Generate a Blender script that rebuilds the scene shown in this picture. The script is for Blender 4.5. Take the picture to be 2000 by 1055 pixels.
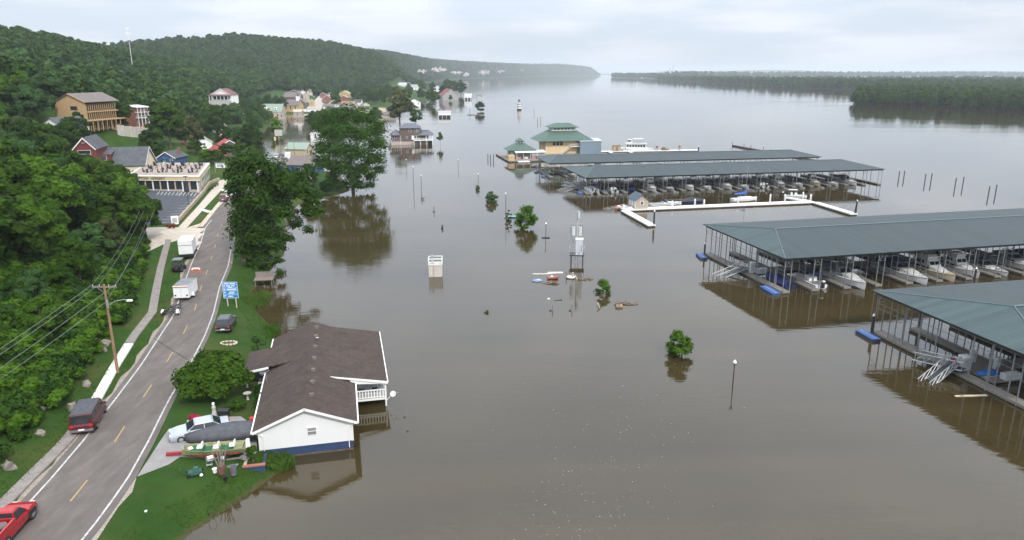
import bpy, bmesh, math, random
import numpy as np
from mathutils import Vector, Matrix
R = math.radians
for _o in list(bpy.data.objects): bpy.data.objects.remove(_o)
SC = bpy.context.scene
COL = SC.collection
# ------------------------------------------------------------ camera
CAMH = 34.0
PITCH = math.atan((527.5-141.0)/1400.0)
cam_d = bpy.data.cameras.new('camera'); cam = bpy.data.objects.new('camera', cam_d); COL.objects.link(cam)
cam_d.sensor_width = 36; cam_d.lens = 36*1400/2000; cam_d.clip_start = 0.5; cam_d.clip_end = 60000
cam.location = (0, 0, CAMH); cam.rotation_euler = (math.pi/2-PITCH, 0, 0)
SC.camera = cam
# ------------------------------------------------------------ light: hazy bright day, thin cloud
SUN_EL, SUN_AZ = R(44), R(152)          # azimuth clockwise from +Y (the sun stands behind the camera, to the right)
W = bpy.data.worlds.new('World'); SC.world = W; W.use_nodes = True
nt = W.node_tree; nt.nodes.clear()
def wn(t, **k):
    n = nt.nodes.new(t)
    for a, b in k.items(): setattr(n, a, b)
    return n
sky = wn('ShaderNodeTexSky', sky_type='NISHITA', sun_disc=False, sun_elevation=SUN_EL, sun_rotation=SUN_AZ, dust_density=2.0, air_density=1.0, ozone_density=1.5)
tc = wn('ShaderNodeTexCoord'); mp = wn('ShaderNodeMapping'); mp.inputs['Scale'].default_value = (1, 1, 6.5)
nz = wn('ShaderNodeTexNoise'); nz.inputs['Scale'].default_value = 2.6; nz.inputs['Detail'].default_value = 7; nz.inputs['Roughness'].default_value = .55
nz2 = wn('ShaderNodeTexNoise'); nz2.inputs['Scale'].default_value = 5.5; nz2.inputs['Detail'].default_value = 6
cr = wn('ShaderNodeMapRange'); cr.inputs['From Min'].default_value = .34; cr.inputs['From Max'].default_value = .66; cr.inputs['To Min'].default_value = .8; cr.inputs['To Max'].default_value = .97
cc = wn('ShaderNodeMix', data_type='RGBA'); cc.inputs[6].default_value = (6.4, 7.1, 8.25, 1); cc.inputs[7].default_value = (7.9, 8.3, 9.0, 1)
c2 = wn('ShaderNodeMapRange'); c2.inputs['From Min'].default_value = .4; c2.inputs['From Max'].default_value = .62
mx = wn('ShaderNodeMix', data_type='RGBA'); bg = wn('ShaderNodeBackground'); bg.inputs['Strength'].default_value = 0.0745
wo = wn('ShaderNodeOutputWorld'); L = nt.links.new
L(tc.outputs['Generated'], mp.inputs['Vector']); L(mp.outputs[0], nz.inputs['Vector']); L(mp.outputs[0], nz2.inputs['Vector'])
L(nz.outputs['Fac'], cr.inputs['Value']); L(cr.outputs[0], mx.inputs[0]); L(nz2.outputs['Fac'], c2.inputs['Value']); L(c2.outputs[0], cc.inputs[0])
sx = wn('ShaderNodeSeparateXYZ'); L(tc.outputs['Generated'], sx.inputs[0])
gr = wn('ShaderNodeMath', operation='MULTIPLY_ADD', use_clamp=False); gm = wn('ShaderNodeMath', operation='MAXIMUM'); gm.inputs[1].default_value = 0; L(sx.outputs['Z'], gm.inputs[0]); L(gm.outputs[0], gr.inputs[0]); gr.inputs[1].default_value = 1.95; gr.inputs[2].default_value = 1.0   # overcast skies brighten towards the zenith (CIE)
gx = wn('ShaderNodeVectorMath', operation='SCALE'); L(cc.outputs[2], gx.inputs[0]); L(gr.outputs[0], gx.inputs['Scale'])
L(sky.outputs[0], mx.inputs[6]); L(gx.outputs[0], mx.inputs[7]); L(mx.outputs[2], bg.inputs['Color']); L(bg.outputs[0], wo.inputs[0])
sd = bpy.data.lights.new('sun', 'SUN'); sd.energy = 2.1; sd.angle = R(7); sd.color = (1, .96, .9)
sun = bpy.data.objects.new('sun', sd); COL.objects.link(sun)
_dir = Vector((math.sin(SUN_AZ)*math.cos(SUN_EL), math.cos(SUN_AZ)*math.cos(SUN_EL), math.sin(SUN_EL)))
sun.rotation_euler = _dir.to_track_quat('Z', 'Y').to_euler(); sun.location = (60, -80, 200)
SC.view_settings.view_transform = 'Standard'; SC.view_settings.look = 'None'; SC.view_settings.exposure = 0.56; SC.view_settings.gamma = 1
SC.view_settings.use_curve_mapping = False
SC.render.engine = 'CYCLES'
SC.cycles.use_denoising = True; SC.cycles.max_bounces = 6; SC.cycles.diffuse_bounces = 2; SC.cycles.glossy_bounces = 3
SC.cycles.transmission_bounces = 3; SC.cycles.transparent_max_bounces = 6; SC.cycles.volume_bounces = 0; SC.cycles.caustics_reflective = False; SC.cycles.caustics_refractive = False
# ------------------------------------------------------------ helpers
def at(px, py, z=0.0):
    """the place at height z which the photograph shows at (px, py)"""
    a = (px-1000)/1400; b = (py-527.5)/1400; s, c = math.sin(PITCH), math.cos(PITCH)
    t = (z-CAMH)/(-s-b*c)
    return (a*t, (c-b*s)*t)
MATS = {}
def mat(name, col, rough=.8, metal=0., var=.12, scale=1.2, bump=0., detail=4, spec=.5, stretch=None, coat=0., var2=None):
    if name in MATS: return MATS[name]
    m = bpy.data.materials.new(name); m.use_nodes = True; t = m.node_tree; N = t.nodes; b = N['Principled BSDF']; l = t.links.new
    b.inputs['Base Color'].default_value = (*col, 1); b.inputs['Roughness'].default_value = rough; b.inputs['Metallic'].default_value = metal
    b.inputs['Specular IOR Level'].default_value = spec
    if coat: b.inputs['Coat Weight'].default_value = coat; b.inputs['Coat Roughness'].default_value = .06
    if var or bump:
        co = N.new('ShaderNodeTexCoord'); mp_ = N.new('ShaderNodeMapping'); mp_.inputs['Scale'].default_value = stretch or (1, 1, 1)
        n = N.new('ShaderNodeTexNoise'); n.inputs['Scale'].default_value = scale; n.inputs['Detail'].default_value = detail; n.inputs['Roughness'].default_value = .65
        l(co.outputs['Object'], mp_.inputs[0]); l(mp_.outputs[0], n.inputs['Vector'])
        r = N.new('ShaderNodeMapRange'); r.inputs['From Min'].default_value = .3; r.inputs['From Max'].default_value = .7
        r.inputs['To Min'].default_value = 0; r.inputs['To Max'].default_value = 1; l(n.outputs['Fac'], r.inputs['Value'])
        x = N.new('ShaderNodeMix'); x.data_type = 'RGBA'
        lo = tuple(c*(1-var) for c in col); hi = var2 or tuple(min(1, c*(1+var)) for c in col)
        x.inputs[6].default_value = (*lo, 1); x.inputs[7].default_value = (*hi, 1)
        l(r.outputs[0], x.inputs[0]); l(x.outputs[2], b.inputs['Base Color'])
        if bump:
            bp = N.new('ShaderNodeBump'); bp.inputs['Strength'].default_value = bump; bp.inputs['Distance'].default_value = .05
            l(n.outputs['Fac'], bp.inputs['Height']); l(bp.outputs[0], b.inputs['Normal'])
    MATS[name] = m
    return m
class MB:
    """collects shapes; build() links them as one mesh object"""
    def __init__(s): s.v = []; s.f = []
    def add(s, vs, fs):
        n = len(s.v); s.v += [tuple(p) for p in vs]; s.f += [[i+n for i in q] for q in fs]; return s
    def bx(s, x0, x1, y0, y1, z0, z1):
        return s.add([(x0,y0,z0),(x1,y0,z0),(x1,y1,z0),(x0,y1,z0),(x0,y0,z1),(x1,y0,z1),(x1,y1,z1),(x0,y1,z1)],
            [(3,2,1,0),(4,5,6,7),(0,1,5,4),(1,2,6,5),(2,3,7,6),(3,0,4,7)])
    def rbx(s, cx, cy, z0, sx, sy, sz, rz=0, tx=1., ty=1.):
        c, n = math.cos(rz), math.sin(rz); P = []
        for z, kx, ky in ((z0,1,1),(z0+sz,tx,ty)):
            for a, b in ((-1,-1),(1,-1),(1,1),(-1,1)):
                x, y = a*sx/2*kx, b*sy/2*ky; P.append((cx+x*c-y*n, cy+x*n+y*c, z))
        return s.add(P, [(3,2,1,0),(4,5,6,7),(0,1,5,4),(1,2,6,5),(2,3,7,6),(3,0,4,7)])
    def tube(s, p, q, r, n=6, r2=None, cap=True):
        p, q = Vector(p), Vector(q); d = (q-p)
        if d.length < 1e-6: return s
        d.normalize(); a = d.orthogonal().normalized(); b = d.cross(a); r2 = r if r2 is None else r2; P = []
        for c, rr in ((p, r), (q, r2)):
            for k in range(n):
                t = 2*math.pi*k/n; P.append(c+a*(rr*math.cos(t))+b*(rr*math.sin(t)))
        F = [(k, (k+1) % n, n+(k+1) % n, n+k) for k in range(n)]
        if cap: F += [tuple(range(n))[::-1], tuple(range(n, 2*n))]
        return s.add(P, F)
    def cyl(s, x, y, z0, z1, r, r2=None, n=10): return s.tube((x,y,z0), (x,y,z1), r, n, r2)
    def path(s, pts, r, n=5, r2=None):
        m = len(pts)-1
        for i in range(m):
            ra = r if r2 is None else r+(r2-r)*i/m; rb = r if r2 is None else r+(r2-r)*(i+1)/m
            s.tube(pts[i], pts[i+1], ra, n, rb, True)
        return s
    def prism(s, pts, z0, z1):
        n = len(pts); P = [(x,y,z0) for x,y in pts]+[(x,y,z1) for x,y in pts]
        return s.add(P, [tuple(range(n))[::-1], tuple(range(n,2*n))]+[(k,(k+1)%n,n+(k+1)%n,n+k) for k in range(n)])
    def xprism(s, pts, y0, y1):
        """outline in x,z pushed along y"""
        n = len(pts); P = [(x,y0,z) for x,z in pts]+[(x,y1,z) for x,z in pts]
        return s.add(P, [tuple(range(n)), tuple(range(n,2*n))[::-1]]+[(k,n+k,n+(k+1)%n,(k+1)%n) for k in range(n)])
    def slab(s, quad, t):
        """four corners (counter-clockwise from above), thickened downward along the normal"""
        q = [Vector(p) for p in quad]; nrm = (q[1]-q[0]).cross(q[-1]-q[0]).normalized(); n = len(q)
        lo = [p-nrm*t for p in q]
        return s.add(lo+q, [tuple(range(n))[::-1], tuple(range(n,2*n))]+[(k,(k+1)%n,n+(k+1)%n,n+k) for k in range(n)])
    def quad(s, *p): return s.add(p, [tuple(range(len(p)))])
    def loft(s, rings, closed=True, caps=True):
        n = len(rings[0]); P = [p for r in rings for p in r]; F = []
        for i in range(len(rings)-1):
            for k in range(n if closed else n-1):
                a, b = i*n+k, i*n+(k+1) % n; F.append((a, b, b+n, a+n))
        if caps and closed: F += [tuple(range(n))[::-1], tuple(range((len(rings)-1)*n, len(rings)*n))]
        return s.add(P, F)
    def lathe(s, cx, cy, prof, n=12):
        return s.loft([[(cx+r*math.cos(2*math.pi*k/n), cy+r*math.sin(2*math.pi*k/n), z) for k in range(n)] for r, z in prof])
    def blob(s, cx, cy, cz, rx, ry, rz, seed=0, n=8, m=5, j=.18):
        rg = random.Random(seed); P = []; F = []
        P.append((cx, cy, cz-rz))
        for i in range(1, m):
            t = math.pi*i/m
            for k in range(n):
                a = 2*math.pi*k/n; q = 1+rg.uniform(-j, j)
                P.append((cx+rx*q*math.sin(t)*math.cos(a), cy+ry*q*math.sin(t)*math.sin(a), cz-rz*q*math.cos(t)))
        P.append((cx, cy, cz+rz)); e = len(P)-1
        for k in range(n):
            F.append((0, 1+(k+1) % n, 1+k)); F.append((e, e-n+k, e-n+(k+1) % n))
            for i in range(m-2):
                a = 1+i*n+k; b = 1+i*n+(k+1) % n; F.append((a, b, b+n, a+n))
        return s.add(P, F)
    def mesh(s, name, m, smooth=False):
        me = bpy.data.meshes.new(name); me.from_pydata(s.v, [], s.f)
        bm = bmesh.new(); bm.from_mesh(me); bmesh.ops.recalc_face_normals(bm, faces=bm.faces); bm.to_mesh(me); bm.free()
        if m: me.materials.append(m)
        if smooth: me.shade_smooth()
        return me
    def build(s, name, m, parent=None, smooth=False):
        return put(name, s.mesh(name, m, smooth), parent)
def put(name, me, parent=None, loc=None, rz=0, rot=None, scale=None):
    o = bpy.data.objects.new(name, me); COL.objects.link(o); o.parent = parent
    if loc is not None: o.location = loc
    if rot: o.rotation_euler = rot
    elif rz: o.rotation_euler = (0, 0, rz)
    if scale is not None: o.scale = scale if hasattr(scale, '__len__') else (scale,)*3
    return o
def tag(o, label=None, cat=None, group=None, kind=None):
    if label: o['label'] = label
    if cat: o['category'] = cat
    if group: o['group'] = group
    if kind: o['kind'] = kind
    return o
def thing(name, label, cat, loc=(0,0,0), rz=0, group=None):
    o = bpy.data.objects.new(name, None); COL.objects.link(o); o.location = loc; o.rotation_euler = (0, 0, rz); o.empty_display_size = .3
    return tag(o, label, cat, group)
def kids(o): return [c for c in KID.get(o.name, [])] if False else list(o.children)
def copy_tree(o, parent=None):
    c = o.copy(); COL.objects.link(c); c.parent = parent
    for ch in o.children: copy_tree(ch, c)
    return c
def dup(o, label, loc, rz=0, scale=None, group=None):
    c = copy_tree(o); c.location = loc; c.rotation_euler = (0, 0, rz); c['label'] = label
    if scale: c.scale = scale if hasattr(scale, '__len__') else (scale,)*3
    if group: c['group'] = group
    return c
def struct(name, mb, m, parent=None, smooth=False):
    o = mb.build(name, m, parent, smooth)
    if parent is None: o['kind'] = 'structure'
    return o
# common materials
WHITE = mat('white_paint', (.78,.78,.77), .5, var=.05); BLACK = mat('black_plastic', (.015,.015,.017), .5, var=.2)
GLASS = mat('dark_glass', (.02,.025,.03), .06, var=0, spec=.8); TYRE = mat('tyre_rubber', (.02,.02,.02), .8, var=.15)
STEEL = mat('galvanised_steel', (.42,.44,.46), .45, .6, var=.12); CHROME = mat('chrome', (.7,.7,.72), .18, 1, var=0)
WOODG = mat('weathered_wood', (.19,.165,.14), .85, var=.3, scale=3, stretch=(1,6,1)); WOODB = mat('brown_wood', (.2,.12,.07), .8, var=.3, scale=3, stretch=(1,1,.2))
CONC = mat('concrete', (.42,.4,.37), .9, var=.15, scale=1.5, bump=.2); DARKM = mat('dark_metal', (.05,.055,.06), .5, .3, var=.1)
# ------------------------------------------------------------ terrain: rows of (x, z) knots from the hill crest down to the river bed
ROWS = [
(-60, [(-420,66),(-160,38),(-80,17),(-41,2.6),(-36,2),(-28.5,2),(-27,1.6),(-25,0),(-18,-3)]),
(30, [(-420,66),(-160,38),(-80,17),(-41,2.6),(-36.2,2),(-28.8,2),(-27.6,1.6),(-26.2,0),(-18,-3)]),
(47, [(-420,66),(-160,38),(-80,17),(-41.5,2.6),(-37.8,2),(-30,2),(-28,1.6),(-25,0),(-18,-3)]),
(52, [(-420,66),(-160,38),(-80,17),(-42,2.6),(-38.4,2),(-30.7,2),(-26,1.5),(-22.2,0),(-16,-3)]),
(58, [(-420,66),(-160,38),(-80,17),(-42.6,2.6),(-39.3,2),(-32,2),(-23.6,1.3),(-19.6,-.1),(-15,-3)]),
(66, [(-420,66),(-160,38),(-81,17),(-44,2.6),(-40.8,2),(-34,2),(-26,1.3),(-21.5,-.1),(-16,-3)]),
(75, [(-420,66),(-160,38),(-83,17),(-46.3,2.7),(-42.6,2),(-35.8,2),(-28.5,1.3),(-24.5,0),(-18,-3)]),
(84, [(-430,66),(-165,38),(-86,17),(-49,2.7),(-44.8,2),(-37.8,2),(-32,1),(-29.3,0),(-24,-3)]),
(93, [(-430,66),(-170,38),(-88,17),(-51.5,2.7),(-46.9,2),(-40.3,2),(-35.2,1),(-33,0),(-27,-3)]),
(106, [(-440,66),(-175,38),(-93,16),(-57,2.7),(-51.5,2),(-44.5,2),(-43.2,1.4),(-41.5,0),(-36,-3)]),
(119, [(-440,66),(-180,38),(-99,16),(-62.8,2.7),(-56,2),(-48,2),(-45,1.3),(-42.5,0),(-37,-3)]),
(135, [(-450,66),(-190,39),(-106,16),(-70,2.8),(-61,2),(-53.5,2),(-47.5,1.2),(-44.2,0),(-38,-3)]),
(148, [(-450,66),(-200,40),(-118,16),(-94,3.4),(-65.5,2.2),(-58,2.2),(-51,1.4),(-47.6,0),(-42,-3)]),
(170, [(-460,66),(-210,41),(-128,16),(-103,3.6),(-71,2.3),(-63,2.2),(-57,1.2),(-54.5,0),(-48,-3)]),
(190, [(-470,66),(-218,41),(-138,16),(-113,3.6),(-75.5,2.3),(-67.5,2.2),(-60,1),(-57,0),(-50,-3)]),
(200, [(-480,66),(-222,41),(-142,16),(-118,4),(-78,2.3),(-70,2.1),(-58,1),(-51,0),(-45,-3)]),
(212, [(-490,66),(-226,41),(-146,16),(-122,4),(-80.5,2.2),(-72,2),(-56,1),(-48,0),(-42,-3)]),
(230, [(-500,66),(-230,40),(-148,15),(-127,4.2),(-84,2),(-76,1.8),(-62,.8),(-54,0),(-46,-3)]),
(245, [(-510,66),(-235,40),(-150,15.5),(-131,5),(-87,1.5),(-78,1.2),(-66,.5),(-58,-.05),(-50,-3)]),
(262, [(-520,66),(-240,40),(-152,19),(-134,13),(-91,1),(-82,.6),(-74,.3),(-70,-.1),(-60,-3)]),
(285, [(-530,66),(-246,39),(-168,18),(-136,5),(-103,.9),(-99,.4),(-97,.1),(-94,-.8),(-80,-3)]),
(340, [(-560,68),(-260,38),(-185,16),(-160,5),(-128,1),(-124,.5),(-121,.1),(-118,-.8),(-100,-3)]),
(460, [(-620,70),(-320,42),(-225,16),(-190,5),(-165,1.5),(-158,.6),(-155,.1),(-152,-.8),(-120,-3)]),
(600, [(-700,72),(-395,56),(-270,22),(-235,7),(-205,2),(-196,.8),(-192,.2),(-188,-.7),(-140,-3)]),
(650, [(-740,68),(-400,53),(-280,22),(-250,8),(-205,1.8),(-180,.8),(-150,.5),(-138,-.1),(-120,-3)]),
(720, [(-800,66),(-420,50),(-300,24),(-260,9),(-215,2.5),(-190,2),(-150,1.2),(-127,0),(-110,-3)]),
(900, [(-900,56),(-463,47),(-340,26),(-290,14),(-240,6),(-222,5),(-130,2),(-100,0),(-85,-3)]),
(1100, [(-900,46),(-470,63),(-370,44),(-310,20),(-270,10),(-200,5),(-110,2),(-78,0),(-60,-3)]),
(1250, [(-900,50),(-473,84),(-370,72),(-290,45),(-230,15),(-190,8),(-140,3),(-110,0),(-90,-3)]),
(1400, [(-900,52),(-480,84),(-350,78),(-270,60),(-225,30),(-195,10),(-170,3),(-150,0),(-130,-3)]),
(1700, [(-900,66),(-500,80),(-360,74),(-300,60),(-265,35),(-240,12),(-228,4),(-215,0),(-190,-3)]),
(2100, [(-1200,88),(-600,84),(-400,78),(-343,70),(-318,45),(-300,20),(-288,5),(-270,0),(-240,-3)]),
(3500, [(-1500,84),(-700,84),(-420,78),(-350,70),(-330,45),(-315,20),(-305,5),(-290,0),(-260,-3)]),
(4300, [(-1500,88),(-600,86),(-330,80),(-245,70),(-222,45),(-208,20),(-198,5),(-180,0),(-150,-3)]),
(6500, [(-1500,90),(-200,90),(130,84),(215,72),(248,45),(268,20),(280,5),(300,0),(340,-3)]),
(7500, [(-1500,100),(200,100),(540,95),(630,82),(660,45),(680,20),(692,5),(710,0),(760,-3)]),
(8000, [(-1500,90),(400,88),(760,78),(850,66),(885,40),(905,18),(920,5),(940,0),(1000,-3)]),
(8300, [(-1500,60),(500,50),(860,35),(930,20),(950,12),(965,5),(980,2),(1000,0),(1050,-3)]),
(8500, [(-1500,-3),(500,-3),(860,-3),(930,-3),(950,-3),(965,-3),(980,-3),(1000,-3),(1050,-3)])]
RY = np.array([r[0] for r in ROWS], float); RX = np.array([[p[0] for p in r[1]] for r in ROWS]); RZ = np.array([[p[1] for p in r[1]] for r in ROWS])
def row_at(y):
    return np.array([np.interp(y, RY, RX[:, k]) for k in range(9)]), np.array([np.interp(y, RY, RZ[:, k]) for k in range(9)])
def hgt(x, y):
    xs, zs = row_at(y)
    return float(np.interp(x, xs, zs))
def kx(k, y): return float(np.interp(y, RY, RX[:, k]))
def knot(k, y, z=None): return (kx(k, y), y, float(np.interp(y, RY, RZ[:, k])))
_rng = np.random.default_rng(3)
def build_terrain():
    ys = np.concatenate([np.arange(-60, 300, 3.), np.arange(300, 1000, 12.), np.arange(1000, 2200, 40.), np.arange(2200, 8600, 120.)])
    sub = [14, 10, 12, 3, 3, 3, 4, 3]
    us = np.concatenate([[0.]]+[k+np.arange(1, n+1)/n for k, n in enumerate(sub)])
    V = np.zeros((len(ys), len(us), 3))
    for i, y in enumerate(ys):
        xs, zs = row_at(y); V[i, :, 0] = np.interp(us, range(9), xs); V[i, :, 1] = y; V[i, :, 2] = np.interp(us, range(9), zs)
    hill = np.clip(3-us, 0, 1)[None, :]
    V[:, :, 2] += hill*_rng.normal(0, 1, V.shape[:2])*np.where(ys < 400, .5, 1.5)[:, None]
    n, m = V.shape[:2]; idx = np.arange(n*m).reshape(n, m)
    F = np.stack([idx[:-1, :-1], idx[:-1, 1:], idx[1:, 1:], idx[1:, :-1]], -1).reshape(-1, 4)
    me = bpy.data.meshes.new('ground'); me.from_pydata(V.reshape(-1, 3).tolist(), [], F.tolist()); me.shade_smooth()
    return me
def ground_mat():
    m = bpy.data.materials.new('meadow'); m.use_nodes = True; t = m.node_tree; N = t.nodes; b = N['Principled BSDF']; l = t.links.new
    co = N.new('ShaderNodeTexCoord')
    def noise(s, d=5, r=.6):
        n = N.new('ShaderNodeTexNoise'); n.inputs['Scale'].default_value = s; n.inputs['Detail'].default_value = d; n.inputs['Roughness'].default_value = r
        l(co.outputs['Object'], n.inputs['Vector']); return n
    def mixc(f, a, bb):
        x = N.new('ShaderNodeMix'); x.data_type = 'RGBA'
        for s, c in ((6, a), (7, bb)):
            if isinstance(c, tuple): x.inputs[s].default_value = (*c, 1)
            else: l(c, x.inputs[s])
        l(f, x.inputs[0]); return x.outputs[2]
    def rng(v, a, c):
        r = N.new('ShaderNodeMapRange'); r.inputs['From Min'].default_value = a; r.inputs['From Max'].default_value = c; l(v, r.inputs['Value']); return r.outputs[0]
    n1, n2, n3 = noise(.35), noise(6, 3), noise(.09, 3)
    g = mixc(rng(n1.outputs['Fac'], .3, .7), (.018,.05,.008), (.045,.088,.015))
    g = mixc(rng(n2.outputs['Fac'], .35, .75), g, (.028,.072,.011))
    g = mixc(rng(n3.outputs['Fac'], .5, .7), g, (.07,.08,.022))
    n4 = noise(1.3, 6, .7); g = mixc(rng(n4.outputs['Fac'], .68, .8), g, (.12,.1,.05))
    ge = N.new('ShaderNodeNewGeometry'); sp_ = N.new('ShaderNodeSeparateXYZ'); l(ge.outputs['Position'], sp_.inputs[0]); ad = N.new('ShaderNodeMath'); ad.operation = 'MULTIPLY_ADD'; l(n4.outputs['Fac'], ad.inputs[0]); ad.inputs[1].default_value = -.7; l(sp_.outputs['Z'], ad.inputs[2])
    mr2 = N.new('ShaderNodeMapRange'); mr2.inputs['From Min'].default_value = -.12; mr2.inputs['From Max'].default_value = -.34; l(ad.outputs[0], mr2.inputs['Value']); g = mixc(mr2.outputs[0], g, (.085,.062,.036))   # flood mud along the waterline
    l(g, b.inputs['Base Color']); b.inputs['Roughness'].default_value = .95; b.inputs['Specular IOR Level'].default_value = .1
    nb = noise(14, 3, .8); bp = N.new('ShaderNodeBump'); bp.inputs['Strength'].default_value = .9; bp.inputs['Distance'].default_value = .12; l(nb.outputs['Fac'], bp.inputs['Height']); l(bp.outputs[0], b.inputs['Normal'])
    return m
GRASS = ground_mat()
_g = put('ground', build_terrain()); _g.data.materials.append(GRASS); _g['kind'] = 'structure'
# ------------------------------------------------------------ river
def water_mat():
    m = bpy.data.materials.new('muddy_water'); m.use_nodes = True; t = m.node_tree; N = t.nodes; b = N['Principled BSDF']; l = t.links.new
    co = N.new('ShaderNodeTexCoord')
    def noise(s, st, d=4, dist=0.):
        mp_ = N.new('ShaderNodeMapping'); mp_.inputs['Scale'].default_value = st; mp_.inputs['Rotation'].default_value = (0, 0, R(12)); l(co.outputs['Object'], mp_.inputs[0])
        n = N.new('ShaderNodeTexNoise'); n.inputs['Scale'].default_value = s; n.inputs['Detail'].default_value = d; n.inputs['Distortion'].default_value = dist; l(mp_.outputs[0], n.inputs['Vector']); return n.outputs['Fac']
    a = noise(1.1, (.55, 1.5, 1), 4); c = noise(.22, (.5, 1.6, 1), 3, .4); d = noise(.02, (.4, 1.4, 1), 3, .6)
    mx_ = N.new('ShaderNodeMix'); mx_.data_type = 'RGBA'; mx_.inputs[6].default_value = (.035,.0258,.0092,1); mx_.inputs[7].default_value = (.047,.0335,.0132,1)
    st_ = noise(.05, (.25, 2.2, 1), 5, 1.2); sr_ = N.new('ShaderNodeMapRange'); sr_.inputs['From Min'].default_value = .35; sr_.inputs['From Max'].default_value = .65; l(st_, sr_.inputs['Value']); l(sr_.outputs[0], mx_.inputs[0]); l(mx_.outputs[2], b.inputs['Base Color'])
    b.inputs['Roughness'].default_value = .03; b.inputs['IOR'].default_value = 1.55; b.inputs['Specular IOR Level'].default_value = .5
    mr = N.new('ShaderNodeMapRange'); mr.inputs['From Min'].default_value = .38; mr.inputs['From Max'].default_value = .66; mr.inputs['To Min'].default_value = .2; mr.inputs['To Max'].default_value = 1.7; l(d, mr.inputs['Value'])
    b1 = N.new('ShaderNodeBump'); b1.inputs['Distance'].default_value = .02; b1.inputs['Strength'].default_value = .55; l(a, b1.inputs['Height'])
    s = N.new('ShaderNodeMath'); s.operation = 'MULTIPLY'; l(mr.outputs[0], s.inputs[0]); s.inputs[1].default_value = .62; l(s.outputs[0], b1.inputs['Strength'])
    b2 = N.new('ShaderNodeBump'); b2.inputs['Distance'].default_value = .05; b2.inputs['Strength'].default_value = .3; l(c, b2.inputs['Height']); l(b1.outputs[0], b2.inputs['Normal']); l(b2.outputs[0], b.inputs['Normal'])
    return m
MUD = water_mat()
struct('river', MB().quad((-9000,-120,0),(30000,-120,0),(30000,40000,0),(-9000,40000,0)), MUD)
# low far shore beyond the islands
_h = MB(); _n = 60
for i in range(_n):
    pass
_top = [(1400+i*320, 11500-i*60, 40+22*math.sin(i*.31)+14*math.sin(i*.83+1)+(18 if i > 12 else 0)-(45 if i < 3 else 0)) for i in range(60)]
_h.loft([[(x, y-500, -1), (x, y-250, max(z, 2)*.8), (x, y, max(z, 2)), (x, y+800, -1)] for x, y, z in _top], closed=False, caps=False)
struct('far_hills', _h, mat('far_woodland', (.05,.085,.035), .95, var=.3, scale=.01, detail=8))
# ------------------------------------------------------------ leaves, trees, woods
def leaf_mat(name, col, tint, trans=.2):
    m = bpy.data.materials.new(name); m.use_nodes = True; t = m.node_tree; N = t.nodes; l = t.links.new; N.clear()
    g = N.new('ShaderNodeNewGeometry'); oi = N.new('ShaderNodeObjectInfo'); co = N.new('ShaderNodeTexCoord')
    nz_ = N.new('ShaderNodeTexNoise'); nz_.inputs['Scale'].default_value = .6; nz_.inputs['Detail'].default_value = 2; l(co.outputs['Object'], nz_.inputs['Vector'])
    x = N.new('ShaderNodeMix'); x.data_type = 'RGBA'; x.inputs[6].default_value = (*col, 1); x.inputs[7].default_value = (*tint, 1)
    a = N.new('ShaderNodeMath'); a.operation = 'MULTIPLY_ADD'; l(oi.outputs['Random'], a.inputs[0]); a.inputs[1].default_value = .55; 
    q = N.new('ShaderNodeMath'); q.operation = 'MULTIPLY_ADD'; l(g.outputs['Random Per Island'], q.inputs[0]); q.inputs[1].default_value = .35; q.inputs[2].default_value = -.08
    l(q.outputs[0], a.inputs[2]); l(a.outputs[0], x.inputs[0]); x.clamp_factor = True
    hv = N.new('ShaderNodeHueSaturation'); r = N.new('ShaderNodeMapRange'); l(nz_.outputs['Fac'], r.inputs['Value']); r.inputs['From Min'].default_value = .3; r.inputs['From Max'].default_value = .7; r.inputs['To Min'].default_value = .75; r.inputs['To Max'].default_value = 1.25
    l(r.outputs[0], hv.inputs['Value']); l(x.outputs[2], hv.inputs['Color'])
    d = N.new('ShaderNodeBsdfPrincipled'); d.inputs['Roughness'].default_value = .6; d.inputs['Specular IOR Level'].default_value = .06; l(hv.outputs[0], d.inputs['Base Color'])
    tr = N.new('ShaderNodeBsdfTranslucent'); l(hv.outputs[0], tr.inputs['Color'])
    mx_ = N.new('ShaderNodeMixShader'); mx_.inputs[0].default_value = trans; o = N.new('ShaderNodeOutputMaterial')
    l(d.outputs[0], mx_.inputs[1]); l(tr.outputs[0], mx_.inputs[2]); l(mx_.outputs[0], o.inputs[0]); return m
LEAF = leaf_mat('leaf_green', (.017,.046,.0035), (.06,.115,.008)); LEAFD = leaf_mat('leaf_dark', (.01,.031,.004), (.034,.074,.008))
LEAFY = leaf_mat('leaf_bright', (.042,.1,.006), (.085,.16,.011)); LEAFO = leaf_mat('leaf_olive', (.05,.066,.02), (.08,.088,.032))
LEAFP = leaf_mat('leaf_pale', (.036,.078,.02), (.058,.115,.032)); LEAFM = leaf_mat('leaf_maple', (.025,.066,.005), (.07,.135,.01)); LEAFR = leaf_mat('petal_red', (.35,.015,.04), (.45,.03,.09)); LEAFN = leaf_mat('needle', (.02,.06,.02), (.035,.08,.025))
BARK = mat('bark', (.11,.085,.065), .95, var=.35, scale=4, bump=.5)
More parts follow.
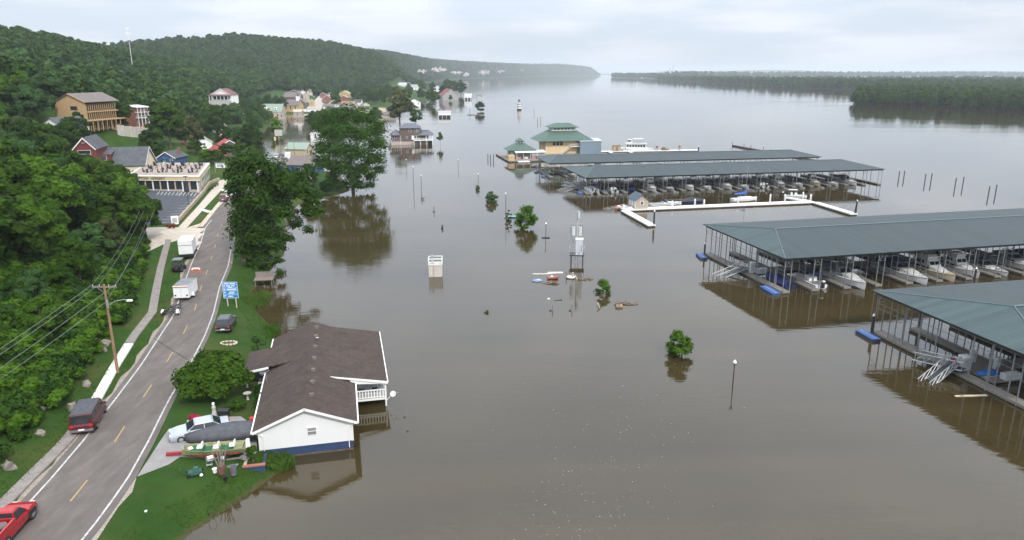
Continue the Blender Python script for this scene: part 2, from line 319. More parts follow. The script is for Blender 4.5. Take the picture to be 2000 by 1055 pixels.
def leaves_mesh(name, clumps, n, size, m, seed=0, up=.35, flat=1., shell=.75):
    """n leaf faces spread over clumps (x, y, z, rx, rz)"""
    g = np.random.default_rng(seed); C = np.array(clumps, float); w = C[:, 3]**2; w /= w.sum()
    k = g.choice(len(C), n, p=w); d = g.normal(size=(n, 3)); d /= np.linalg.norm(d, axis=1)[:, None]
    d[:, 2] = np.where(d[:, 2] < -.35, -d[:, 2], d[:, 2])
    r = shell+(1-shell)*g.random(n)*1.15
    r *= 1+.2*np.sin(d[:, 0]*5+k)*np.cos(d[:, 1]*6+2*k)
    pos = C[k, :3]+d*np.stack([C[k, 3]]*2+[C[k, 4]], 1)*r[:, None]
    nr = d*1.15+g.normal(size=(n, 3))*.42; nr[:, 2] += up; nr /= np.linalg.norm(nr, axis=1)[:, None]
    t = np.cross(nr, g.normal(size=(n, 3))); t /= np.linalg.norm(t, axis=1)[:, None]; b = np.cross(nr, t)
    s = size*(.6+.8*g.random(n))[:, None]; bend = nr*s*.25
    V = np.stack([pos-t*s, pos-b*s*.62-bend, pos+t*s, pos+b*s*.62-bend], 1).reshape(-1, 3)
    me = bpy.data.meshes.new(name); me.vertices.add(4*n); me.vertices.foreach_set('co', V.ravel())
    me.loops.add(4*n); me.loops.foreach_set('vertex_index', np.arange(4*n, dtype=np.int32)); me.polygons.add(n)
    me.polygons.foreach_set('loop_start', np.arange(0, 4*n, 4, dtype=np.int32)); me.update(calc_edges=True); me.validate(); me.materials.append(m)
    return me
def crown_clumps(rad, h0, h1, n, seed, rc=.34, top=.8):
    """clumps through an egg-shaped crown between heights h0 and h1"""
    g = random.Random(seed); out = []; zc = (h0+h1)/2; hz = (h1-h0)/2
    while len(out) < n:
        x, y, z = g.uniform(-1, 1), g.uniform(-1, 1), g.uniform(-1, 1); q = math.sqrt(x*x+y*y+z*z)
        if q > 1 or q < .35: continue
        if z > 0: x *= 1-.35*z*top; y *= 1-.35*z*top
        k = rc*rad*g.uniform(.65, 1.25); out.append((x*(rad-k*.6), y*(rad-k*.6), zc+z*(hz-k*.5), k, k*.72))
    return out
def trunk_mb(h, r, clumps, seed=0, limbs=6, low=-1.0):
    g = random.Random(seed); mb = MB(); mb.path([(0,0,low),(g.uniform(-.2,.2),g.uniform(-.2,.2),h*.25),(g.uniform(-.4,.4),g.uniform(-.4,.4),h*.5),(0,0,h*.75)], r, 7, r*.35)
    for c in g.sample(clumps, min(limbs, len(clumps))):
        z = max(.15*h, min(c[2]-.3*abs(c[0]+c[1]), h*.6)); a = Vector((0, 0, z)); b = Vector(c[:3]); mid = (a+b)/2+Vector((0, 0, -.06*h))
        mb.path([a, mid, b], r*.42, 5, r*.1)
    return mb
TREES = {}
def tree_kind(key, h, rad, base, n, size, m, seed, ncl=22, rc=.34, r=None, limbs=6, top=.8, up=.35):
    cl = crown_clumps(rad, base, h, ncl, seed, rc, top)
    TREES[key] = (trunk_mb(h, r or h*.022, cl, seed, limbs).mesh('trunk', BARK), leaves_mesh('crown', cl, n, size, m, seed, up), h)
def tree(key, name, label, loc, h=None, rz=0, group=None, cat='tree', sxy=1.0, leaf=None):
    tm, cm, h0 = TREES[key]; s = (h or h0)/h0
    o = thing(name, label, cat, loc, rz, group); o.scale = (s*sxy, s*sxy, s)
    put('trunk', tm, o); c = put('crown', cm, o)
    if leaf: c.material_slots[0].link = 'OBJECT'; c.material_slots[0].material = leaf
    return o
for i in range(4): tree_kind('n%d' % i, 13, 5.2, 1.6, 9000, .34, (LEAF, LEAFD, LEAF, LEAF)[i], 20+i, 30, .33)
for i in range(3): tree_kind('m%d' % i, 13, 5.0, 2.0, 3200, .5, (LEAF, LEAFD, LEAF)[i], 40+i, 26, .33)
for i in range(4): tree_kind('f%d' % i, 13, 5.2, 1.5, 420, 1.15, (LEAF, LEAFD, LEAFP, LEAFD)[i], 60+i, 16, .38, limbs=2)
tree_kind('isl0', 24, 7.0, 6.0, 2600, .8, LEAF, 71, 30, .3, .35); tree_kind('isl1', 24, 6.5, 5.0, 2600, .8, LEAFP, 72, 30, .3, .35)
PROTO = bpy.data.collections.new('tree_library')
def scatter(name, label, pts, keys, cat='forest'):
    """one stuff object: crowns set on points (x, y, z, scale) by geometry nodes"""
    g = np.random.default_rng(len(pts)); pts = np.array(pts); n = len(pts)
    me = bpy.data.meshes.new(name); me.from_pydata(pts[:, :3].tolist(), [], [])
    for nm, ty, val in (('sc', 'FLOAT', pts[:, 3]), ('rz', 'FLOAT', g.random(n)*6.28)):
        me.attributes.new(nm, ty, 'POINT').data.foreach_set('value', val.astype(np.float32))
    col = bpy.data.collections.new(name+'_kinds')
    for k in keys: col.objects.link(bpy.data.objects.new('crown_kind', TREES[k][1]))
    for k in keys: me.materials.append(TREES[k][1].materials[0])
    o = put(name, me); t = bpy.data.node_groups.new(name, 'GeometryNodeTree'); t.interface.new_socket('Geometry', in_out='INPUT', socket_type='NodeSocketGeometry'); t.interface.new_socket('Geometry', in_out='OUTPUT', socket_type='NodeSocketGeometry')
    N = t.nodes; l = t.links.new; gi = N.new('NodeGroupInput'); go = N.new('NodeGroupOutput'); ip = N.new('GeometryNodeInstanceOnPoints'); ci = N.new('GeometryNodeCollectionInfo')
    ci.inputs['Collection'].default_value = col; ci.inputs['Separate Children'].default_value = True; ci.inputs['Reset Children'].default_value = True
    def attr(nm):
        a = N.new('GeometryNodeInputNamedAttribute'); a.data_type = 'FLOAT'; a.inputs['Name'].default_value = nm; return a.outputs['Attribute']
    cx = N.new('ShaderNodeCombineXYZ'); l(attr('rz'), cx.inputs[2]); er = N.new('FunctionNodeEulerToRotation'); l(cx.outputs[0], er.inputs[0])
    l(gi.outputs[0], ip.inputs['Points']); l(ci.outputs[0], ip.inputs['Instance']); ip.inputs['Pick Instance'].default_value = True
    l(er.outputs[0], ip.inputs['Rotation']); l(attr('sc'), ip.inputs['Scale']); l(ip.outputs[0], go.inputs[0])
    md = o.modifiers.new('scatter', 'NODES'); md.node_group = t
    return tag(o, label, cat, kind='stuff')
CLEAR = []                      # (x, y, radius) kept free of trees
def clear_at(x, y, extra=0): return any((x-a)**2+(y-b)**2 < (r+extra)**2 for a, b, r in CLEAR)
# ------------------------------------------------------------ roads, pavements, paths
def asphalt_mat(name, base, light):
    m = bpy.data.materials.new(name); m.use_nodes = True; t = m.node_tree; N = t.nodes; b = N['Principled BSDF']; l = t.links.new
    co = N.new('ShaderNodeTexCoord')
    def noise(s, st=(1,1,1), d=5, r=.6):
        mp_ = N.new('ShaderNodeMapping'); mp_.inputs['Scale'].default_value = st; mp_.inputs['Rotation'].default_value = (0, 0, R(-14)); l(co.outputs['Object'], mp_.inputs[0])
        n = N.new('ShaderNodeTexNoise'); n.inputs['Scale'].default_value = s; n.inputs['Detail'].default_value = d; n.inputs['Roughness'].default_value = r; l(mp_.outputs[0], n.inputs['Vector']); return n.outputs['Fac']
    def rg(v, a, c):
        q = N.new('ShaderNodeMapRange'); q.inputs['From Min'].default_value = a; q.inputs['From Max'].default_value = c; l(v, q.inputs['Value']); return q.outputs[0]
    def mixc(f, a, c):
        x = N.new('ShaderNodeMix'); x.data_type = 'RGBA'
        for s, q in ((6, a), (7, c)):
            if isinstance(q, tuple): x.inputs[s].default_value = (*q, 1)
            else: l(q, x.inputs[s])
        l(f, x.inputs[0]); return x.outputs[2]
    c = mixc(rg(noise(.5, (2.2, .12, 1)), .35, .65), base, light)             # tracks along the road
    c = mixc(rg(noise(.8, (1, .5, 1), 6), .3, .75), c, tuple(x*.82 for x in base))
    c = mixc(rg(noise(1.7, (1, 1, 1), 4, .7), .68, .74), c, tuple(min(1, x*1.55) for x in light))   # dried mud
    l(c, b.inputs['Base Color']); b.inputs['Roughness'].default_value = .9; b.inputs['Specular IOR Level'].default_value = .25
    bp = N.new('ShaderNodeBump'); bp.inputs['Strength'].default_value = .25; bp.inputs['Distance'].default_value = .02; l(noise(25), bp.inputs['Height']); l(bp.outputs[0], b.inputs['Normal'])
    return m
ASPH = asphalt_mat('worn_asphalt', (.12,.104,.093), (.168,.145,.128)); LOT = mat('new_asphalt', (.05,.055,.066), .9, var=.25, scale=.4, bump=.15)
YEL = mat('yellow_line', (.34,.23,.09), .85, var=.2, scale=4); LINE = mat('white_line', (.42,.41,.39), .88, var=.45, scale=3)
PAVE = mat('old_pavement', (.21,.185,.165), .95, var=.22, scale=1.5, bump=.3); NEWC = mat('new_concrete', (.6,.59,.52), .9, var=.06, scale=2)
GRAVEL = mat('gravel', (.27,.23,.19), .95, var=.35, scale=5, bump=.6); DRIVE = mat('drive_asphalt', (.235,.22,.21), .92, var=.16, scale=.7, bump=.3)
CREAM = mat('cream_concrete', (.43,.37,.3), .92, var=.13, scale=.8, bump=.2)
def ribbon(ys, fl, fr, dz, ncross=4, hz=None):
    """sheet laid on the ground between two x(y) lines"""
    mb = MB(); rows = []
    for y in ys:
        a, b = fl(y), fr(y)
        rows.append([(a+(b-a)*k/ncross, y, (hz(y) if hz else hgt(a+(b-a)*k/ncross, y))+dz) for k in range(ncross+1)])
    return mb.loft(rows, closed=False, caps=False)
def rl(y): return kx(4, y)+.05
def rr(y): return kx(5, y)-.05
def linex(y, f): return rl(y)+(rr(y)-rl(y))*f
YS = list(np.arange(-50, 268, 3.))
road = struct('road', ribbon(YS, rl, rr, .05, 6), ASPH)
ribbon(YS[:70], lambda y: linex(y, .085), lambda y: linex(y, .085)+.16, .056, 1).build('edge_line', LINE, road)
ribbon(YS[:62], lambda y: linex(y, .925)-.16, lambda y: linex(y, .925), .056, 1).build('edge_line', LINE, road)
y = 21.0
while y < 178:
    ribbon([y, y+1.5, y+3.0], lambda q: linex(q, .5)-.07, lambda q: linex(q, .5)+.07, .056, 1).build('centre_dash', YEL, road); y += 9.2
_c = at(302, 662, 2.06); _d = at(368, 703, 2.06)
MB().path([(_c[0], _c[1], 2.06), ((_c[0]+_d[0])/2+.1, (_c[1]+_d[1])/2-.15, 2.06), (_d[0], _d[1], 2.06)], .035, 4).build('tar_seam', BLACK, road)
struct('gravel_shoulder', ribbon(np.arange(-50, 54, 2.), lambda y: rr(y)-.02, lambda y: rr(y)+.4+.22*math.sin(y*1.3)+.18*math.sin(y*3.1), .03, 2), GRAVEL)
struct('dirt_shoulder', ribbon(np.arange(-50, 140, 2.), lambda y: rl(y)-.35-.2*math.sin(y*.9), lambda y: rl(y)+.02, .03, 2), mat('dirt', (.25,.21,.165), .95, var=.3, scale=3, bump=.4))
# sidewalk, one slab after another, an old run and a new white one
walk = thing('sidewalk', 'x', 'x', (0,0,0)); del walk['label']; del walk['category']; walk['kind'] = 'structure'
def wl(y): return float(np.interp(y, [0,30,47,58,66,74,84,93,105,117,137], [-38.6,-38.8,-39.4,-40.6,-42.5,-44.9,-47.7,-49.8,-54.9,-59.9,-67.9]))
y = 24.0
while y < 136:
    n = 1.5; a, b = y, y+n-.025; q = 1.2; z0 = hgt(wl(a)+.5, a)+.07; z1 = hgt(wl(b)+.5, b)+.07
    MB().slab([(wl(a), a, z0), (wl(a)+q, a, z0), (wl(b)+q, b, z1), (wl(b), b, z1)], .18).build('slab', NEWC if 65.5 < y < 81 else PAVE, walk); y += n
# junction and the sidewalk, verge and kerb in front of the winery
def flat(name, pix, z, m, dz=.0, parent=None):
    pts = [at(px, py, z) for px, py in pix]
    return struct(name, MB().quad(*[(x, y, hgt(x, y)+dz if z is None else z+dz) for x, y in pts]), m, parent)
def poly_ground(name, pts, dz, m, parent=None, step=2.0):
    """a sheet that follows the ground inside a polygon (x, y)"""
    bm = bmesh.new(); vs = [bm.verts.new((x, y, 0)) for x, y in pts]; bm.faces.new(vs)
    xs = [p[0] for p in pts]; ys = [p[1] for p in pts]
    for lo, hi, ax in ((min(xs), max(xs), 0), (min(ys), max(ys), 1)):
        k = math.ceil(lo/step)*step
        while k < hi:
            co = [0, 0, 0]; no = [0, 0, 0]; co[ax] = k; no[ax] = 1
            bmesh.ops.bisect_plane(bm, geom=bm.verts[:]+bm.edges[:]+bm.faces[:], plane_co=co, plane_no=no); k += step
    for v in bm.verts: v.co.z = hgt(v.co.x, v.co.y)+dz
    bmesh.ops.recalc_face_normals(bm, faces=bm.faces); me = bpy.data.meshes.new(name); bm.to_mesh(me); bm.free(); me.materials.append(m)
    if me.polygons and me.polygons[0].normal.z < 0: me.flip_normals()
    o = put(name, me, parent)
    if parent is None: o['kind'] = 'structure'
    return o
A = lambda px, py, z=2.2: at(px, py, z)
poly_ground('side_street', [A(250,520), A(318,482), A(350,470), A(386,492), A(414,443), A(392,446), A(366,446), A(325,447), A(240,452)], .04, CREAM)
poly_ground('driveway', [A(316,858,1.95), A(268,934,1.9), A(330,908,1.8), A(352,892,1.8), A(420,895,1.6), A(482,893,1.4), A(500,878,1.4), A(503,835,1.4), A(470,812,1.5), A(420,812,1.8), A(352,834,1.9), A(330,838,1.95)], .035, DRIVE)
poly_ground('parking_lane', [A(414,441), A(446,392), A(458,368), A(452,368), A(440,382), A(392,437), A(366,446)], .035, CREAM)
poly_ground('winery_walk', [A(345,447,2.5), A(363,446,2.5), A(441,362,2.5), A(444,350,2.5), A(430,352,2.5), A(385,405,2.5)], .07, CREAM)
lot = poly_ground('parking_lot', [at(230,436,2.9), at(322,436,2.9), at(342,433,2.9), at(397,375,2.9), at(330,374,2.9), at(240,372,2.9)], .1, LOT)
def lot_line(p, q, w=.12, m=LINE):
    a = Vector((*at(*p, 2.9), 0)); b = Vector((*at(*q, 2.9), 0)); d = (b-a).normalized(); n = Vector((-d.y, d.x, 0))*w/2; c = [a-n, b-n, b+n, a+n]
    MB().quad(*[(v.x, v.y, hgt(v.x, v.y)+.118) for v in c]).build('bay_line', m, lot)
for k in range(10):
    f = k/9; x0, y0 = 340+(392-340)*f, 431+(382-431)*f; lot_line((x0-2, y0), (x0-16-14*(1-f), y0+2.5), .22)
for k in range(11): lot_line((312+k*7.2, 375.2), (307+k*7.2, 381.5), .2)
lot_line((352,376), (346,382)); lot_line((356,376), (350,382))
street = struct('village_street', ribbon(np.arange(640, 1010, 10.), lambda y: np.interp(y, [640,720,950,1010], [-175,-192,-239,-251])-7, lambda y: np.interp(y, [640,720,950,1010], [-175,-192,-239,-251])+7, .25, 3), mat('pale_street', (.36,.31,.27), .9, var=.15, scale=.1))
poly_ground('gravel_yard', [at(395,178,20), at(440,190,20), at(432,202,20), at(398,192,20)], .5, GRAVEL)
# kerb and retaining wall by the winery
kb = MB(); _k = [at(*p, 2.3) for p in ((366,446),(372,445.5),(386,444),(392,438),(441,379))]
for a, b in zip(_k, _k[1:]):
    kb.rbx((a[0]+b[0])/2, (a[1]+b[1])/2, hgt(*a)-.1, math.dist(a, b)+.1, .18, .24, math.atan2(b[1]-a[1], b[0]-a[0]))
tag(kb.build('kerb', mat('yellow_kerb', (.5,.4,.2), .8, var=.3, scale=2)), 'yellow painted kerb round the grass verge before the winery', 'kerb')
for i, (p, q) in enumerate((((394,410),(408,415)), ((432,371),(442,375)))):
    a, b = at(*p, 2.45), at(*q, 2.35); mb = MB(); mb.rbx((a[0]+b[0])/2, (a[1]+b[1])/2, hgt(*a)-.05, math.dist(a, b)+1, 1.2, .2, math.atan2(b[1]-a[1], b[0]-a[0]))
    struct('verge_crossing', mb, NEWC)
rw = thing('retaining_wall', 'low tan stone wall between the parking lot and the winery sidewalk', 'wall')
_p = [at(*q, 2.6) for q in ((343,437),(352,428),(374,404),(398,377),(404,368),(412,358),(428,352))]
_st = mat('tan_stone', (.36,.29,.2), .95, var=.3, scale=2.5, bump=.5)
for a, b in zip(_p, _p[1:]):
    n = max(1, int(math.dist(a, b)/2.0)); ang = math.atan2(b[1]-a[1], b[0]-a[0])
    for i in range(n):
        f = (i+.5)/n; x, y_ = a[0]+(b[0]-a[0])*f, a[1]+(b[1]-a[1])*f
        MB().rbx(x, y_, hgt(x, y_)-.2, math.dist(a, b)/n-.05, .5, .95+.06*((i*7) % 3), ang).build('block', _st, rw)
# ------------------------------------------------------------ woods
rg = random.Random(11)
BLD = [(-141,256,16),(-122,268,9),(-137,238,11),(-122,232,12),(-101,226,15),(-106,248,9),(-113,283,14),(-128,290,9),(-95,208,16),(-84,180,22),(-70,240,16),(-66,262,14),(-62,225,12)]
CLEAR += BLD
def sight(x, y, z):
    """photo pixel of a place"""
    s, c = math.sin(PITCH), math.cos(PITCH); Z = y*c-(z-CAMH)*s; Y = -y*s-(z-CAMH)*c
    return 1000+1400*x/Z, 527.5+1400*Y/Z
# near wood: single trees up the slope
cnt = 0; placed = []
def try_tree(x, y, dmin):
    for a, b in placed:
        if (a-x)**2+(b-y)**2 < dmin*dmin: return False
    placed.append((x, y)); return True
for _ in range(9000):
    if cnt >= 210: break
    y = rg.uniform(52, 262); x = kx(3, y)-rg.uniform(5.5, 130)
    px, py = sight(x, y, hgt(x, y)+9)
    if px < -60 or clear_at(x, y, 4.5): continue
    if 122 < px < 345 and y > 190 and py < 312 and y < 275: continue
    if 225 < px and y > 150 and y < 215 and py > 300: continue
    if 235 < px < 420 and 130 < y < 240 and x > kx(3, y)-12: continue
    dmin = 5.5 if y < 150 else 6.5
    if not try_tree(x, y, dmin): continue
    edge = kx(3, y)-x
    h = rg.uniform(10, 15) if edge > 10 else rg.uniform(6.5, 9.5)
    if y < 95 and edge < 14: h = rg.uniform(4.5, 7)
    if y < 236:
        lim = np.interp(px, [-80,0,60,110,165,176,215,260,300,325,345], [190,200,225,238,262,308,312,326,350,400,420])
        while h > 2.5 and sight(x, y, hgt(x, y)+h*.97)[1] < lim: h *= .93
        if h < 3.2: continue
    tree('n%d' % rg.randrange(4), 'broadleaf_tree', 'leafy tree in the dense wood on the near left hillside', (x, y, hgt(x, y)-.3), h, rg.uniform(0, 6), 'trees of the near hillside wood', leaf=rg.choice((None, None, None, None, LEAFY, LEAFP, LEAFM, LEAFD, LEAFO)) if edge > 4 else None, sxy=rg.uniform(.8, 1.2)); cnt += 1
# far wood on the hills: one mass
pts = []
def hill_points(n, y0, y1, umin, umax, sc, bias=1.0, pxmin=-120):
    k = 0; guard = 0
    while k < n and guard < n*30:
        guard += 1; y = y0+(y1-y0)*rg.random()**bias; xs, zs = row_at(y); u = rg.uniform(umin, umax); x = float(np.interp(u, range(9), xs)); z = float(np.interp(u, range(9), zs))
        px, py = sight(x, y, z+8)
        if px < pxmin or px > 1250 or clear_at(x, y, 4): continue
        if 255 < y < 330 and x > -165: continue
        if y < 262 and x > kx(3, y)-128: continue
        if 395 < px < 440 and 165 < py < 205 and y < 700: continue
        s = sc*rg.uniform(.75, 1.3); pts.append((x, y, z-.8, s)); k += 1
hill_points(1100, 150, 330, 0, 2.95, .95)
hill_points(5200, 330, 900, 0.2, 3.0, 1.0)
hill_points(4200, 900, 1500, .6, 4.3, 1.05)
hill_points(1500, 1500, 2200, .8, 6.8, 1.2)
scatter('hill_forest', 'unbroken green forest over the hills behind the village', pts, ['f0', 'f1', 'f2', 'f3'])
pts = []
hill_points(5200, 2100, 8250, 1.2, 6.6, 1.5, 1.25)
scatter('bluff_forest', 'hazy wood along the top and foot of the far river bluffs', pts, ['f0', 'f1', 'f2', 'f3'])
# pale limestone faces of the far bluffs
ROCK = mat('pale_limestone', (.34,.3,.265), .95, var=.4, scale=.05, detail=8)
def rock_face(px0, px1, y, zlo, zhi, seed):
    """one ragged limestone face, set into the bluff slope"""
    g = random.Random(seed); n = max(3, int((px1-px0)/2)); rings = []
    for i in range(n+1):
        px = px0+(px1-px0)*i/n; yy = y
        for _ in range(40):           # go along the sight line until the slope of the bluff is met
            x = (px-1000)/1400*yy
            if hgt(x, yy) > (zlo+zhi)/2: break
            yy += y*.006
        e = math.sin(math.pi*(i+.4)/(n+.8))**.6; zm = zlo+(zhi-zlo)*g.uniform(.3, .6); h = (zhi-zlo)*(.35+.65*e)*g.choice((.08,.12,.3,.5,.22,.4))
        rings.append([(x, yy-14+g.uniform(-6, 6), zm-h), (x+g.uniform(-4, 4), yy-8+g.uniform(-6, 6), zm), (x, yy-2+g.uniform(-5, 5), zm+h), (x, yy+30, zm+h), (x, yy+30, zm-h)])
    return MB().loft(rings)
CL = [(822,838,1900,30,44,'leftmost pale cliff band, low beside the wooded hill'),(846,876,2100,34,52,'long pale cliff band left of the white rock gaps'),(884,905,2600,24,40,'short rosy cliff band beside the headland trees'),(908,918,2900,12,32,'small low pinkish rock face over the water'),
(936,958,3300,18,50,'broad low white cliff, first right of the headland trees'),(969,986,3900,20,66,'tall forked white cliff in the middle of the far bluff'),(996,1022,4500,30,72,'white cliff with a long sloping right arm'),(1036,1050,5600,28,78,'tall narrow white cliff, right of middle on the bluff'),(1052,1078,6000,26,52,'low broken white rock band on the far bluff'),(1090,1106,7000,30,64,'pale rock patch near the tip of the far bluff'),(1112,1140,7500,36,56,'thin level white rock band near the bluff tip'),(1143,1160,7900,20,44,'last white rocks at the tip of the bluff')]
for i, (a, b, y, z0, z1, lab) in enumerate(CL): tag(rock_face(a, b, y, z0, z1, i).build('limestone_cliff', ROCK), lab, 'cliff', 'cliffs of the far bluff')
# islands on the right: standing trees in front, a mass behind
pts = []
def ipt(px0, px1, pyf, depth, n, sc, zoff=-2):
    for _ in range(n):
        px = rg.uniform(px0, px1); x, y = at(px, pyf(px), 0); d = rg.random()**1.6*depth; q = 1+d/y
        pts.append((x*q, y*q, zoff, sc*rg.uniform(.7, 1.25)))
near_edge = lambda px: np.interp(px, [1660,1700,1800,1900,2000,2200], [204,206,209,213,217,224])
mid_edge = lambda px: np.interp(px, [1285,1400,1500,1600,1700,2100], [158,164,169,174,178,182])
far_edge = lambda px: np.interp(px, [1193,1290,1500,2100], [152.5,155,152,150])
ipt(1672, 2120, near_edge, 900, 1500, .72); ipt(1285, 2120, mid_edge, 1500, 2600, .85); ipt(1195, 1300, far_edge, 1500, 260, 1.2); ipt(1300, 2100, far_edge, 3000, 1500, 1.5)
tree_kind('fi', 24, 7.5, 3.0, 420, 1.7, LEAF, 91, 18, .36, limbs=2); tree_kind('fj', 23, 7.0, 2.0, 420, 1.7, LEAFD, 92, 18, .36, limbs=2)
scatter('island_forest', 'low flooded woods covering the islands across the river', pts, ['fi', 'fj'])
n = 0; px = 1664
while px < 2060:
    x, y = at(px, near_edge(px)+rg.uniform(-1.5, 1), 0)
    first = px < 1670
    tree('isl%d' % rg.randrange(2), 'flooded_island_tree', 'rounded tree at the upstream tip of the wooded island' if first else 'tall tree standing in water along the island shore', (x, y, -1.5), 11 if first else rg.uniform(13.5, 20), rg.uniform(0, 6), 'flooded trees of the island shore'); px += rg.uniform(6, 10)
# ------------------------------------------------------------ covered boat docks
def roof_mat(name, col, seam=.45, ax=0):
    m = bpy.data.materials.new(name); m.use_nodes = True; t = m.node_tree; N = t.nodes; b = N['Principled BSDF']; l = t.links.new
    co = N.new('ShaderNodeTexCoord'); w = N.new('ShaderNodeTexWave'); w.bands_direction = 'XY'[ax]; w.inputs['Scale'].default_value = .314/seam/1.0; w.inputs['Distortion'].default_value = 0
    l(co.outputs['Object'], w.inputs['Vector']); n = N.new('ShaderNodeTexNoise'); n.inputs['Scale'].default_value = .5; n.inputs['Detail'].default_value = 8; n.inputs['Roughness'].default_value = .7; mp_ = N.new('ShaderNodeMapping'); mp_.inputs['Scale'].default_value = (1.6,.12,1) if ax == 0 else (.12,1.6,1); l(co.outputs['Object'], mp_.inputs[0]); l(mp_.outputs[0], n.inputs['Vector'])
    x = N.new('ShaderNodeMix'); x.data_type = 'RGBA'; x.inputs[6].default_value = (*[c*.72 for c in col], 1); x.inputs[7].default_value = (*[min(1, c*1.35) for c in col], 1); l(n.outputs['Fac'], x.inputs[0])
    sx_ = N.new('ShaderNodeSeparateXYZ'); l(co.outputs['Object'], sx_.inputs[0]); fl_ = N.new('ShaderNodeMath'); fl_.operation = 'FLOOR'; l(sx_.outputs[ax], fl_.inputs[0]); wn_ = N.new('ShaderNodeTexWhiteNoise'); wn_.noise_dimensions = '1D'; l(fl_.outputs[0], wn_.inputs['W'])   # sheet by sheet fading
    mr_ = N.new('ShaderNodeMapRange'); mr_.inputs['To Min'].default_value = .8; mr_.inputs['To Max'].default_value = 1.22; l(wn_.outputs['Value'], mr_.inputs['Value']); mu = N.new('ShaderNodeMix'); mu.data_type = 'RGBA'; mu.blend_type = 'MULTIPLY'; mu.inputs[0].default_value = 1; l(x.outputs[2], mu.inputs[6]); l(mr_.outputs[0], mu.inputs[7]); l(mu.outputs[2], b.inputs['Base Color'])
    bp = N.new('ShaderNodeBump'); bp.inputs['Strength'].default_value = .6; bp.inputs['Distance'].default_value = .04; l(w.outputs['Fac'], bp.inputs['Height']); l(bp.outputs[0], b.inputs['Normal'])
    b.inputs['Roughness'].default_value = .5; b.inputs['Metallic'].default_value = .15
    return m
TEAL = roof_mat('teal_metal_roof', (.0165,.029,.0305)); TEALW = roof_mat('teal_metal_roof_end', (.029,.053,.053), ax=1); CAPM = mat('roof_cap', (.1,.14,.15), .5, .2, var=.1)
POSTM = mat('dock_post', (.26,.275,.29), .5, .4, var=.15); PLANK = mat('dock_planks', (.2,.18,.155), .9, var=.28, scale=2.5, stretch=(.4,5,1), bump=.3); FLOATM = mat('float_black', (.03,.03,.032), .7)
BLUEF = mat('blue_float', (.045,.11,.3), .6, var=.2, scale=1.5); DOCKW = mat('white_dock', (.72,.7,.66), .8, var=.1, scale=.6)
_post = {}
def post_mesh(h):
    if h not in _post: _post[h] = MB().bx(-.05,.05,-.05,.05,-.5,h).mesh('post', POSTM)
    return _post[h]
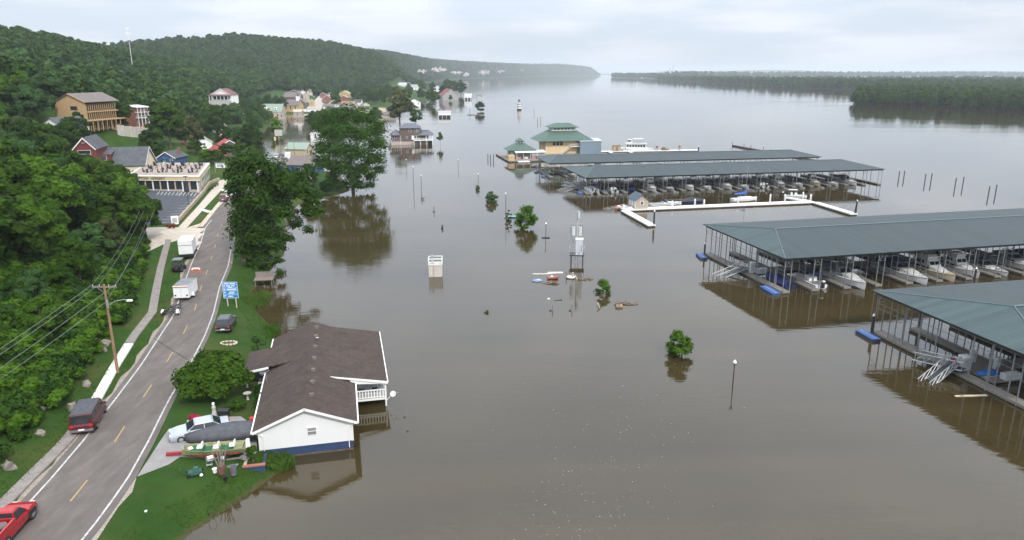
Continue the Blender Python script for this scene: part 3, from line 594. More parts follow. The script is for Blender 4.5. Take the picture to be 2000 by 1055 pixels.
def dock(label, origin, ang, LX, WY, eave, rise, inset, bay, eastend=True, nf=None, pick=None, lod=1):
    o = thing('covered_dock', label, 'boat dock', (origin[0], origin[1], 0), ang, 'covered boat docks of the marina'); ov = .5; my = WY/2
    x0, x1, y0, y1, zt = -ov, LX+ov, -ov, WY+ov, eave+rise; a, b = inset, (LX-inset if eastend else LX+ov)
    S = lambda q, m: MB().slab(q, .12).build('roof_plane', m, o)
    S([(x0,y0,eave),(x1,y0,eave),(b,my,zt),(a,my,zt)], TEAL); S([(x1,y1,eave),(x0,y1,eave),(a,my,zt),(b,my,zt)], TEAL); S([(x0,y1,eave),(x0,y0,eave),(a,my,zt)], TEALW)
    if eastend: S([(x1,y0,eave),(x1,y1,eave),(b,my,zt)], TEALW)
    MB().tube((a,my,zt+.02), (b,my,zt+.02), .13, 6).build('ridge_cap', CAPM, o)
    for yy in (y0, y1): MB().tube((x0+.1,yy+(.1 if yy == y0 else -.1),eave+.02), (a,my,zt+.02), .09, 6).build('hip_cap', CAPM, o)
    fr = MB()
    for yy in (.0, WY): fr.bx(0, LX, yy-.06, yy+.06, eave-.45, eave-.18)
    for xx in (0, LX): fr.bx(xx-.06, xx+.06, 0, WY, eave-.45, eave-.18)
    fr.build('eave_beam', DARKM, o)
    # walkways
    MB().bx(0, LX, my-1.1, my+1.1, .12, .42).build('main_walkway', PLANK, o); MB().bx(.1, LX-.1, my-1.0, my+1.0, -.25, .12).build('pontoon_float', FLOATM, o)
    nfing = int(LX//bay)+1; pm = post_mesh(round(eave-.2, 2)); fl = my-1.1; tr = MB()
    fm = MB().bx(-.65,.65,0,fl,.12,.42).mesh('finger', PLANK); ff = MB().bx(-.6,.6,.1,fl,-.25,.12).mesh('finger_float', FLOATM)
    br = MB(); zb = eave-.2
    for c in ((-.6,zb,.6,zb-1.3),(-.6,zb-1.3,.6,zb)): br.tube((c[0],0,c[1]),(c[2],0,c[3]),.028,4,cap=False)
    br.tube((-.6,0,zb-1.3),(.6,0,zb-1.3),.028,4,cap=False); brm = br.mesh('cross_brace', POSTM)
    for i in range(nfing):
        x = min(max(i*bay, .65), LX-.65)
        for side in (0, 1):
            if side and pick is not None and i > pick: continue
            f = put('finger', fm, o, (x, 0 if not side else WY, 0), math.pi*side)
            put('finger_float', ff, f)
            for dx in (-.6, .6):
                for dy in (.12, fl*.33, fl*.66):
                    if lod > 1 and dy > 1 and dx > 0: continue
                    put('post', pm, o, (x+dx, dy if not side else WY-dy, 0))
            if lod == 1 or not side: put('cross_brace', brm, o, (x, .12 if not side else WY-.12, 0))
        tr.bx(x-.05, x+.05, 0, WY, eave-.3, eave-.15)
        if x < inset+.2 or (eastend and x > LX-inset-.2): continue
        tr.tube((x,0,eave-.3),(x,my,zt-.3),.05,4,cap=False); tr.tube((x,WY,eave-.3),(x,my,zt-.3),.05,4,cap=False)
        for k in (.2, .4, .6, .8): tr.tube((x,my*k,eave-.3),(x,my*(k+.1),eave-.3+rise*(k+.1)-.1),.03,4,cap=False)
    tr.build('roof_truss', DARKM, o)
    for k in range(1, int(WY//2.6)):                          # posts along the west end
        if abs(k*2.6-my) > 1.2: put('post', pm, o, (.1, k*2.6, 0))
    rl_ = MB().tube((.1,0,eave-1.6),(.1,WY,eave-1.6),.03,4,cap=False); rl_.tube((.1,0,eave-2.3),(.1,WY,eave-2.3),.025,4,cap=False); rl_.build('end_rail', POSTM, o)
    return o
def loc(o, x, y, z=0):
    c, s = math.cos(o.rotation_euler.z), math.sin(o.rotation_euler.z); return (o.location.x+x*c-y*s, o.location.y+x*s+y*c, o.location.z+z)
D3 = dock('long teal roofed dock reaching out of the picture, right of the lamp post', (42.9,108.6), R(13), 110, 26, 6.0, 1.6, 6.2, 5.9, False, pick=9)
D4 = dock('teal roofed dock nearest to the camera, cut by the right picture edge', (54.0,65.3), R(12), 60, 26.2, 6.0, 1.6, 7.6, 6.4, False, pick=5)
D2 = dock('teal roofed dock behind the white floating dock with a row of boats under it', (21.3,204.2), R(11.4), 96, 24, 5.0, 1.7, 6, 6.0, True, lod=2)
D1 = dock('farthest teal roofed dock, in front of the green roofed marina building', (12.5,237.6), R(11.2), 99, 20, 5.0, 1.5, 5, 6.2, True, lod=2)
# west end walk of the docks, blue floats, boxes
def west_walk(D, WY):
    MB().bx(-.05, 1.5, WY/2+1.1, WY-.1, .13, .43).build('end_walkway', PLANK, D); MB().bx(.05, 1.4, WY/2+1.1, WY-.1, -.25, .13).build('end_float', FLOATM, D)
for D, wy, w in ((D3,26,'the long dock beside the lamp post'),(D4,26.2,'the nearest dock')):
    west_walk(D, wy)
for D, x, y, lab, rz, s in ((D3,-1.3,24.6,'blue float at the far left corner of the long right hand dock',1.35,1),(D3,-1.2,1.6,'blue float at the near left corner of the long right hand dock',1.5,1.15),(D4,-1.4,25.2,'blue float at the left corner of the nearest dock',1.5,1),
    (D2,-1.0,3,'small blue float at the near left corner of the dock with the boat row',1.5,.9),(D2,-1.2,18,'blue float by the gangway of the dock with the boat row',1.4,.9),(D1,-1.2,4,'blue float at the left end of the farthest roofed dock',1.4,1),(D1,-1.2,15,'dark blue float below the small green roofed building',1.4,.9)):
    f = thing('blue_float', lab, 'float', loc(D, x, y, 0), D.rotation_euler.z+rz, 'blue floats'); f.scale = (s, s, s)
    MB().rbx(0,0,.28,3.6,1.3,.1).build('deck', BLUEF, f); MB().rbx(0,0,-.15,3.7,1.35,.42,0,.94,.94).build('hull', mat('dark_blue_float', (.02,.035,.07), .5), f); MB().rbx(0,0,.381,3.4,.1,.05).build('rib', mat('pale_blue', (.3,.42,.6), .6), f)
BOXM = mat('utility_box', (.5,.54,.55), .5, var=.08)
for D, x, y, z, sx, sy, sz, lab in ((D3,1.4,11.4,.42,.8,.6,1.9,'grey utility cabinet on the long right hand dock'),(D3,2.7,10.6,.42,1.8,.7,.9,'low pale dock box on the long right hand dock'),(D4,1.6,12.6,.42,1.1,.9,1.7,'grey utility cabinet on the nearest dock by the wrecked gangway'),(D4,4.4,14.3,.42,.6,.5,1.4,'narrow white cabinet behind the grey one on the nearest dock'),(D4,5.4,11.9,.42,.55,.5,1.4,'white power pedestal behind the blue tarp'),(D4,4.6,9.2,.42,2.0,.8,.7,'low white dock box beside the blue tarp')):
    f = thing('dock_box', lab, 'cabinet', loc(D, x, y, z), D.rotation_euler.z); MB().rbx(0,0,0,sx,sy,sz*.94).build('cabinet_body', BOXM, f); MB().rbx(0,0,sz*.94,sx*1.08,sy*1.1,sz*.06,0,.95,.95).build('lid', WHITE, f); MB().bx(-sx*.3,sx*.3,-sy/2-.012,-sy/2,sz*.2,sz*.8).build('door', mat('box_door', (.44,.48,.5), .5), f)
f = thing('tarp_heap', 'crumpled bright blue tarp on the nearest dock', 'tarp', loc(D4, 3.3, 10.8, .42), D4.rotation_euler.z); MB().blob(0,0,.1,1.5,.75,.34,5,10,5,.22).build('cover', mat('blue_tarp', (.02,.16,.5), .5, var=.2), f)
MB().tube((-1.3,-.72,.03),(1.3,-.72,.03),.03,5).build('rope', WHITE, f)
for D, x, y, lab in ((D4,2.4,14.9,'red can hanging at the walkway of the nearest dock'),(D4,5.0,11.2,'red can beside the white pedestal')):
    f = thing('red_can', lab, 'can', loc(D, x, y, .42)); MB().cyl(0,0,0,.45,.2).build('can_body', mat('red_can', (.4,.03,.03), .5), f); MB().tube((-.1,0,.5),(.1,0,.5),.03,5).build('handle', BLACK, f)
MB().bx(2.2, 6.5, 9.0, 15.2, .11, .40).build('service_platform', PLANK, D4)
# pilings
PILE = mat('dark_pile', (.03,.03,.033), .7); PCAP = mat('white_cap', (.75,.75,.73), .6)
def piling(x, y, h, lab, r=.17, m=PILE, name='piling', group='mooring piles', cap=True):
    p = thing(name, lab, 'pile', (x, y, 0), 0, group); MB().cyl(0,0,-1.5,h,r).build('shaft', m, p)
    if cap: MB().cyl(0,0,h,h+.35,r*1.1,.03).build('cap', PCAP, p)
    return p
for D, x, y, h, lab in ((D3,-.2,25.6,2.3,'dark pile at the far left corner of the long right hand dock'),(D4,-.25,26,2.6,'dark pile at the left corner of the nearest dock'),(D3,5.9*6+1.0,-.1,2.0,'dark white capped pile between two cruisers under the long dock'),(D3,5.9*9+1.0,-.1,2.2,'dark white capped pile farther right under the long dock'),(D4,7.3,26.3,2.8,'dark pile at the second finger of the nearest dock')): piling(*loc(D, x, y)[:2], h, lab)
# ------------------------------------------------------------ boats
HULLW = mat('boat_white', (.68,.68,.66), .25, var=.05, coat=.3); HULLG = mat('boat_grey', (.4,.41,.4), .35, var=.08); HULLD = mat('boat_navy', (.015,.025,.09), .35, var=.1); CANV = mat('navy_canvas', (.012,.02,.1), .8, var=.2); CANVG = mat('grey_canvas', (.16,.17,.18), .85, var=.15); BEIGE = mat('boat_beige', (.55,.47,.33), .4, var=.06)
def hull_rings(L_, B, free, n=9, rake=.12, vee=.35, draft=.3):
    R_ = []
    for i in range(n):
        t = i/(n-1); w = B/2*(1-.12*(1-t)**2)*(1-max(0, (t-.45)/.55)**2.4*.985); zs = free*(1+.3*t*t); kz = -draft+vee*max(0, t-.7)**1.5*3.2
        x = -L_/2+L_*t; ch = min(.12+.5*max(0, t-.6), zs*.7)
        lean = rake*L_*max(0, t-.75)*.4
        R_.append([(x+lean,-w,zs),(x+lean*.5,-w*.93,ch),(x,0,kz),(x+lean*.5,w*.93,ch),(x+lean,w,zs),(x+lean,w*.9,zs+.05),(x+lean,-w*.9,zs+.05)])
    return R_
def boat(kind, label, at_, rz, L_=9., B=3., group='boats at the marina', hull=HULLW, canvas=CANV, name=None):
    o = thing(name or {'cruiser':'cabin_cruiser','fly':'flybridge_cruiser','run':'runabout','pont':'pontoon_boat','cover':'covered_boat','out':'outboard_boat'}[kind], label, 'boat', (at_[0], at_[1], at_[2] if len(at_) > 2 else 0), rz, group)
    fr = .95 if kind in ('cruiser', 'fly') else .62
    if kind == 'pont':
        for yy in (-B*.36, B*.36): MB().tube((-L_/2,yy,.12),(L_/2-.5,yy,.12),.3,10).tube((L_/2-.5,yy,.12),(L_/2,yy,.25),.3,10,.08).build('pontoon', STEEL, o)
        MB().bx(-L_/2,L_/2-.2,-B/2,B/2,.42,.52).build('deck', HULLG, o)
        for q in ((-L_/2+.6,L_/2-.7,-B/2,-B/2+.06),(-L_/2+.6,L_/2-.7,B/2-.06,B/2),(L_/2-.76,L_/2-.7,-B/2,B/2)): MB().bx(*q,.52,1.25).build('fence_panel', WHITE, o)
        MB().bx(-L_/2+.8,-.2,-B/2+.2,B/2-.2,2.3,2.38).build('canopy', canvas, o)
        for xx in (-L_/2+.9, -.3):
            for yy in (-B/2+.25, B/2-.25): MB().cyl(xx,yy,.5,2.3,.025,n=5).build('canopy_pole', STEEL, o)
        for yy in (-.7, .7): MB().bx(-1.2,-.5,yy-.3,yy+.3,.52,1.2).build('seat', HULLW, o)
        MB().rbx(-L_/2-.25,0,.2,.4,.4,1.1,0,.8,.8).build('outboard_motor', BLACK, o); return o
    hb = MB().loft(hull_rings(L_, B, fr)).build('hull', hull, o)
    MB().loft([[(p[0]*1.0, p[1]*1.015, p[2]*.985-.04+dz) for p in (r[0], r[4])] for r in hull_rings(L_, B, fr) for dz in (0,)], closed=False, caps=False).build('rub_rail', DARKM, hb) if False else None
    st = MB()
    for s in (-1, 1):
        rr_ = hull_rings(L_, B, fr)
        for a, b in zip(rr_, rr_[1:]):
            p, q = Vector(a[0 if s < 0 else 4]), Vector(b[0 if s < 0 else 4]); st.tube(p+Vector((0,s*.02,-.06)), q+Vector((0,s*.02,-.06)), .035, 4, cap=False)
    st.build('rub_rail', DARKM, hb)
    z = fr+.05
    if kind == 'cover':
        MB().loft([[(x,-w,z-.1),(x,-w*.6,z+.25),(x,0,h),(x,w*.6,z+.25),(x,w,z-.1)] for x, w, h in ((-L_/2-.05,B*.46,z+.35),(-L_/4,B*.51,z+.6),(0,B*.51,z+1.0),(L_/5,B*.48,z+.7),(L_*.36,B*.33,z+.35),(L_*.47,B*.08,z+.15))], closed=False, caps=False).build('canvas_cover', canvas, o, True)
        MB().rbx(-L_/2-.25,0,.2,.35,.4,.9,0,.8,.8).build('outboard_motor', BLACK, o); return o
    if kind == 'out':
        MB().bx(-L_*.42,L_*.1,-B*.36,B*.36,z-.3,z+.02).build('cockpit', CANVG, o)
        MB().rbx(.1,0,z,.9,.9,.75,0,.7,.8).build('console', HULLW, o); MB().quad((.45,-.42,z+.7),(.45,.42,z+.7),(.3,.36,z+1.15),(.3,-.36,z+1.15)).build('windshield', GLASS, o)
        for yy in (-.45, .45): MB().bx(-1.3,-.8,yy-.28,yy+.28,z,z+.75).build('seat', WHITE, o)
        e = MB().rbx(-L_/2-.3,0,.25,.45,.45,1.25,0,.75,.8).build('outboard_motor', BLACK, o); MB().rbx(-L_/2-.3,0,1.3,.5,.5,.22,0,.8,.8).build('cowling', HULLW, e)
        for yy in (-B*.35, B*.35):
            for xx in (-L_*.3, L_*.05): MB().cyl(xx,yy,z,z+1.5,.025,n=5).build('top_pole', STEEL, o)
        MB().bx(-L_*.32,L_*.07,-B*.4,B*.4,z+1.5,z+1.57).build('bimini_top', canvas, o); return o
    # cabin trunk, windshield
    cx0, cx1 = (-L_*.22, L_*.3) if kind != 'run' else (-L_*.1, L_*.16)
    hgt_ = .62 if kind != 'run' else .3
    MB().loft([[(x,-w,z-.05),(x,-w*.86,z+h),(x,w*.86,z+h),(x,w,z-.05)] for x, w, h in ((cx0,B*.42,hgt_),(L_*.08,B*.4,hgt_),(L_*.2,B*.34,hgt_*.8),(cx1+L_*.08,B*.2,.06))]).build('cabin', HULLW, o)
    for s in (-1, 1): MB().quad((cx0+.3,s*(B*.415),z+hgt_*.35),(L_*.1,s*(B*.395),z+hgt_*.35),(L_*.08,s*(B*.37),z+hgt_*.78),(cx0+.4,s*(B*.385),z+hgt_*.78)).build('cabin_window', GLASS, o)
    MB().rbx(L_*.26,0,z+hgt_*.4,.5,.5,.06).build('deck_hatch', GLASS, o)
    MB().bx(-L_*.46,cx0-.05,-B*.38,B*.38,z-.02,z+.03).build('cockpit', CANVG, o)
    wz = z+hgt_
    if kind == 'cruiser' or kind == 'run':
        xw = L_*.02
        w_ = MB().quad((xw,-B*.36,wz),(xw,B*.36,wz),(xw-.55,B*.31,wz+.62),(xw-.55,-B*.31,wz+.62))
        for s in (-1, 1): w_.quad((xw,s*B*.365,wz),(xw-1.3,s*B*.37,wz),(xw-1.2,s*B*.33,wz+.6),(xw-.55,s*B*.315,wz+.62))
        w_.build('windshield', GLASS, o)
        MB().path([(xw,-B*.36,wz+.02),(xw-.55,-B*.31,wz+.64),(xw-.55,B*.31,wz+.64),(xw,B*.36,wz+.02)],.03,5).build('windshield_frame', STEEL, o)
        if kind == 'cruiser':
            MB().loft([[(x,-B*.4,wz-.1),(x,-B*.36,wz+h),(x,B*.36,wz+h),(x,B*.4,wz-.1)] for x, h in ((-L_*.45,.5),(-L_*.3,.95),(-L_*.09,.85))]).build('cockpit_canvas', canvas, o)
            MB().path([(-L_*.2,-B*.42,wz),(-L_*.24,-B*.36,wz+1.25),(-L_*.24,B*.36,wz+1.25),(-L_*.2,B*.42,wz)],.06,6).build('radar_arch', HULLW, o)
    else:
        MB().loft([[(x,-w,wz-.05),(x+sl,-w*.9,wz+1.0),(x+sl,w*.9,wz+1.0),(x,w,wz-.05)] for x, w, sl in ((-L_*.25,B*.4,0),(-.1,B*.4,0),(L_*.1,B*.36,-.6))]).build('deckhouse', HULLW, o)
        for s in (-1, 1): MB().quad((-L_*.22,s*B*.393,wz+.35),(-.2,s*B*.393,wz+.35),(-.4,s*B*.368,wz+.85),(-L_*.22,s*B*.368,wz+.85)).build('side_window', GLASS, o)
        for a, b in ((-.92,-.04), (.04,.92)): MB().quad((L_*.1-.14,a*B*.34,wz+.25),(L_*.1-.14,b*B*.34,wz+.25),(L_*.1-.55,b*B*.31,wz+.9),(L_*.1-.55,a*B*.31,wz+.9)).build('front_window', GLASS, o)
        MB().loft([[(x,-w,wz+1.0),(x+.15,-w*1.05,wz+1.6),(x+.15,w*1.05,wz+1.6),(x,w,wz+1.0)] for x, w in ((-L_*.2,B*.36),(L_*.02,B*.33))]).build('flybridge', HULLW, o)
        MB().bx(-L_*.18,-L_*.02,-B*.34,B*.34,wz+1.6,wz+1.75).build('bridge_cover', canvas, o)
    rail = MB(); pr = [(L_*(.1+.1*k), B*.46*(1-max(0,(.1+.1*k+.05)/.55)**2.4)) for k in range(5)]
    for s in (-1, 1):
        pts_ = [(x,s*w,z+.6+.05*k) for k, (x, w) in enumerate(pr)]; rail.path(pts_, .022, 4)
        for k, (x, w) in enumerate(pr): rail.tube((x,s*w,z-.05),(x,s*w,z+.6+.05*k),.018,4)
    rail.build('bow_rail', CHROME, o)
    return o
B3 = D3.rotation_euler.z
def slip(D, i, bay, dx, y, z=0): return loc(D, i*bay+dx, y, z)
OUT = -math.pi/2
boat('cover', 'boat under dark navy canvas in the first slip of the long dock', slip(D3,0,5.9,3.1,6), B3-OUT, 7, 2.5, hull=HULLD)
boat('out', 'white boat with black outboard facing out in the second slip of the long dock', slip(D3,1,5.9,1.95,4.8), B3-OUT, 7.2, 2.5)
boat('cruiser', 'white pointed cruiser in the third slip of the long dock', slip(D3,2,5.9,2.6,4.2), B3+OUT, 10, 3.1, canvas=CANVG)
boat('cruiser', 'big white cruiser with navy blue canvas band under the long dock', slip(D3,4,5.9,2.6,5.0), B3+OUT, 11.5, 3.6)
boat('fly', 'ivory flybridge cruiser right of the one with the navy canvas', slip(D3,5,5.9,2.6,5.0), B3+OUT, 10.5, 3.3, hull=BEIGE, canvas=WHITE)
boat('fly', 'white cruiser with folded white covers, third from the right under the long dock', slip(D3,6,5.9,2.6,5.2), B3+OUT, 9, 3.0, canvas=WHITE)
boat('run', 'low white cabin boat with dark windows under the long dock', slip(D3,7,5.9,2.5,4.8), B3+OUT, 8.5, 2.8)
boat('cruiser', 'white boat half hidden at the right edge of the long dock', slip(D3,8,5.9,3.6,5.6), B3+OUT, 9, 3.0, canvas=CANVG)
boat('cruiser', 'white cruiser at the picture edge under the long dock', slip(D3,9,5.9,2.6,5.6), B3+OUT, 9, 3.0)
for i, (k, l_, c) in enumerate((('cover',6.5,CANVG),('run',7,CANV),('cover',7,CANVG),('pont',7,CANVG))): boat(k, ('grey covered boat','dark runabout','second grey covered boat','pontoon boat')[i]+' in the back row of the long dock', slip(D3,(2,3,5,7)[i],5.9,2.8,20), B3-OUT, l_, 2.5, canvas=c, hull=HULLG)
B2 = D2.rotation_euler.z
for i, (k, l_, h, c, lab) in enumerate((
 ('pont',7,HULLD,CANV,'pontoon boat with blue canopy, leftmost of the row under the middle dock'),('out',6,HULLG,CANVG,'grey outboard boat half hidden behind posts, second of the middle dock row'),
 ('cover',6.5,HULLD,CANV,'boat under blue canvas left of the bright white cruiser'),('fly',8.5,HULLW,WHITE,'bright white cruiser with white cover, above the shed roof'),
 ('run',7.5,HULLG,CANVG,'grey runabout right of the bright white cruiser'),('cruiser',8,HULLW,CANVG,'slim white boat, sixth of the middle dock row'),
 ('run',7,HULLW,CANV,'small white runabout in the middle of the dock row'),('cruiser',9,HULLW,CANVG,'tall white cruiser left of the sailboat mast'),
 ('run',8,HULLW,CANVG,'white boat right behind the sailboat mast'),('out',6.5,HULLG,CANVG,'dark outboard boat right of the mast'),
 ('fly',8,HULLG,WHITE,'white boat with tall frame, stern out, in the middle dock row'),('run',7.5,HULLW,CANV,'white runabout left of the beige cabin boat'),
 ('fly',8,BEIGE,BEIGE,'beige cabin boat with square windows near the right end of the dock row'),('run',8,HULLW,CANVG,'white boat right of the beige cabin boat'),('cruiser',9.5,HULLW,CANVG,'long white cruiser, last on the right of the dock row'))):
    boat(k, lab, slip(D2,i,6.0,3.0+(.2 if i % 2 else 0),4.4), B2+(OUT if k not in ('out','pont') else -OUT), l_, 2.7, hull=h, canvas=c)
for i in range(1, 13):
    boat(('cover','run','fly','pont')[i % 4], '%s in the row glimpsed between the two farther docks, %s from the left' % (('dark covered boat','white runabout','white flybridge boat','pontoon boat')[i % 4], ('first','second','third','fourth','fifth','sixth','seventh','eighth','ninth','tenth','eleventh','twelfth')[i-1]), slip(D1,i,6.2,3,4.0), D1.rotation_euler.z+OUT, 7, 2.6, canvas=(CANVG, CANV, BLACK)[i % 3], hull=(HULLD, HULLW, HULLW, HULLG)[i % 4], group='boats in the back row')
# ------------------------------------------------------------ wrecked gangways
ALU = mat('aluminium', (.42,.42,.42), .4, .5, var=.1)
def gangway(label, at_, rz, L_=6., tilt=.28, w=1.3):
    o = thing('broken_gangway', label, 'gangway', at_, rz, 'broken gangways'); z = lambda t: t*L_*math.sin(tilt); x = lambda t: t*L_*math.cos(tilt)
    for s in (-1, 1):
        r = MB(); r.tube((x(-.05),s*w/2,z(-.05)+1.0),(x(1),s*w/2,z(1)+1.0),.05,6); r.build('top_rail', ALU, o)
        b = MB().tube((x(-.05),s*w/2,z(-.05)),(x(1),s*w/2,z(1)),.07,6)
        n = 5
        for k in range(n+1): b.tube((x(k/n),s*w/2,z(k/n)),(x(k/n),s*w/2,z(k/n)+1.0),.035,5)
        for k in range(n): b.tube((x(k/n),s*w/2,z(k/n)),(x((k+1)/n),s*w/2,z((k+1)/n)+1.0),.028,5)
        b.build('truss_side', ALU, o)
    MB().slab([(x(0),-w/2+.05,z(0)+.06),(x(1),-w/2+.05,z(1)+.06),(x(1),w/2-.05,z(1)+.06),(x(0),w/2-.05,z(0)+.06)],.05).build('tread', DARKM, o)
    return o
gangway('long broken white gangway sloping into the water at the nearest dock', loc(D4,-5.2,10.8,-.5), D4.rotation_euler.z+.35, 6.3)
gangway('second gangway leaning up against the nearest dock', loc(D4,-1.6,16.2,.5), D4.rotation_euler.z-1.15, 5.2, .08)
gangway('broken gangway in the water at the left end of the long right hand dock', loc(D3,-5.4,11.5,-.5), D3.rotation_euler.z+.1, 6.2)
gangway('gangway lying along the left end of the long right hand dock', loc(D3,.2,16.5,.5), D3.rotation_euler.z-1.2, 4.5, .05)
gangway('broken gangway at the left end of the middle roofed dock', loc(D2,-6.5,7.0,-.5), D2.rotation_euler.z+.3, 7.5, .2)
gangway('gangway dropping from the middle roofed dock towards the blue float', loc(D2,-2.5,16,.4), D2.rotation_euler.z-.9, 7, .05)
for i, (x, y, l_, a, lab) in enumerate(((-2.6,7.0,3.6,-.15,'pale plank floating below the wrecked gangway of the nearest dock'),(1.0,4.6,1.2,-.2,'short plank floating beside the walkway of the nearest dock'))):
    f = loc(D4, x, y, 0); p = thing('floating_plank', lab, 'plank', f, D4.rotation_euler.z+a); MB().rbx(0,0,-.05,l_,.3,.12).build('board', mat('bleached_wood', (.5,.42,.3), .9, var=.2), p); MB().rbx(-l_*.3,0,.07,.3,.32,.04).build('cleat', WOODG, p)
# ------------------------------------------------------------ white floating dock with shed
FD = thing('floating_dock', 'white U shaped floating dock with the small tan shed', 'dock', (0,0,0))
tw = Vector((*at(1216,409,.5), 0)); te = Vector((*at(1587,393.5,.5), 0)); ta = Vector((*at(1273,440,.5), 0)); tb = Vector((*at(1668,418,.5), 0)); tx = Vector((*at(1535,386,.5), 0))
def arm(nm, p, q, w, m=DOCKW, par=FD):
    d = q-p; a = math.atan2(d.y, d.x); c = (p+q)/2; n = max(1, int(d.length/6))
    for i in range(n):
        f = p+d*(i+.5)/n; MB().rbx(f.x, f.y, .3, d.length/n-.06, w, .28, a).build(nm, m, par)
    MB().rbx(c.x, c.y, -.3, d.length-.2, w-.15, .6, a).build('float_tank', FLOATM, par)
arm('deck_panel', tw, te, 2.6); arm('deck_panel', tw+(ta-tw).normalized()*1.35, ta, 1.9); arm('deck_panel', te+(tb-te).normalized()*1.35, tb, 1.9); arm('deck_panel', te+(tx-te).normalized()*1.4, tx, 1.6)
fa = math.atan2((te-tw).y, (te-tw).x)
for px, py, h, m, lab in ((1277,439,3.6,PILE,'dark pile with white cap at the end of the short dock arm'),(1671,417,3.6,PILE,'dark pile at the far end of the right dock arm'),(1313,403,1.7,PCAP,'white pile post right of the shed'),(1357,398,1.5,PCAP,'white post left of the dark pontoon boat'),(1375,399,1.5,PCAP,'white post right of the dark pontoon boat'),(1441,395,1.6,PCAP,'white post at the sailboat bow'),(1504,391,1.9,PCAP,'white post right of the sailboat'),(1533,390,1.7,PCAP,'white post at the inner dock branch'),(1568,387,1.9,PCAP,'white post before the dock corner'),(1583,390,1.7,PCAP,'white post at the dock corner')):
    x, y = at(px, py, .5); piling(x, y, h, lab, .2 if m is PILE else .22, m)
fr_ = thing('hoist_frame', 'thin leaning frame beside the dark pile at the dock end', 'frame', (tb.x, tb.y, .6)); MB().tube((0,0,0),(.6,.6,3.2),.06).build('mast', PILE, fr_); MB().tube((-3.2,2.6,.3),(.6,.6,3.2),.03,4).tube((-1.5,1.2,.1),(.6,.6,3.2),.03,4).build('stay', PILE, fr_)
sh = at(1246,405,.6); S = thing('dock_shed', 'small tan shed with dark blue roof on the white dock', 'shed', (sh[0], sh[1]+.4, .58), fa)
TAN = mat('tan_siding', (.42,.35,.28), .8, var=.1, scale=4, stretch=(.2,.2,8)); NAVYR = mat('navy_shingle', (.07,.095,.13), .85, var=.2, scale=4)
MB().xprism([(-1.7,0),(1.7,0),(1.7,2.3),(0,3.5),(-1.7,2.3)],-2.6,2.4).build('wall', TAN, S)
for q in ([(-2,-2.9,2.15),(0,-2.9,3.6),(0,2.7,3.6),(-2,2.7,2.15)], [(0,-2.9,3.6),(2,-2.9,2.15),(2,2.7,2.15),(0,2.7,3.6)]): MB().slab(q,.1).build('roof', NAVYR, S)
wnd = MB().bx(-.5,.5,-2.66,-2.61,1.0,2.0).build('window', WHITE, S); MB().bx(-.36,.36,-2.68,-2.661,1.12,1.88).build('pane', GLASS, wnd); MB().bx(-.36,.36,-2.7,-2.681,1.47,1.53).build('sash', WHITE, wnd)
for x in (-1.7, 1.62): MB().bx(x,x+.08,-2.63,-2.6,0,2.3).build('corner_trim', WHITE, S)
MB().xprism([(-1.75,2.2),(-1.62,2.2),(0,3.34),(1.62,2.2),(1.75,2.2),(0,3.5)],-2.66,-2.61).build('gable_trim', WHITE, S)
for k in range(3): MB().bx(-1.74,-1.7,-2.2+k*1.5,-1.6+k*1.5,.6,2.0).build('shutter', WHITE, S)
boat('run', 'long low white boat moored right of the tan shed', (*at(1300,401,0), 0), fa+.02, 9, 2.6)
boat('cover', 'boat under a black cover at the white floating dock', (*at(1350,396,0), 0), fa+.02, 7, 2.4, canvas=BLACK, hull=HULLD)
sb = at(1457,394.5,0); SB = thing('sailboat', 'white sailboat with blue sail cover on the white dock', 'sailboat', (sb[0], sb[1]+1.6, 0), fa, 'boats at the marina')
MB().loft(hull_rings(7.5, 2.4, .75)).build('hull', HULLW, SB); MB().loft([[(x,-w,.8),(x,-w*.8,1.2),(x,w*.8,1.2),(x,w,.8)] for x, w in ((-1.4,.75),(.6,.7),(2,.4))]).build('cabin', HULLW, SB); MB().cyl(.3,0,.8,9.6,.055,n=6).build('mast', ALU, SB); MB().tube((.3,0,1.9),(-3,0,1.9),.05).build('boom', ALU, SB)
MB().loft([[(x,-.16,1.95),(x,0,h),(x,.16,1.95)] for x, h in ((.5,2.9),(-.8,2.5),(-3.1,2.2))]).build('sail_cover', mat('blue_sailcover', (.015,.1,.42), .7), SB)
MB().tube((.3,0,9.4),(3.7,0,.9),.012,3,cap=False).tube((.3,0,9.4),(-3.6,0,.9),.012,3,cap=False).build('stay', STEEL, SB)
boat('out', 'white fishing boat moored at the inner branch of the white dock', (*at(1553,386,0), 0), fa-.5, 6, 2.1, canvas=HULLW)
for i, (dx, dy, m_, rz, lab) in enumerate(((-3.2,1.0,HULLW,.5,'white paddle boat left of the dock shed'),(-4.6,.2,mat('orange_plastic',(.7,.16,.05),.5),.2,'orange tipped paddle boat left of the dock shed'),(-3.4,-.9,mat('aqua_plastic',(.2,.45,.5),.5),-.3,'aqua paddle boat below the dock shed'),(-2.2,-1.5,HULLW,.9,'white paddle boat tipped against the dock corner'))):
    p = thing('paddle_boat', lab, 'paddle boat', (sh[0]+dx, sh[1]+dy, .25), fa+rz, 'paddle boats'); MB().loft(hull_rings(2.6,1.2,.35,7,draft=.15)).build('hull', m_, p)
    for s in (-.28,.28): MB().rbx(-.3,s,.35,.5,.42,.45,0,.7,.9).build('seat', WHITE, p)
gangway('thin broken gangway left of the dock shed', (sh[0]-8.5, sh[1]-1.5, -.5), fa+.15, 6, .12)
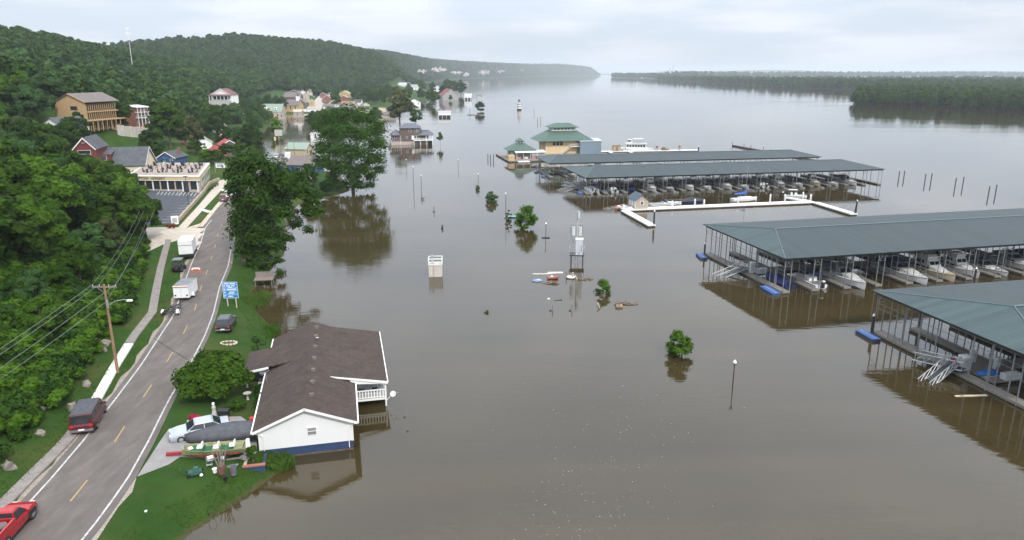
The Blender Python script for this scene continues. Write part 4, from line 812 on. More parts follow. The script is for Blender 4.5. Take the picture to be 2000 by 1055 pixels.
# ------------------------------------------------------------ marina buildings and outer docks
GRN = mat('green_metal_roof', (.055,.105,.078), .5, .1, var=.12, scale=.5); YSID = mat('yellow_siding', (.62,.46,.27), .8, var=.07, scale=3, stretch=(.2,.2,8)); GRYS = mat('grey_siding', (.33,.32,.31), .8, var=.1, scale=3, stretch=(.2,.2,8)); TRIMW = mat('trim_white', (.74,.73,.7), .6, var=.05)
def hip(o, x0, x1, y0, y1, z0, z1, rx, ry, m, name='roof', t=.15):
    """hip roof from an eave rectangle up to a smaller rectangle of half size rx, ry"""
    cx, cy = (x0+x1)/2, (y0+y1)/2; E_ = [(x0,y0,z0),(x1,y0,z0),(x1,y1,z0),(x0,y1,z0)]; T_ = [(cx-rx,cy-ry,z1),(cx+rx,cy-ry,z1),(cx+rx,cy+ry,z1),(cx-rx,cy+ry,z1)]
    for k in range(4):
        q = [E_[k], E_[(k+1) % 4], T_[(k+1) % 4], T_[k]]
        q = [p for i, p in enumerate(q) if math.dist(p, q[i-1]) > 1e-4]
        MB().slab(q, t).build(name, m, o)
def win(o, x0, x1, z0, z1, y, n=1, frame=None, pane=None, axis='y', sgn=-1, fr=.09, mull=True):
    """window(s) on a wall; axis y: wall faces -y at y; axis x: wall faces sgn*x at x=y"""
    w = (x1-x0)/n
    for k in range(n):
        a, b = x0+k*w, x0+(k+1)*w
        def B_(u0, u1, v0, v1, d0, d1):
            return MB().bx(u0,u1,y-d1 if sgn < 0 else y+d0,y-d0 if sgn < 0 else y+d1,v0,v1) if axis == 'y' else MB().bx(y-d1 if sgn < 0 else y+d0,y-d0 if sgn < 0 else y+d1,u0,u1,v0,v1)
        f = B_(a+.03,b-.03,z0,z1,-.04,.06).build('window', frame or TRIMW, o); B_(a+fr+.03,b-fr-.03,z0+fr,z1-fr,.061,.075).build('pane', pane or GLASS, f)
        if mull: B_(a+fr,b-fr,(z0+z1)/2-.03,(z0+z1)/2+.03,.076,.09).build('sash', frame or TRIMW, f)
MH = thing('marina_building', 'two storey yellow marina building with green hip roof and lantern', 'building', (*at(1066,301,.6), .6), R(12))
MB().bx(0,13.5,0,12,-.4,5.6).build('wall', YSID, MH); hip(MH,-3.4,20.6,-2.4,14.6,5.5,9.4,5.6,3.2,GRN); MB().bx(3.4,13.8,3.0,9.2,9.0,10.9).build('lantern_wall', TRIMW, MH); hip(MH,2.2,15.0,1.9,10.3,10.8,12.4,3.0,.9,GRN,'lantern_roof')
win(MH,3.9,13.3,9.7,10.6,3.0,6); win(MH,2.8,7.6,3.4,5.0,0,3); MB().bx(-.06,.14,-.06,.14,-.3,5.5).build('corner_trim', TRIMW, MH)
MB().bx(10.2,16.5,-2.2,-.05,3.0,3.2).build('balcony_floor', TRIMW, MH)
for k in range(13): MB().bx(10.3+k*.5,10.36+k*.5,-2.18,-2.12,3.2,4.1).build('baluster', TRIMW, MH)
MB().bx(10.2,16.5,-2.2,-2.1,4.1,4.2).build('handrail', TRIMW, MH)
for k in range(10): MB().bx(10.1-k*.42,10.52-k*.42,-2.2,-.9,2.75-k*.3,2.85-k*.3).build('stair_tread', TRIMW, MH)
MB().tube((10.4,-2.2,4.1),(6.0,-2.2,.9),.06).build('stair_rail', TRIMW, MH); win(MH,10.4,15.2,3.4,5.0,0,4,pane=GLASS) if False else None
MB().bx(13.5,17.0,.4,12,-.4,5.5).build('side_wing', YSID, MH); win(MH,14,16.6,3.3,5.0,.4,2)
SH2 = thing('storage_shed', 'blue grey metal storage shed against the marina building', 'shed', (*at(1133,301,.6), .6), R(12)); BG = mat('blue_grey_metal', (.16,.21,.26), .6, var=.08, scale=3, stretch=(8,8,.2)); MB().bx(0,9.3,0,5,-.4,5.3).build('wall', BG, SH2); MB().slab([(-.2,-.2,5.35),(9.5,-.2,5.35),(9.5,5.2,6.1),(-.2,5.2,6.1)],.12).build('roof', mat('pale_roof', (.45,.5,.54), .6), SH2)
GZ = thing('marina_pavilion', 'small grey building with green roof and lantern left of the marina', 'building', (*at(998,310,.6), .6), R(12))
MB().bx(0,8.5,0,7,-.4,3.4).build('wall', GRYS, GZ); hip(GZ,-1.4,10.4,-1.2,8.2,3.3,5.8,1.7,1.2,GRN); MB().bx(3,5.6,2.4,4.6,5.5,6.7).build('lantern_wall', TRIMW, GZ); hip(GZ,2.5,6.1,1.9,5.1,6.6,7.7,.3,.2,GRN,'lantern_roof'); win(GZ,3.1,5.5,5.7,6.5,2.4,2)
MB().slab([(1.2,-3.4,2.7),(13.5,-3.4,2.7),(13.5,.2,3.2),(1.2,.2,3.2)],.14).build('porch_roof', TRIMW, GZ)
for k in range(5): MB().bx(1.6+k*2.8,1.72+k*2.8,-3.2,-3.08,-.3,2.7).build('porch_post', TRIMW, GZ)
for q in ((2,'red'),(5,'white'),(8,'red'),(10.5,'white')): MB().bx(q[0],q[0]+1.6,-2.2,-1.4,0,.8).build('terrace_table', mat('terrace_'+q[1], (.5,.2,.2) if q[1] == 'red' else (.6,.58,.55), .6), GZ)
MD = thing('marina_platform', 'floating platform under the green roofed marina buildings', 'dock', (*at(998,313,.3), 0), R(12)); MB().bx(-2,38,-4.8,22,.22,.62).build('deck', PLANK, MD); MB().bx(-1.8,37.8,-4.6,21.8,-.3,.22).build('float_tank', FLOATM, MD)
for k in range(22): MB().bx(11+k*1.0,11.93+k*1.0,-4.7,-4.6,.62,2.1).build('fence_panel', TRIMW, MD)
MB().rbx(-.6,-3,.62,2.4,2.2,2.0).build('wooden_screen', mat('pale_wood', (.5,.36,.2), .8, var=.15), MD); MB().bx(1.5,6,-7.4,-4.9,.2,.5).build('swim_step', DOCKW, MD)
OD = thing('outer_dock', 'long thin outer dock right of the marina with fuel pumps and tour boat', 'dock', (*at(1142,297,.4), 0), R(8)); MB().bx(0,52,0,2.2,.2,.55).build('deck', DOCKW, OD); MB().bx(0,52,.1,2.1,-.2,.2).build('float_tank', FLOATM, OD)
for x in (2, 10, 19): MB().slab([(x,-4,.55),(x+1.6,-4,.55),(x+1.6,-.02,.55),(x,-.02,.55)],.3).build('finger', DOCKW, OD)
for x, lab in ((33,'left of two fuel pumps on the outer dock'),(43.5,'right fuel pump on the outer dock')):
    p = thing('fuel_pump', lab, 'fuel pump', loc(OD,x,1.1,.55), R(8), 'fuel pumps'); MB().rbx(0,0,0,.9,.6,1.9).build('pump_body', mat('pump_grey', (.3,.28,.27), .6), p); MB().rbx(0,0,1.9,1.2,.8,.35).build('pump_top', mat('pump_top', (.5,.3,.25), .6), p); MB().bx(-.3,.3,-.32,-.3,1.2,1.7).build('display', BLACK, p)
p = thing('crate_stack', 'brown wooden crates beside the left fuel pump', 'crates', loc(OD,36,1.1,.55), R(8)); MB().rbx(0,0,0,1.6,1.2,.8).build('crate', WOODB, p); MB().rbx(1.9,.1,0,1.4,1.1,.6).build('crate', WOODB, p); MB().rbx(.2,0,.8,1.2,.9,.5,.2).build('crate', WOODB, p)
p = thing('ticket_hut', 'tan wooden hut next to the tour boat', 'hut', loc(OD,14.5,1.1,.55), R(8)); MB().rbx(0,0,0,3.2,2,2.3).build('wall', mat('tan_hut', (.42,.32,.18), .8), p); MB().rbx(0,0,2.3,3.6,2.4,.2,0,.9,.9).build('roof', WOODB, p); MB().bx(-.5,.5,-1.03,-1.0,0,1.9).build('door', WOODG, p)
tb_ = thing('tour_boat', 'white double deck tour boat at the outer dock', 'boat', loc(OD,23,4.2,0), R(8)+math.pi*.92)
MB().loft(hull_rings(13,4,1.2)).build('hull', HULLW, tb_); MB().bx(-5.5,3.2,-1.8,1.8,1.2,3.4).build('lower_cabin', HULLW, tb_)
for s, ax in ((-1,0),(1,0)):
    for k in range(7): MB().bx(-5.2+k*1.2,-4.3+k*1.2,s*1.81-.02,s*1.81+.02,2.0,3.0).build('cabin_window', GLASS, tb_)
MB().bx(-6,3.6,-2,2,3.4,3.55).build('upper_deck', HULLW, tb_); MB().bx(-4.5,0,-1.6,1.6,5.4,5.55).build('awning', HULLW, tb_); MB().bx(.4,2.4,-1.2,1.2,3.55,5.2).build('wheelhouse', HULLW, tb_); MB().bx(.9,2.42,-1.22,1.22,4.3,4.9).build('wheelhouse_window', GLASS, tb_)
for x in (-4.4,-2.2,-.1):
    for s in (-1.5,1.5): MB().cyl(x,s,3.5,5.4,.05,n=5).build('awning_post', ALU, tb_)
for k in range(9):
    for s in (-1.95, 1.95): MB().cyl(-5.8+k*1.1,s,3.5,4.4,.03,n=4).build('rail_post', ALU, tb_)
boat('fly', 'white motor yacht behind the tour boat', loc(OD,28,4.6,0), R(8), 9, 3)
x, y = at(1432,284,.4); bw = thing('breakwater', 'dark floating breakwater with posts behind the farthest dock', 'breakwater', (x, y, 0), math.atan2(at(1600,314,.4)[1]-y, at(1600,314,.4)[0]-x)); ln = math.dist((x, y), at(1600,314,.4))
MB().bx(0,ln,-.6,.6,-.2,.6).build('float_tank', mat('rust_float', (.09,.06,.05), .9), bw); MB().bx(0,ln,-.5,.5,.6,.66).build('walkway', WOODG, bw)
for k in range(9): MB().cyl(.4+k*(ln-.8)/8,(.7 if k % 2 else -.7),-1,1.9,.12,n=6).build('post', PILE, bw)
for i, (px, h, lab) in enumerate(((1364,2.4,'dark pile at the end of the outer dock'),(1215,1.2,'low pile at the outer dock'))):
    x, y = at(px, 297, 0); piling(x, y, h, lab, .25)
for i, (px, py, h) in enumerate(((1755,350,2.6),(1765,349,2.6),(1806,357,2.8),(1818,356,2.8),(1865,366,2.9),(1880,364,2.9),(1930,383,2.8),(1944,380,2.8),(958,314,2.4),(964,314,2.6),(953,312,2.3),(1050,240,3.5),(1043,222,4),(1056,238,3.4),(1200,390,1))):
    x, y = at(px, py, 0); piling(x, y, h, ['left post of the first pair out in the river right of the docks','right post of the first pair out in the river','left post of the second pair out in the river','right post of the second pair out in the river','left post of the third pair out in the river','right post of the third pair out in the river','left post of the last pair above the long dock roof','right post of the last pair above the long dock roof','middle of three short piles left of the marina','right of three short piles left of the marina','left of three short piles left of the marina','thin dark stake below the striped lighthouse','far stake right of the lighthouse','right stake of the group below the lighthouse','short stake left of the paddle boats'][i], .14, PILE, group='posts in the river', cap=False)
# ------------------------------------------------------------ the white house at the water's edge
def wave_mat(name, col, scale, axis='Z', var=.08, rough=.7, strength=.5, dark=.8):
    m = bpy.data.materials.new(name); m.use_nodes = True; t = m.node_tree; N = t.nodes; b = N['Principled BSDF']; l = t.links.new
    co = N.new('ShaderNodeTexCoord'); w = N.new('ShaderNodeTexWave'); w.bands_direction = axis; w.wave_profile = 'SAW'; w.inputs['Scale'].default_value = scale; l(co.outputs['Object'], w.inputs['Vector'])
    n = N.new('ShaderNodeTexNoise'); n.inputs['Scale'].default_value = .9; n.inputs['Detail'].default_value = 5; l(co.outputs['Object'], n.inputs['Vector'])
    x = N.new('ShaderNodeMix'); x.data_type = 'RGBA'; x.inputs[6].default_value = (*[c*(1-var) for c in col], 1); x.inputs[7].default_value = (*col, 1); l(n.outputs['Fac'], x.inputs[0])
    l(x.outputs[2], b.inputs['Base Color']); b.inputs['Roughness'].default_value = rough
    bp = N.new('ShaderNodeBump'); bp.inputs['Strength'].default_value = strength; bp.inputs['Distance'].default_value = .03; l(w.outputs['Fac'], bp.inputs['Height']); l(bp.outputs[0], b.inputs['Normal']); return m
SIDING = wave_mat('white_siding', (.82,.82,.81), 2.2, strength=.7)
def shingle_mat(name, a, c):
    m = bpy.data.materials.new(name); m.use_nodes = True; t = m.node_tree; N = t.nodes; b = N['Principled BSDF']; l = t.links.new; co = N.new('ShaderNodeTexCoord')
    br = N.new('ShaderNodeTexBrick'); br.inputs['Scale'].default_value = 1; br.inputs['Brick Width'].default_value = .22; br.inputs['Row Height'].default_value = .33; br.inputs['Mortar Size'].default_value = .004
    br.inputs['Color1'].default_value = (*a, 1); br.inputs['Color2'].default_value = (*c, 1); br.inputs['Mortar'].default_value = (*[v*.6 for v in a], 1)
    mp_ = N.new('ShaderNodeMapping'); mp_.inputs['Rotation'].default_value = (0, 0, R(90)); l(co.outputs['Object'], mp_.inputs[0]); l(mp_.outputs[0], br.inputs['Vector'])
    n = N.new('ShaderNodeTexNoise'); n.inputs['Scale'].default_value = .7; n.inputs['Detail'].default_value = 6; l(co.outputs['Object'], n.inputs['Vector'])
    r = N.new('ShaderNodeMapRange'); r.inputs['From Min'].default_value = .3; r.inputs['From Max'].default_value = .7; r.inputs['To Min'].default_value = .85; r.inputs['To Max'].default_value = 1.12; l(n.outputs['Fac'], r.inputs['Value'])
    x = N.new('ShaderNodeMix'); x.data_type = 'RGBA'; x.blend_type = 'MULTIPLY'; x.inputs[0].default_value = 1; l(br.outputs['Color'], x.inputs[6]); l(r.outputs[0], x.inputs[7]); l(x.outputs[2], b.inputs['Base Color']); b.inputs['Roughness'].default_value = .95; b.inputs['Specular IOR Level'].default_value = .2
    return m
BROWNR = shingle_mat('brown_shingles', (.056,.042,.036), (.074,.056,.048)); NAVYF = mat('navy_block', (.022,.045,.11), .85, var=.3, scale=2, bump=.3)
WH = thing('white_house', 'white ranch house with brown shingle roof standing at the water edge', 'house', (-18.8,59.2,0), R(13.3))
MB().bx(-4.085,4.085,.012,23.0,-1.0,.16).build('mud_line', mat('mud_stain',(.11,.085,.055),.95,var=.4,scale=3), WH); MB().bx(-4.08,4.08,.02,23.1,-1.6,.95).build('foundation', NAVYF, WH)
MB().xprism([(-4.1,.95),(4.1,.95),(4.1,3.0),(0,4.66),(-4.1,3.0)],0,23.2).build('wall', SIDING, WH)
rf = MB().slab([(0,-.45,4.86),(-4.62,-.45,3.0),(-4.62,23.6,3.0),(0,23.6,4.86)][::-1],.14).build('roof', BROWNR, WH)
MB().slab([(0,-.45,4.86),(4.62,-.45,3.0),(4.62,8.3,3.0),(0,8.3,4.86)],.14).build('roof', BROWNR, WH)
MB().slab([(0,8.3,4.86),(2.2,8.3,3.975),(2.2,23.6,3.975),(0,23.6,4.86)],.14).build('roof', BROWNR, WH)
MB().slab([(2.2,8.3,3.975),(7.9,8.3,2.86),(7.9,23.6,2.86),(2.2,23.6,3.975)],.14).build('roof', BROWNR, WH)
MB().slab([(-2.0,13.2,4.09),(-6.9,13.2,3.25),(-6.9,19.0,3.25),(-2.0,19.0,4.09)][::-1],.14).build('porch_roof', BROWNR, WH)
tm = TRIMW = mat('trim_white', (.74,.73,.7), .6)
for s in (-1, 1): MB().slab([(0,-.47,4.88),(s*4.66,-.47,3.0),(s*4.66,-.44,3.0),(0,-.44,4.88)] if s > 0 else [(0,-.44,4.88),(-4.66,-.44,3.0),(-4.66,-.47,3.0),(0,-.47,4.88)],.24).build('rake_board', TRIMW, WH)
MB().bx(-4.74,-4.62,-.45,13.2,2.84,3.0).build('gutter', TRIMW, WH); MB().bx(-4.74,-4.62,19.0,23.6,2.84,3.0).build('gutter', TRIMW, WH); MB().bx(4.62,4.74,-.45,8.28,2.84,3.0).build('gutter', TRIMW, WH); MB().bx(7.9,8.0,8.3,23.6,2.68,2.86).build('gutter', TRIMW, WH)
MB().xprism([(2.0,3.9),(7.9,2.6),(7.95,2.87),(2.2,3.99)],8.22,8.3).build('porch_fascia', TRIMW, WH); MB().xprism([(4.12,3.38),(7.7,2.6),(4.12,2.9)],8.32,8.38).build('porch_gable', TRIMW, WH)
MB().xprism([(-6.95,3.0),(-4.3,3.45),(-4.3,3.66),(-6.95,3.25)],13.1,13.2).build('porch_fascia', TRIMW, WH)
for s in (-1, 1):
    MB().path([(s*4.66,-.3,2.9),(s*4.2,-.08,2.6),(s*3.75,-.06,2.3),(s*3.75,-.06,.3 if s > 0 else .9)],.05,4).build('downspout', TRIMW, WH); MB().bx(s*4.12-.06,s*4.12+.06,-.06,.06,.95,3.0).build('corner_board', TRIMW, WH)
w_ = MB().bx(.05,.95,-.05,.03,1.95,2.75).build('window', TRIMW, WH); MB().bx(.13,.87,-.065,-.051,2.4,2.68).build('pane', mat('grey_pane', (.25,.25,.25), .2, var=.05), w_); MB().bx(.13,.87,-.065,-.051,2.02,2.32).build('pane', mat('grey_pane2', (.2,.2,.2), .2, var=.05), w_)
VENT = mat('vent_brown', (.12,.1,.09), .7)
for k, y_ in enumerate((2.6,5.6,8.6,11.8,15.2,18.6,21.6)): MB().rbx(.55,y_,4.6,.46,.4,.3,0,.85,.85).build('roof_vent', VENT, rf)
MB().cyl(.75,17.5,4.5,4.95,.18).build('vent_pipe', CHROME, rf); MB().cyl(3.6,16.6,3.5,4.0,.07).build('vent_pipe', VENT, rf); MB().cyl(2.6,3.6,3.7,4.1,.05).build('vent_pipe', VENT, rf)
MB().path([(-4.3,10.6,3.1),(-4.3,10.6,4.1),(-4.9,10.3,4.2)],.03,4).tube((-4.7,10.0,4.1),(-4.0,11.0,4.15),.02,4).build('aerial', STEEL, rf)
# deck over the water
DK = MB().bx(4.12,7.75,8.5,23,.75,.95).build('deck', TRIMW, WH)
for y_ in (8.55, 12.3, 16, 20, 22.9): MB().bx(7.6,7.76,y_-.08,y_+.08,-1.2,2.75).build('deck_post', TRIMW, WH)
MB().bx(4.15,7.6,8.5,8.6,1.05,1.15).build('bottom_rail', TRIMW, DK); MB().bx(4.15,7.6,8.48,8.62,1.85,1.95).build('top_rail', TRIMW, DK); MB().bx(7.62,7.74,8.6,23,1.85,1.95).build('top_rail', TRIMW, DK)
for k in range(11): MB().bx(4.35+k*.3,4.47+k*.3,8.52,8.58,1.15,1.85).build('baluster', TRIMW, DK)
for k in range(36): MB().bx(7.65,7.71,8.95+k*.39,9.07+k*.39,1.0,1.85).build('baluster', TRIMW, DK)
for i, (x, y_) in enumerate(((5.2,9.9),(6.6,10.0))):
    c = thing('deck_chair', ('dark chair on the house deck beside the wall','dark chair on the house deck beside the outer post')[i], 'chair', loc(WH,x,y_,.95), R(13), 'deck chairs')
    MB().rbx(0,0,.38,.6,.6,.08).build('seat', BLACK, c); MB().rbx(0,.28,.4,.6,.08,.7).build('backrest', HULLG, c)
    for a in (-.26,.26):
        for b in (-.26,.26): MB().cyl(a,b,0,.4,.03,n=5).build('leg', BLACK, c)
MB().bx(-6.75,-4.1,13.3,18.9,.9,1.3).build('porch_floor', CONC, WH)
for y_ in (13.45, 18.8): MB().bx(-6.75,-6.57,y_-.09,y_+.09,1.3,3.2).build('porch_post', TRIMW, WH)
c = thing('porch_table', 'round dark table on the shaded front porch', 'table', loc(WH,-5.3,14.8,1.3)); MB().cyl(0,0,.65,.7,.6,n=14).build('tabletop', DARKM, c); MB().cyl(0,0,0,.65,.06).build('leg', DARKM, c)
d = thing('satellite_dish', 'white satellite dish on a bracket at the house deck post', 'satellite dish', loc(WH,8.0,8.4,.6), R(13)); MB().tube((-.3,.1,.0),(.35,-.05,.75),.04).build('arm', TRIMW, d)
MB().lathe(0,0,[(.02,0),(.25,.03),(.42,.1),(.43,.12),(.25,.05),(.02,.02)],14).build('dish', WHITE, d); d.children[-1].scale = (.72,)*3; d.children[-1].location = (.4,-.05,.8); d.children[-1].rotation_euler = (R(75),R(35),0); MB().tube((.45,-.1,.8),(.95,-.3,.95),.025).build('feed_horn', HULLG, d)
# ------------------------------------------------------------ cars
PAINT = lambda n, c: mat('paint_'+n, c, .3, .25, var=.04, coat=.6)
def wheel(par, x, y, r=.33, w=.22, rim=None):
    t = MB().tube((x,y-w/2,r),(x,y+w/2,r),r,14).build('wheel', TYRE, par); s = 1 if y > 0 else -1
    MB().tube((x,y+s*(w/2-.01),r),(x,y+s*(w/2+.015),r),r*.62,12).build('rim', rim or CHROME, t); return t
def face_panels(par, corners, n, mg, name, m, off=.012):
    """inset panels on a face with corners a b c d (a-b bottom, d-c top)"""
    a, b, c, d = [Vector(p) for p in corners]; nr = (b-a).cross(d-a).normalized()
    f = lambda u, v: a.lerp(b, u).lerp(d.lerp(c, u), v)+nr*off
    for k in range(n):
        u0, u1 = (k+mg*n*.5 if k == 0 else k+mg*n*.3)/n, (k+1-(mg*n*.5 if k == n-1 else mg*n*.3))/n
        MB().quad(f(u0,.1), f(u1,.1), f(u1,.88), f(u0,.88)).build(name, m, par)
def car(kind, name, label, pos, rz, paint, roof=None, L_=4.8, W_=1.85, H_=1.45, belt=.98, green=(-1.75,1.05,-1.0,.25), hood=.92, zb=.24, wr=.33, group='parked vehicles', cat='car', lights=True, sidewin=2, pitch=0, trunk=None):
    o = thing(name, label, cat, pos, rz, group); o.rotation_euler = (0, pitch, rz); hl = L_/2; w = W_/2; tk = trunk or belt
    st_ = [(-hl,tk-.25,w*.86),(-hl+.1,tk-.02,w*.95),(-hl+.8,tk+.02,w),(green[0]+.1,belt,w),(0,belt,w),(green[1]-.1,belt-.02,w),(hl-.7,hood-.05,w*.98),(hl-.15,hood-.17,w*.9),(hl,hood-.35,w*.8)]
    body = MB().loft([[(x,-q*.96,zb),(x,-q,zb+.2),(x,-q,z-.16),(x,-q*.93,z),(x,q*.93,z),(x,q,z-.16),(x,q,zb+.2),(x,q*.96,zb)] for x, z, q in st_]).build('body', paint, o)
    b0, b1, r0, r1 = green; g = w*.93; gr = w*.76; z0 = belt-.03
    if kind == 'van': gr = w*.86
    Bs = [(b0,-g,z0),(b1,-g,z0),(b1,g,z0),(b0,g,z0)]; Rs = [(r0,-gr,H_),(r1,-gr,H_),(r1,gr,H_),(r0,gr,H_)]
    cab = MB().loft([Bs, [(p[0]*.985+.0, p[1]*.99, H_-.1) if False else tuple(np.array(q)+(np.array(p)-np.array(q))*.1) for p, q in zip(Bs, Rs)], [(r[0]+(.08 if r[0] == r0 else -.08), r[1]*.9, H_+.02) for r in Rs]]).build('cabin', paint, o)
    if roof: MB().loft([[(r[0]+(.02 if r[0] == r0 else -.02), r[1]*.97, H_+.022) for r in Rs], [(r[0]+(.2 if r[0] == r0 else -.2), r[1]*.85, H_+.05) for r in Rs]]).build('roof_panel', roof, o)
    face_panels(o, (Bs[1],Bs[2],Rs[2],Rs[1]), 1, .08, 'windshield', GLASS); face_panels(o, (Bs[3],Bs[0],Rs[0],Rs[3]), 1, .1, 'rear_window', GLASS)
    face_panels(o, (Bs[0],Bs[1],Rs[1],Rs[0]), sidewin, .05, 'side_window', GLASS); face_panels(o, (Bs[2],Bs[3],Rs[3],Rs[2]), sidewin, .05, 'side_window', GLASS)
    for x in (-hl+L_*.2, hl-L_*.18):
        for s in (-1, 1): wheel(o, x, s*(w-.1), wr)
    BUMP = mat('bumper', (.2,.2,.21), .4, .4, var=.05)
    MB().rbx(-hl-.02,0,zb+.12,.14,W_*.94,.2).build('bumper', BUMP, o); MB().rbx(hl-.02,0,zb+.08,.14,W_*.86,.2).build('bumper', BUMP, o)
    TAIL = mat('tail_light', (.45,.02,.02), .3, var=.05); HEAD = mat('head_light', (.7,.7,.68), .1, var=.02)
    for s in (-1, 1):
        MB().rbx(-hl+.03,s*w*.78,tk-.3,.1,.3,.2).build('tail_light', TAIL, o); MB().rbx(hl-.12,s*w*.6,hood-.32,.14,.36,.14).build('headlight', HEAD, o); MB().rbx(b1-.25,s*(w+.1),belt,.14,.2,.14).build('mirror', paint, o)
    MB().rbx(-hl-.1,0,zb+.25,.02,.5,.14).build('number_plate', WHITE, o)
    for s in (-1, 1):
        for xx in (b0+.45, (b0+b1)/2, b1-.15): MB().bx(xx-.012,xx+.012,s*w-.006,s*w+.006,zb+.2,belt-.2).build('door_seam', BLACK, o)
        MB().tube((b0+.3,s*(w+.003),zb+.42),(b1,s*(w+.003),zb+.42),.02,4).build('side_moulding', DARKM, o)
    return o
def face_dir(p, q): return math.atan2(q[1]-p[1], q[0]-p[0])
gz = lambda p: hgt(p[0], p[1])
# maroon van on the verge
p, q = at(163,850,2.1), at(208,795,2.1); rz = math.atan2(1, -.27)
vx, vy = -39.95, 61.6
VN = car('van', 'conversion_van', 'maroon van with chalky black roof parked on the sidewalk', (vx,vy,gz((vx,vy))+.06), R(107), PAINT('maroon',(.1,.008,.012)), mat('faded_black_roof',(.018,.02,.026),.55,var=.5,scale=5,detail=8,var2=(.09,.095,.11)), 5.5, 2.05, 2.0, 1.15, (-2.72,1.75,-2.55,.95), 1.12, .3, .36, sidewin=3, cat='van')
MB().bx(-2.78,-2.72,-.7,.7,.42,.5).build('chrome_strip', CHROME, VN)
# red pickup at the lower left corner
px_, py_ = -36.25, 44.5
RP = car('pickup', 'red_pickup', 'bright red pickup truck cut by the lower left picture corner', (px_,py_,gz((px_,py_))+.06), R(97), PAINT('red',(.42,.006,.012)), None, 5.5, 2.05, 1.85, 1.12, (-.35,1.35,-.1,.55), 1.12, .42, .44, sidewin=1, cat='pickup truck')
MB().bx(-2.6,-.45,-.85,.85,1.14,1.16).build('bed_liner', BLACK, RP)
for s in (-1, 1): MB().bx(-2.72,-.4,s*.99-.07,s*.99+.07,1.0,1.55).build('bed_side', PAINT('red',(.42,.006,.012)), RP); MB().rbx(1.7,s*1.0,.55,1.15,.16,.32,0,.7,.8).build('wheel_arch', BLACK, RP)
MB().bx(-2.75,-2.66,-.95,.95,.9,1.55).build('tailgate', PAINT('red',(.42,.006,.012)), RP); MB().bx(-.5,-.4,-.95,.95,1.0,1.55).build('bed_front', PAINT('red',(.42,.006,.012)), RP)
def on(par, x, y, z=0): return loc(par, x, y, z)
sp = thing('spare_tyre', 'spare wheel leaning inside the red pickup bed', 'tyre', on(RP,-.95,-.35,1.17), R(97)); MB().lathe(0,0,[(.22,.0),(.38,.02),(.42,.12),(.38,.23),(.22,.24)],16).build('tyre', mat('dusty_tyre',(.12,.11,.1),.9), sp); MB().cyl(0,0,.04,.2,.23,n=14).build('rim', HULLG, sp)
for i, (x, y, sx, sy, sz, c, nm, lab, ct) in enumerate(((-1.15,.45,.75,.5,.4,(.7,.74,.78),'cooler_box','white cooler box in the red pickup bed','cooler'),(-1.9,.3,.8,.6,.3,(.6,.6,.05),'yellow_bag','yellow bag in the red pickup bed','bag'),(-1.75,-.25,1.0,.3,.2,(.5,.32,.16),'wooden_boards','tan boards in the red pickup bed','boards'))):
    b = thing(nm, lab, ct, on(RP,x,y,1.17), R(97+10*i)); MB().rbx(0,0,0,sx,sy,sz*.8).build('lower', mat(nm, c, .6), b); MB().rbx(0,0,sz*.8,sx*1.05,sy*1.05,sz*.2,0,.92,.92).build('lid', mat(nm+'_top', tuple(min(1, v*1.1) for v in c), .6), b)
# silver sedan
cx_, cy_ = -28.75, 59.75
SD = car('sedan', 'silver_sedan', 'silver sedan parked in the driveway of the white house', (cx_,cy_,gz((cx_,cy_))+.06), R(207), PAINT('silver',(.42,.45,.5)), None, 5.2, 1.95, 1.45, .98, (-1.9,1.15,-1.1,.35), .93)
# black suv on the lawn
cx_, cy_ = -37.4, 88.6
car('suv', 'black_suv', 'black sport utility vehicle parked on the lawn below the blue sign', (cx_,cy_,gz((cx_,cy_))+.02), R(100), PAINT('black',(.012,.013,.016)), None, 4.7, 1.9, 1.75, 1.08, (-2.2,1.0,-1.9,.3), 1.05, .3, .37, sidewin=3, cat='car')
# cars beside the winery
cx_, cy_ = at(431,395,2.2); car('suv', 'maroon_suv', 'maroon car parked at the kerb beside the grass verge of the winery', (cx_+.2,cy_+1.8,gz((cx_,cy_))+.06), R(105), PAINT('wine',(.13,.02,.025)), None, 4.6, 1.85, 1.65, 1.02, (-2.1,1.0,-1.8,.35), 1.0, sidewin=3)
cx_, cy_ = at(446,387,2.2); car('suv', 'white_car', 'white car half hidden by the big tree beside the winery', (cx_+.2,cy_+3.2,gz((cx_,cy_))+.06), R(105), PAINT('white',(.7,.7,.7)), None, 4.5, 1.8, 1.5, .98, (-1.9,1.0,-1.3,.3), .95)
# ------------------------------------------------------------ trailers and roadside things
def small_wheels(o, x, w, r=.3, fen=None):
    for s in (-1, 1):
        wheel(o, x, s*w, r, .2, WHITE)
        if fen: MB().loft([[(x+r*1.3*math.cos(a),s*w-.16,r+r*1.3*math.sin(a)),(x+r*1.3*math.cos(a),s*w+.16,r+r*1.3*math.sin(a))] for a in np.linspace(0,math.pi,7)],closed=False,caps=False).build('fender', fen, o)
bt_p = at(340,610,2.1); BT = thing('boat_trailer', 'empty black boat trailer with white fenders on the road shoulder', 'trailer', (bt_p[0],bt_p[1],2.1), R(93), 'trailers')
fr2 = MB()
for s in (-1, 1): fr2.path([(-1.9,s*.75,.55),(.6,s*.75,.5),(2.2,s*.05,.5)],.085,5)
for x in (-1.8,-1.1,-.4,.4): fr2.tube((x,-.85,.52),(x,.85,.52),.08,5)
fr2.tube((2.2,0,.5),(3.4,0,.5),.06,6); fr2.build('frame', BLACK, BT)
for s in (-.4,.4): MB().tube((-1.9,s,.75),(.9,s,.85),.06,5).build('bunk', BLACK, BT)
MB().tube((2.4,0,.5),(2.4,0,1.2),.05).tube((2.4,0,1.2),(2.1,0,1.4),.05).build('winch_post', BLACK, BT); small_wheels(BT, -1.0, 1.0, .33, WHITE)
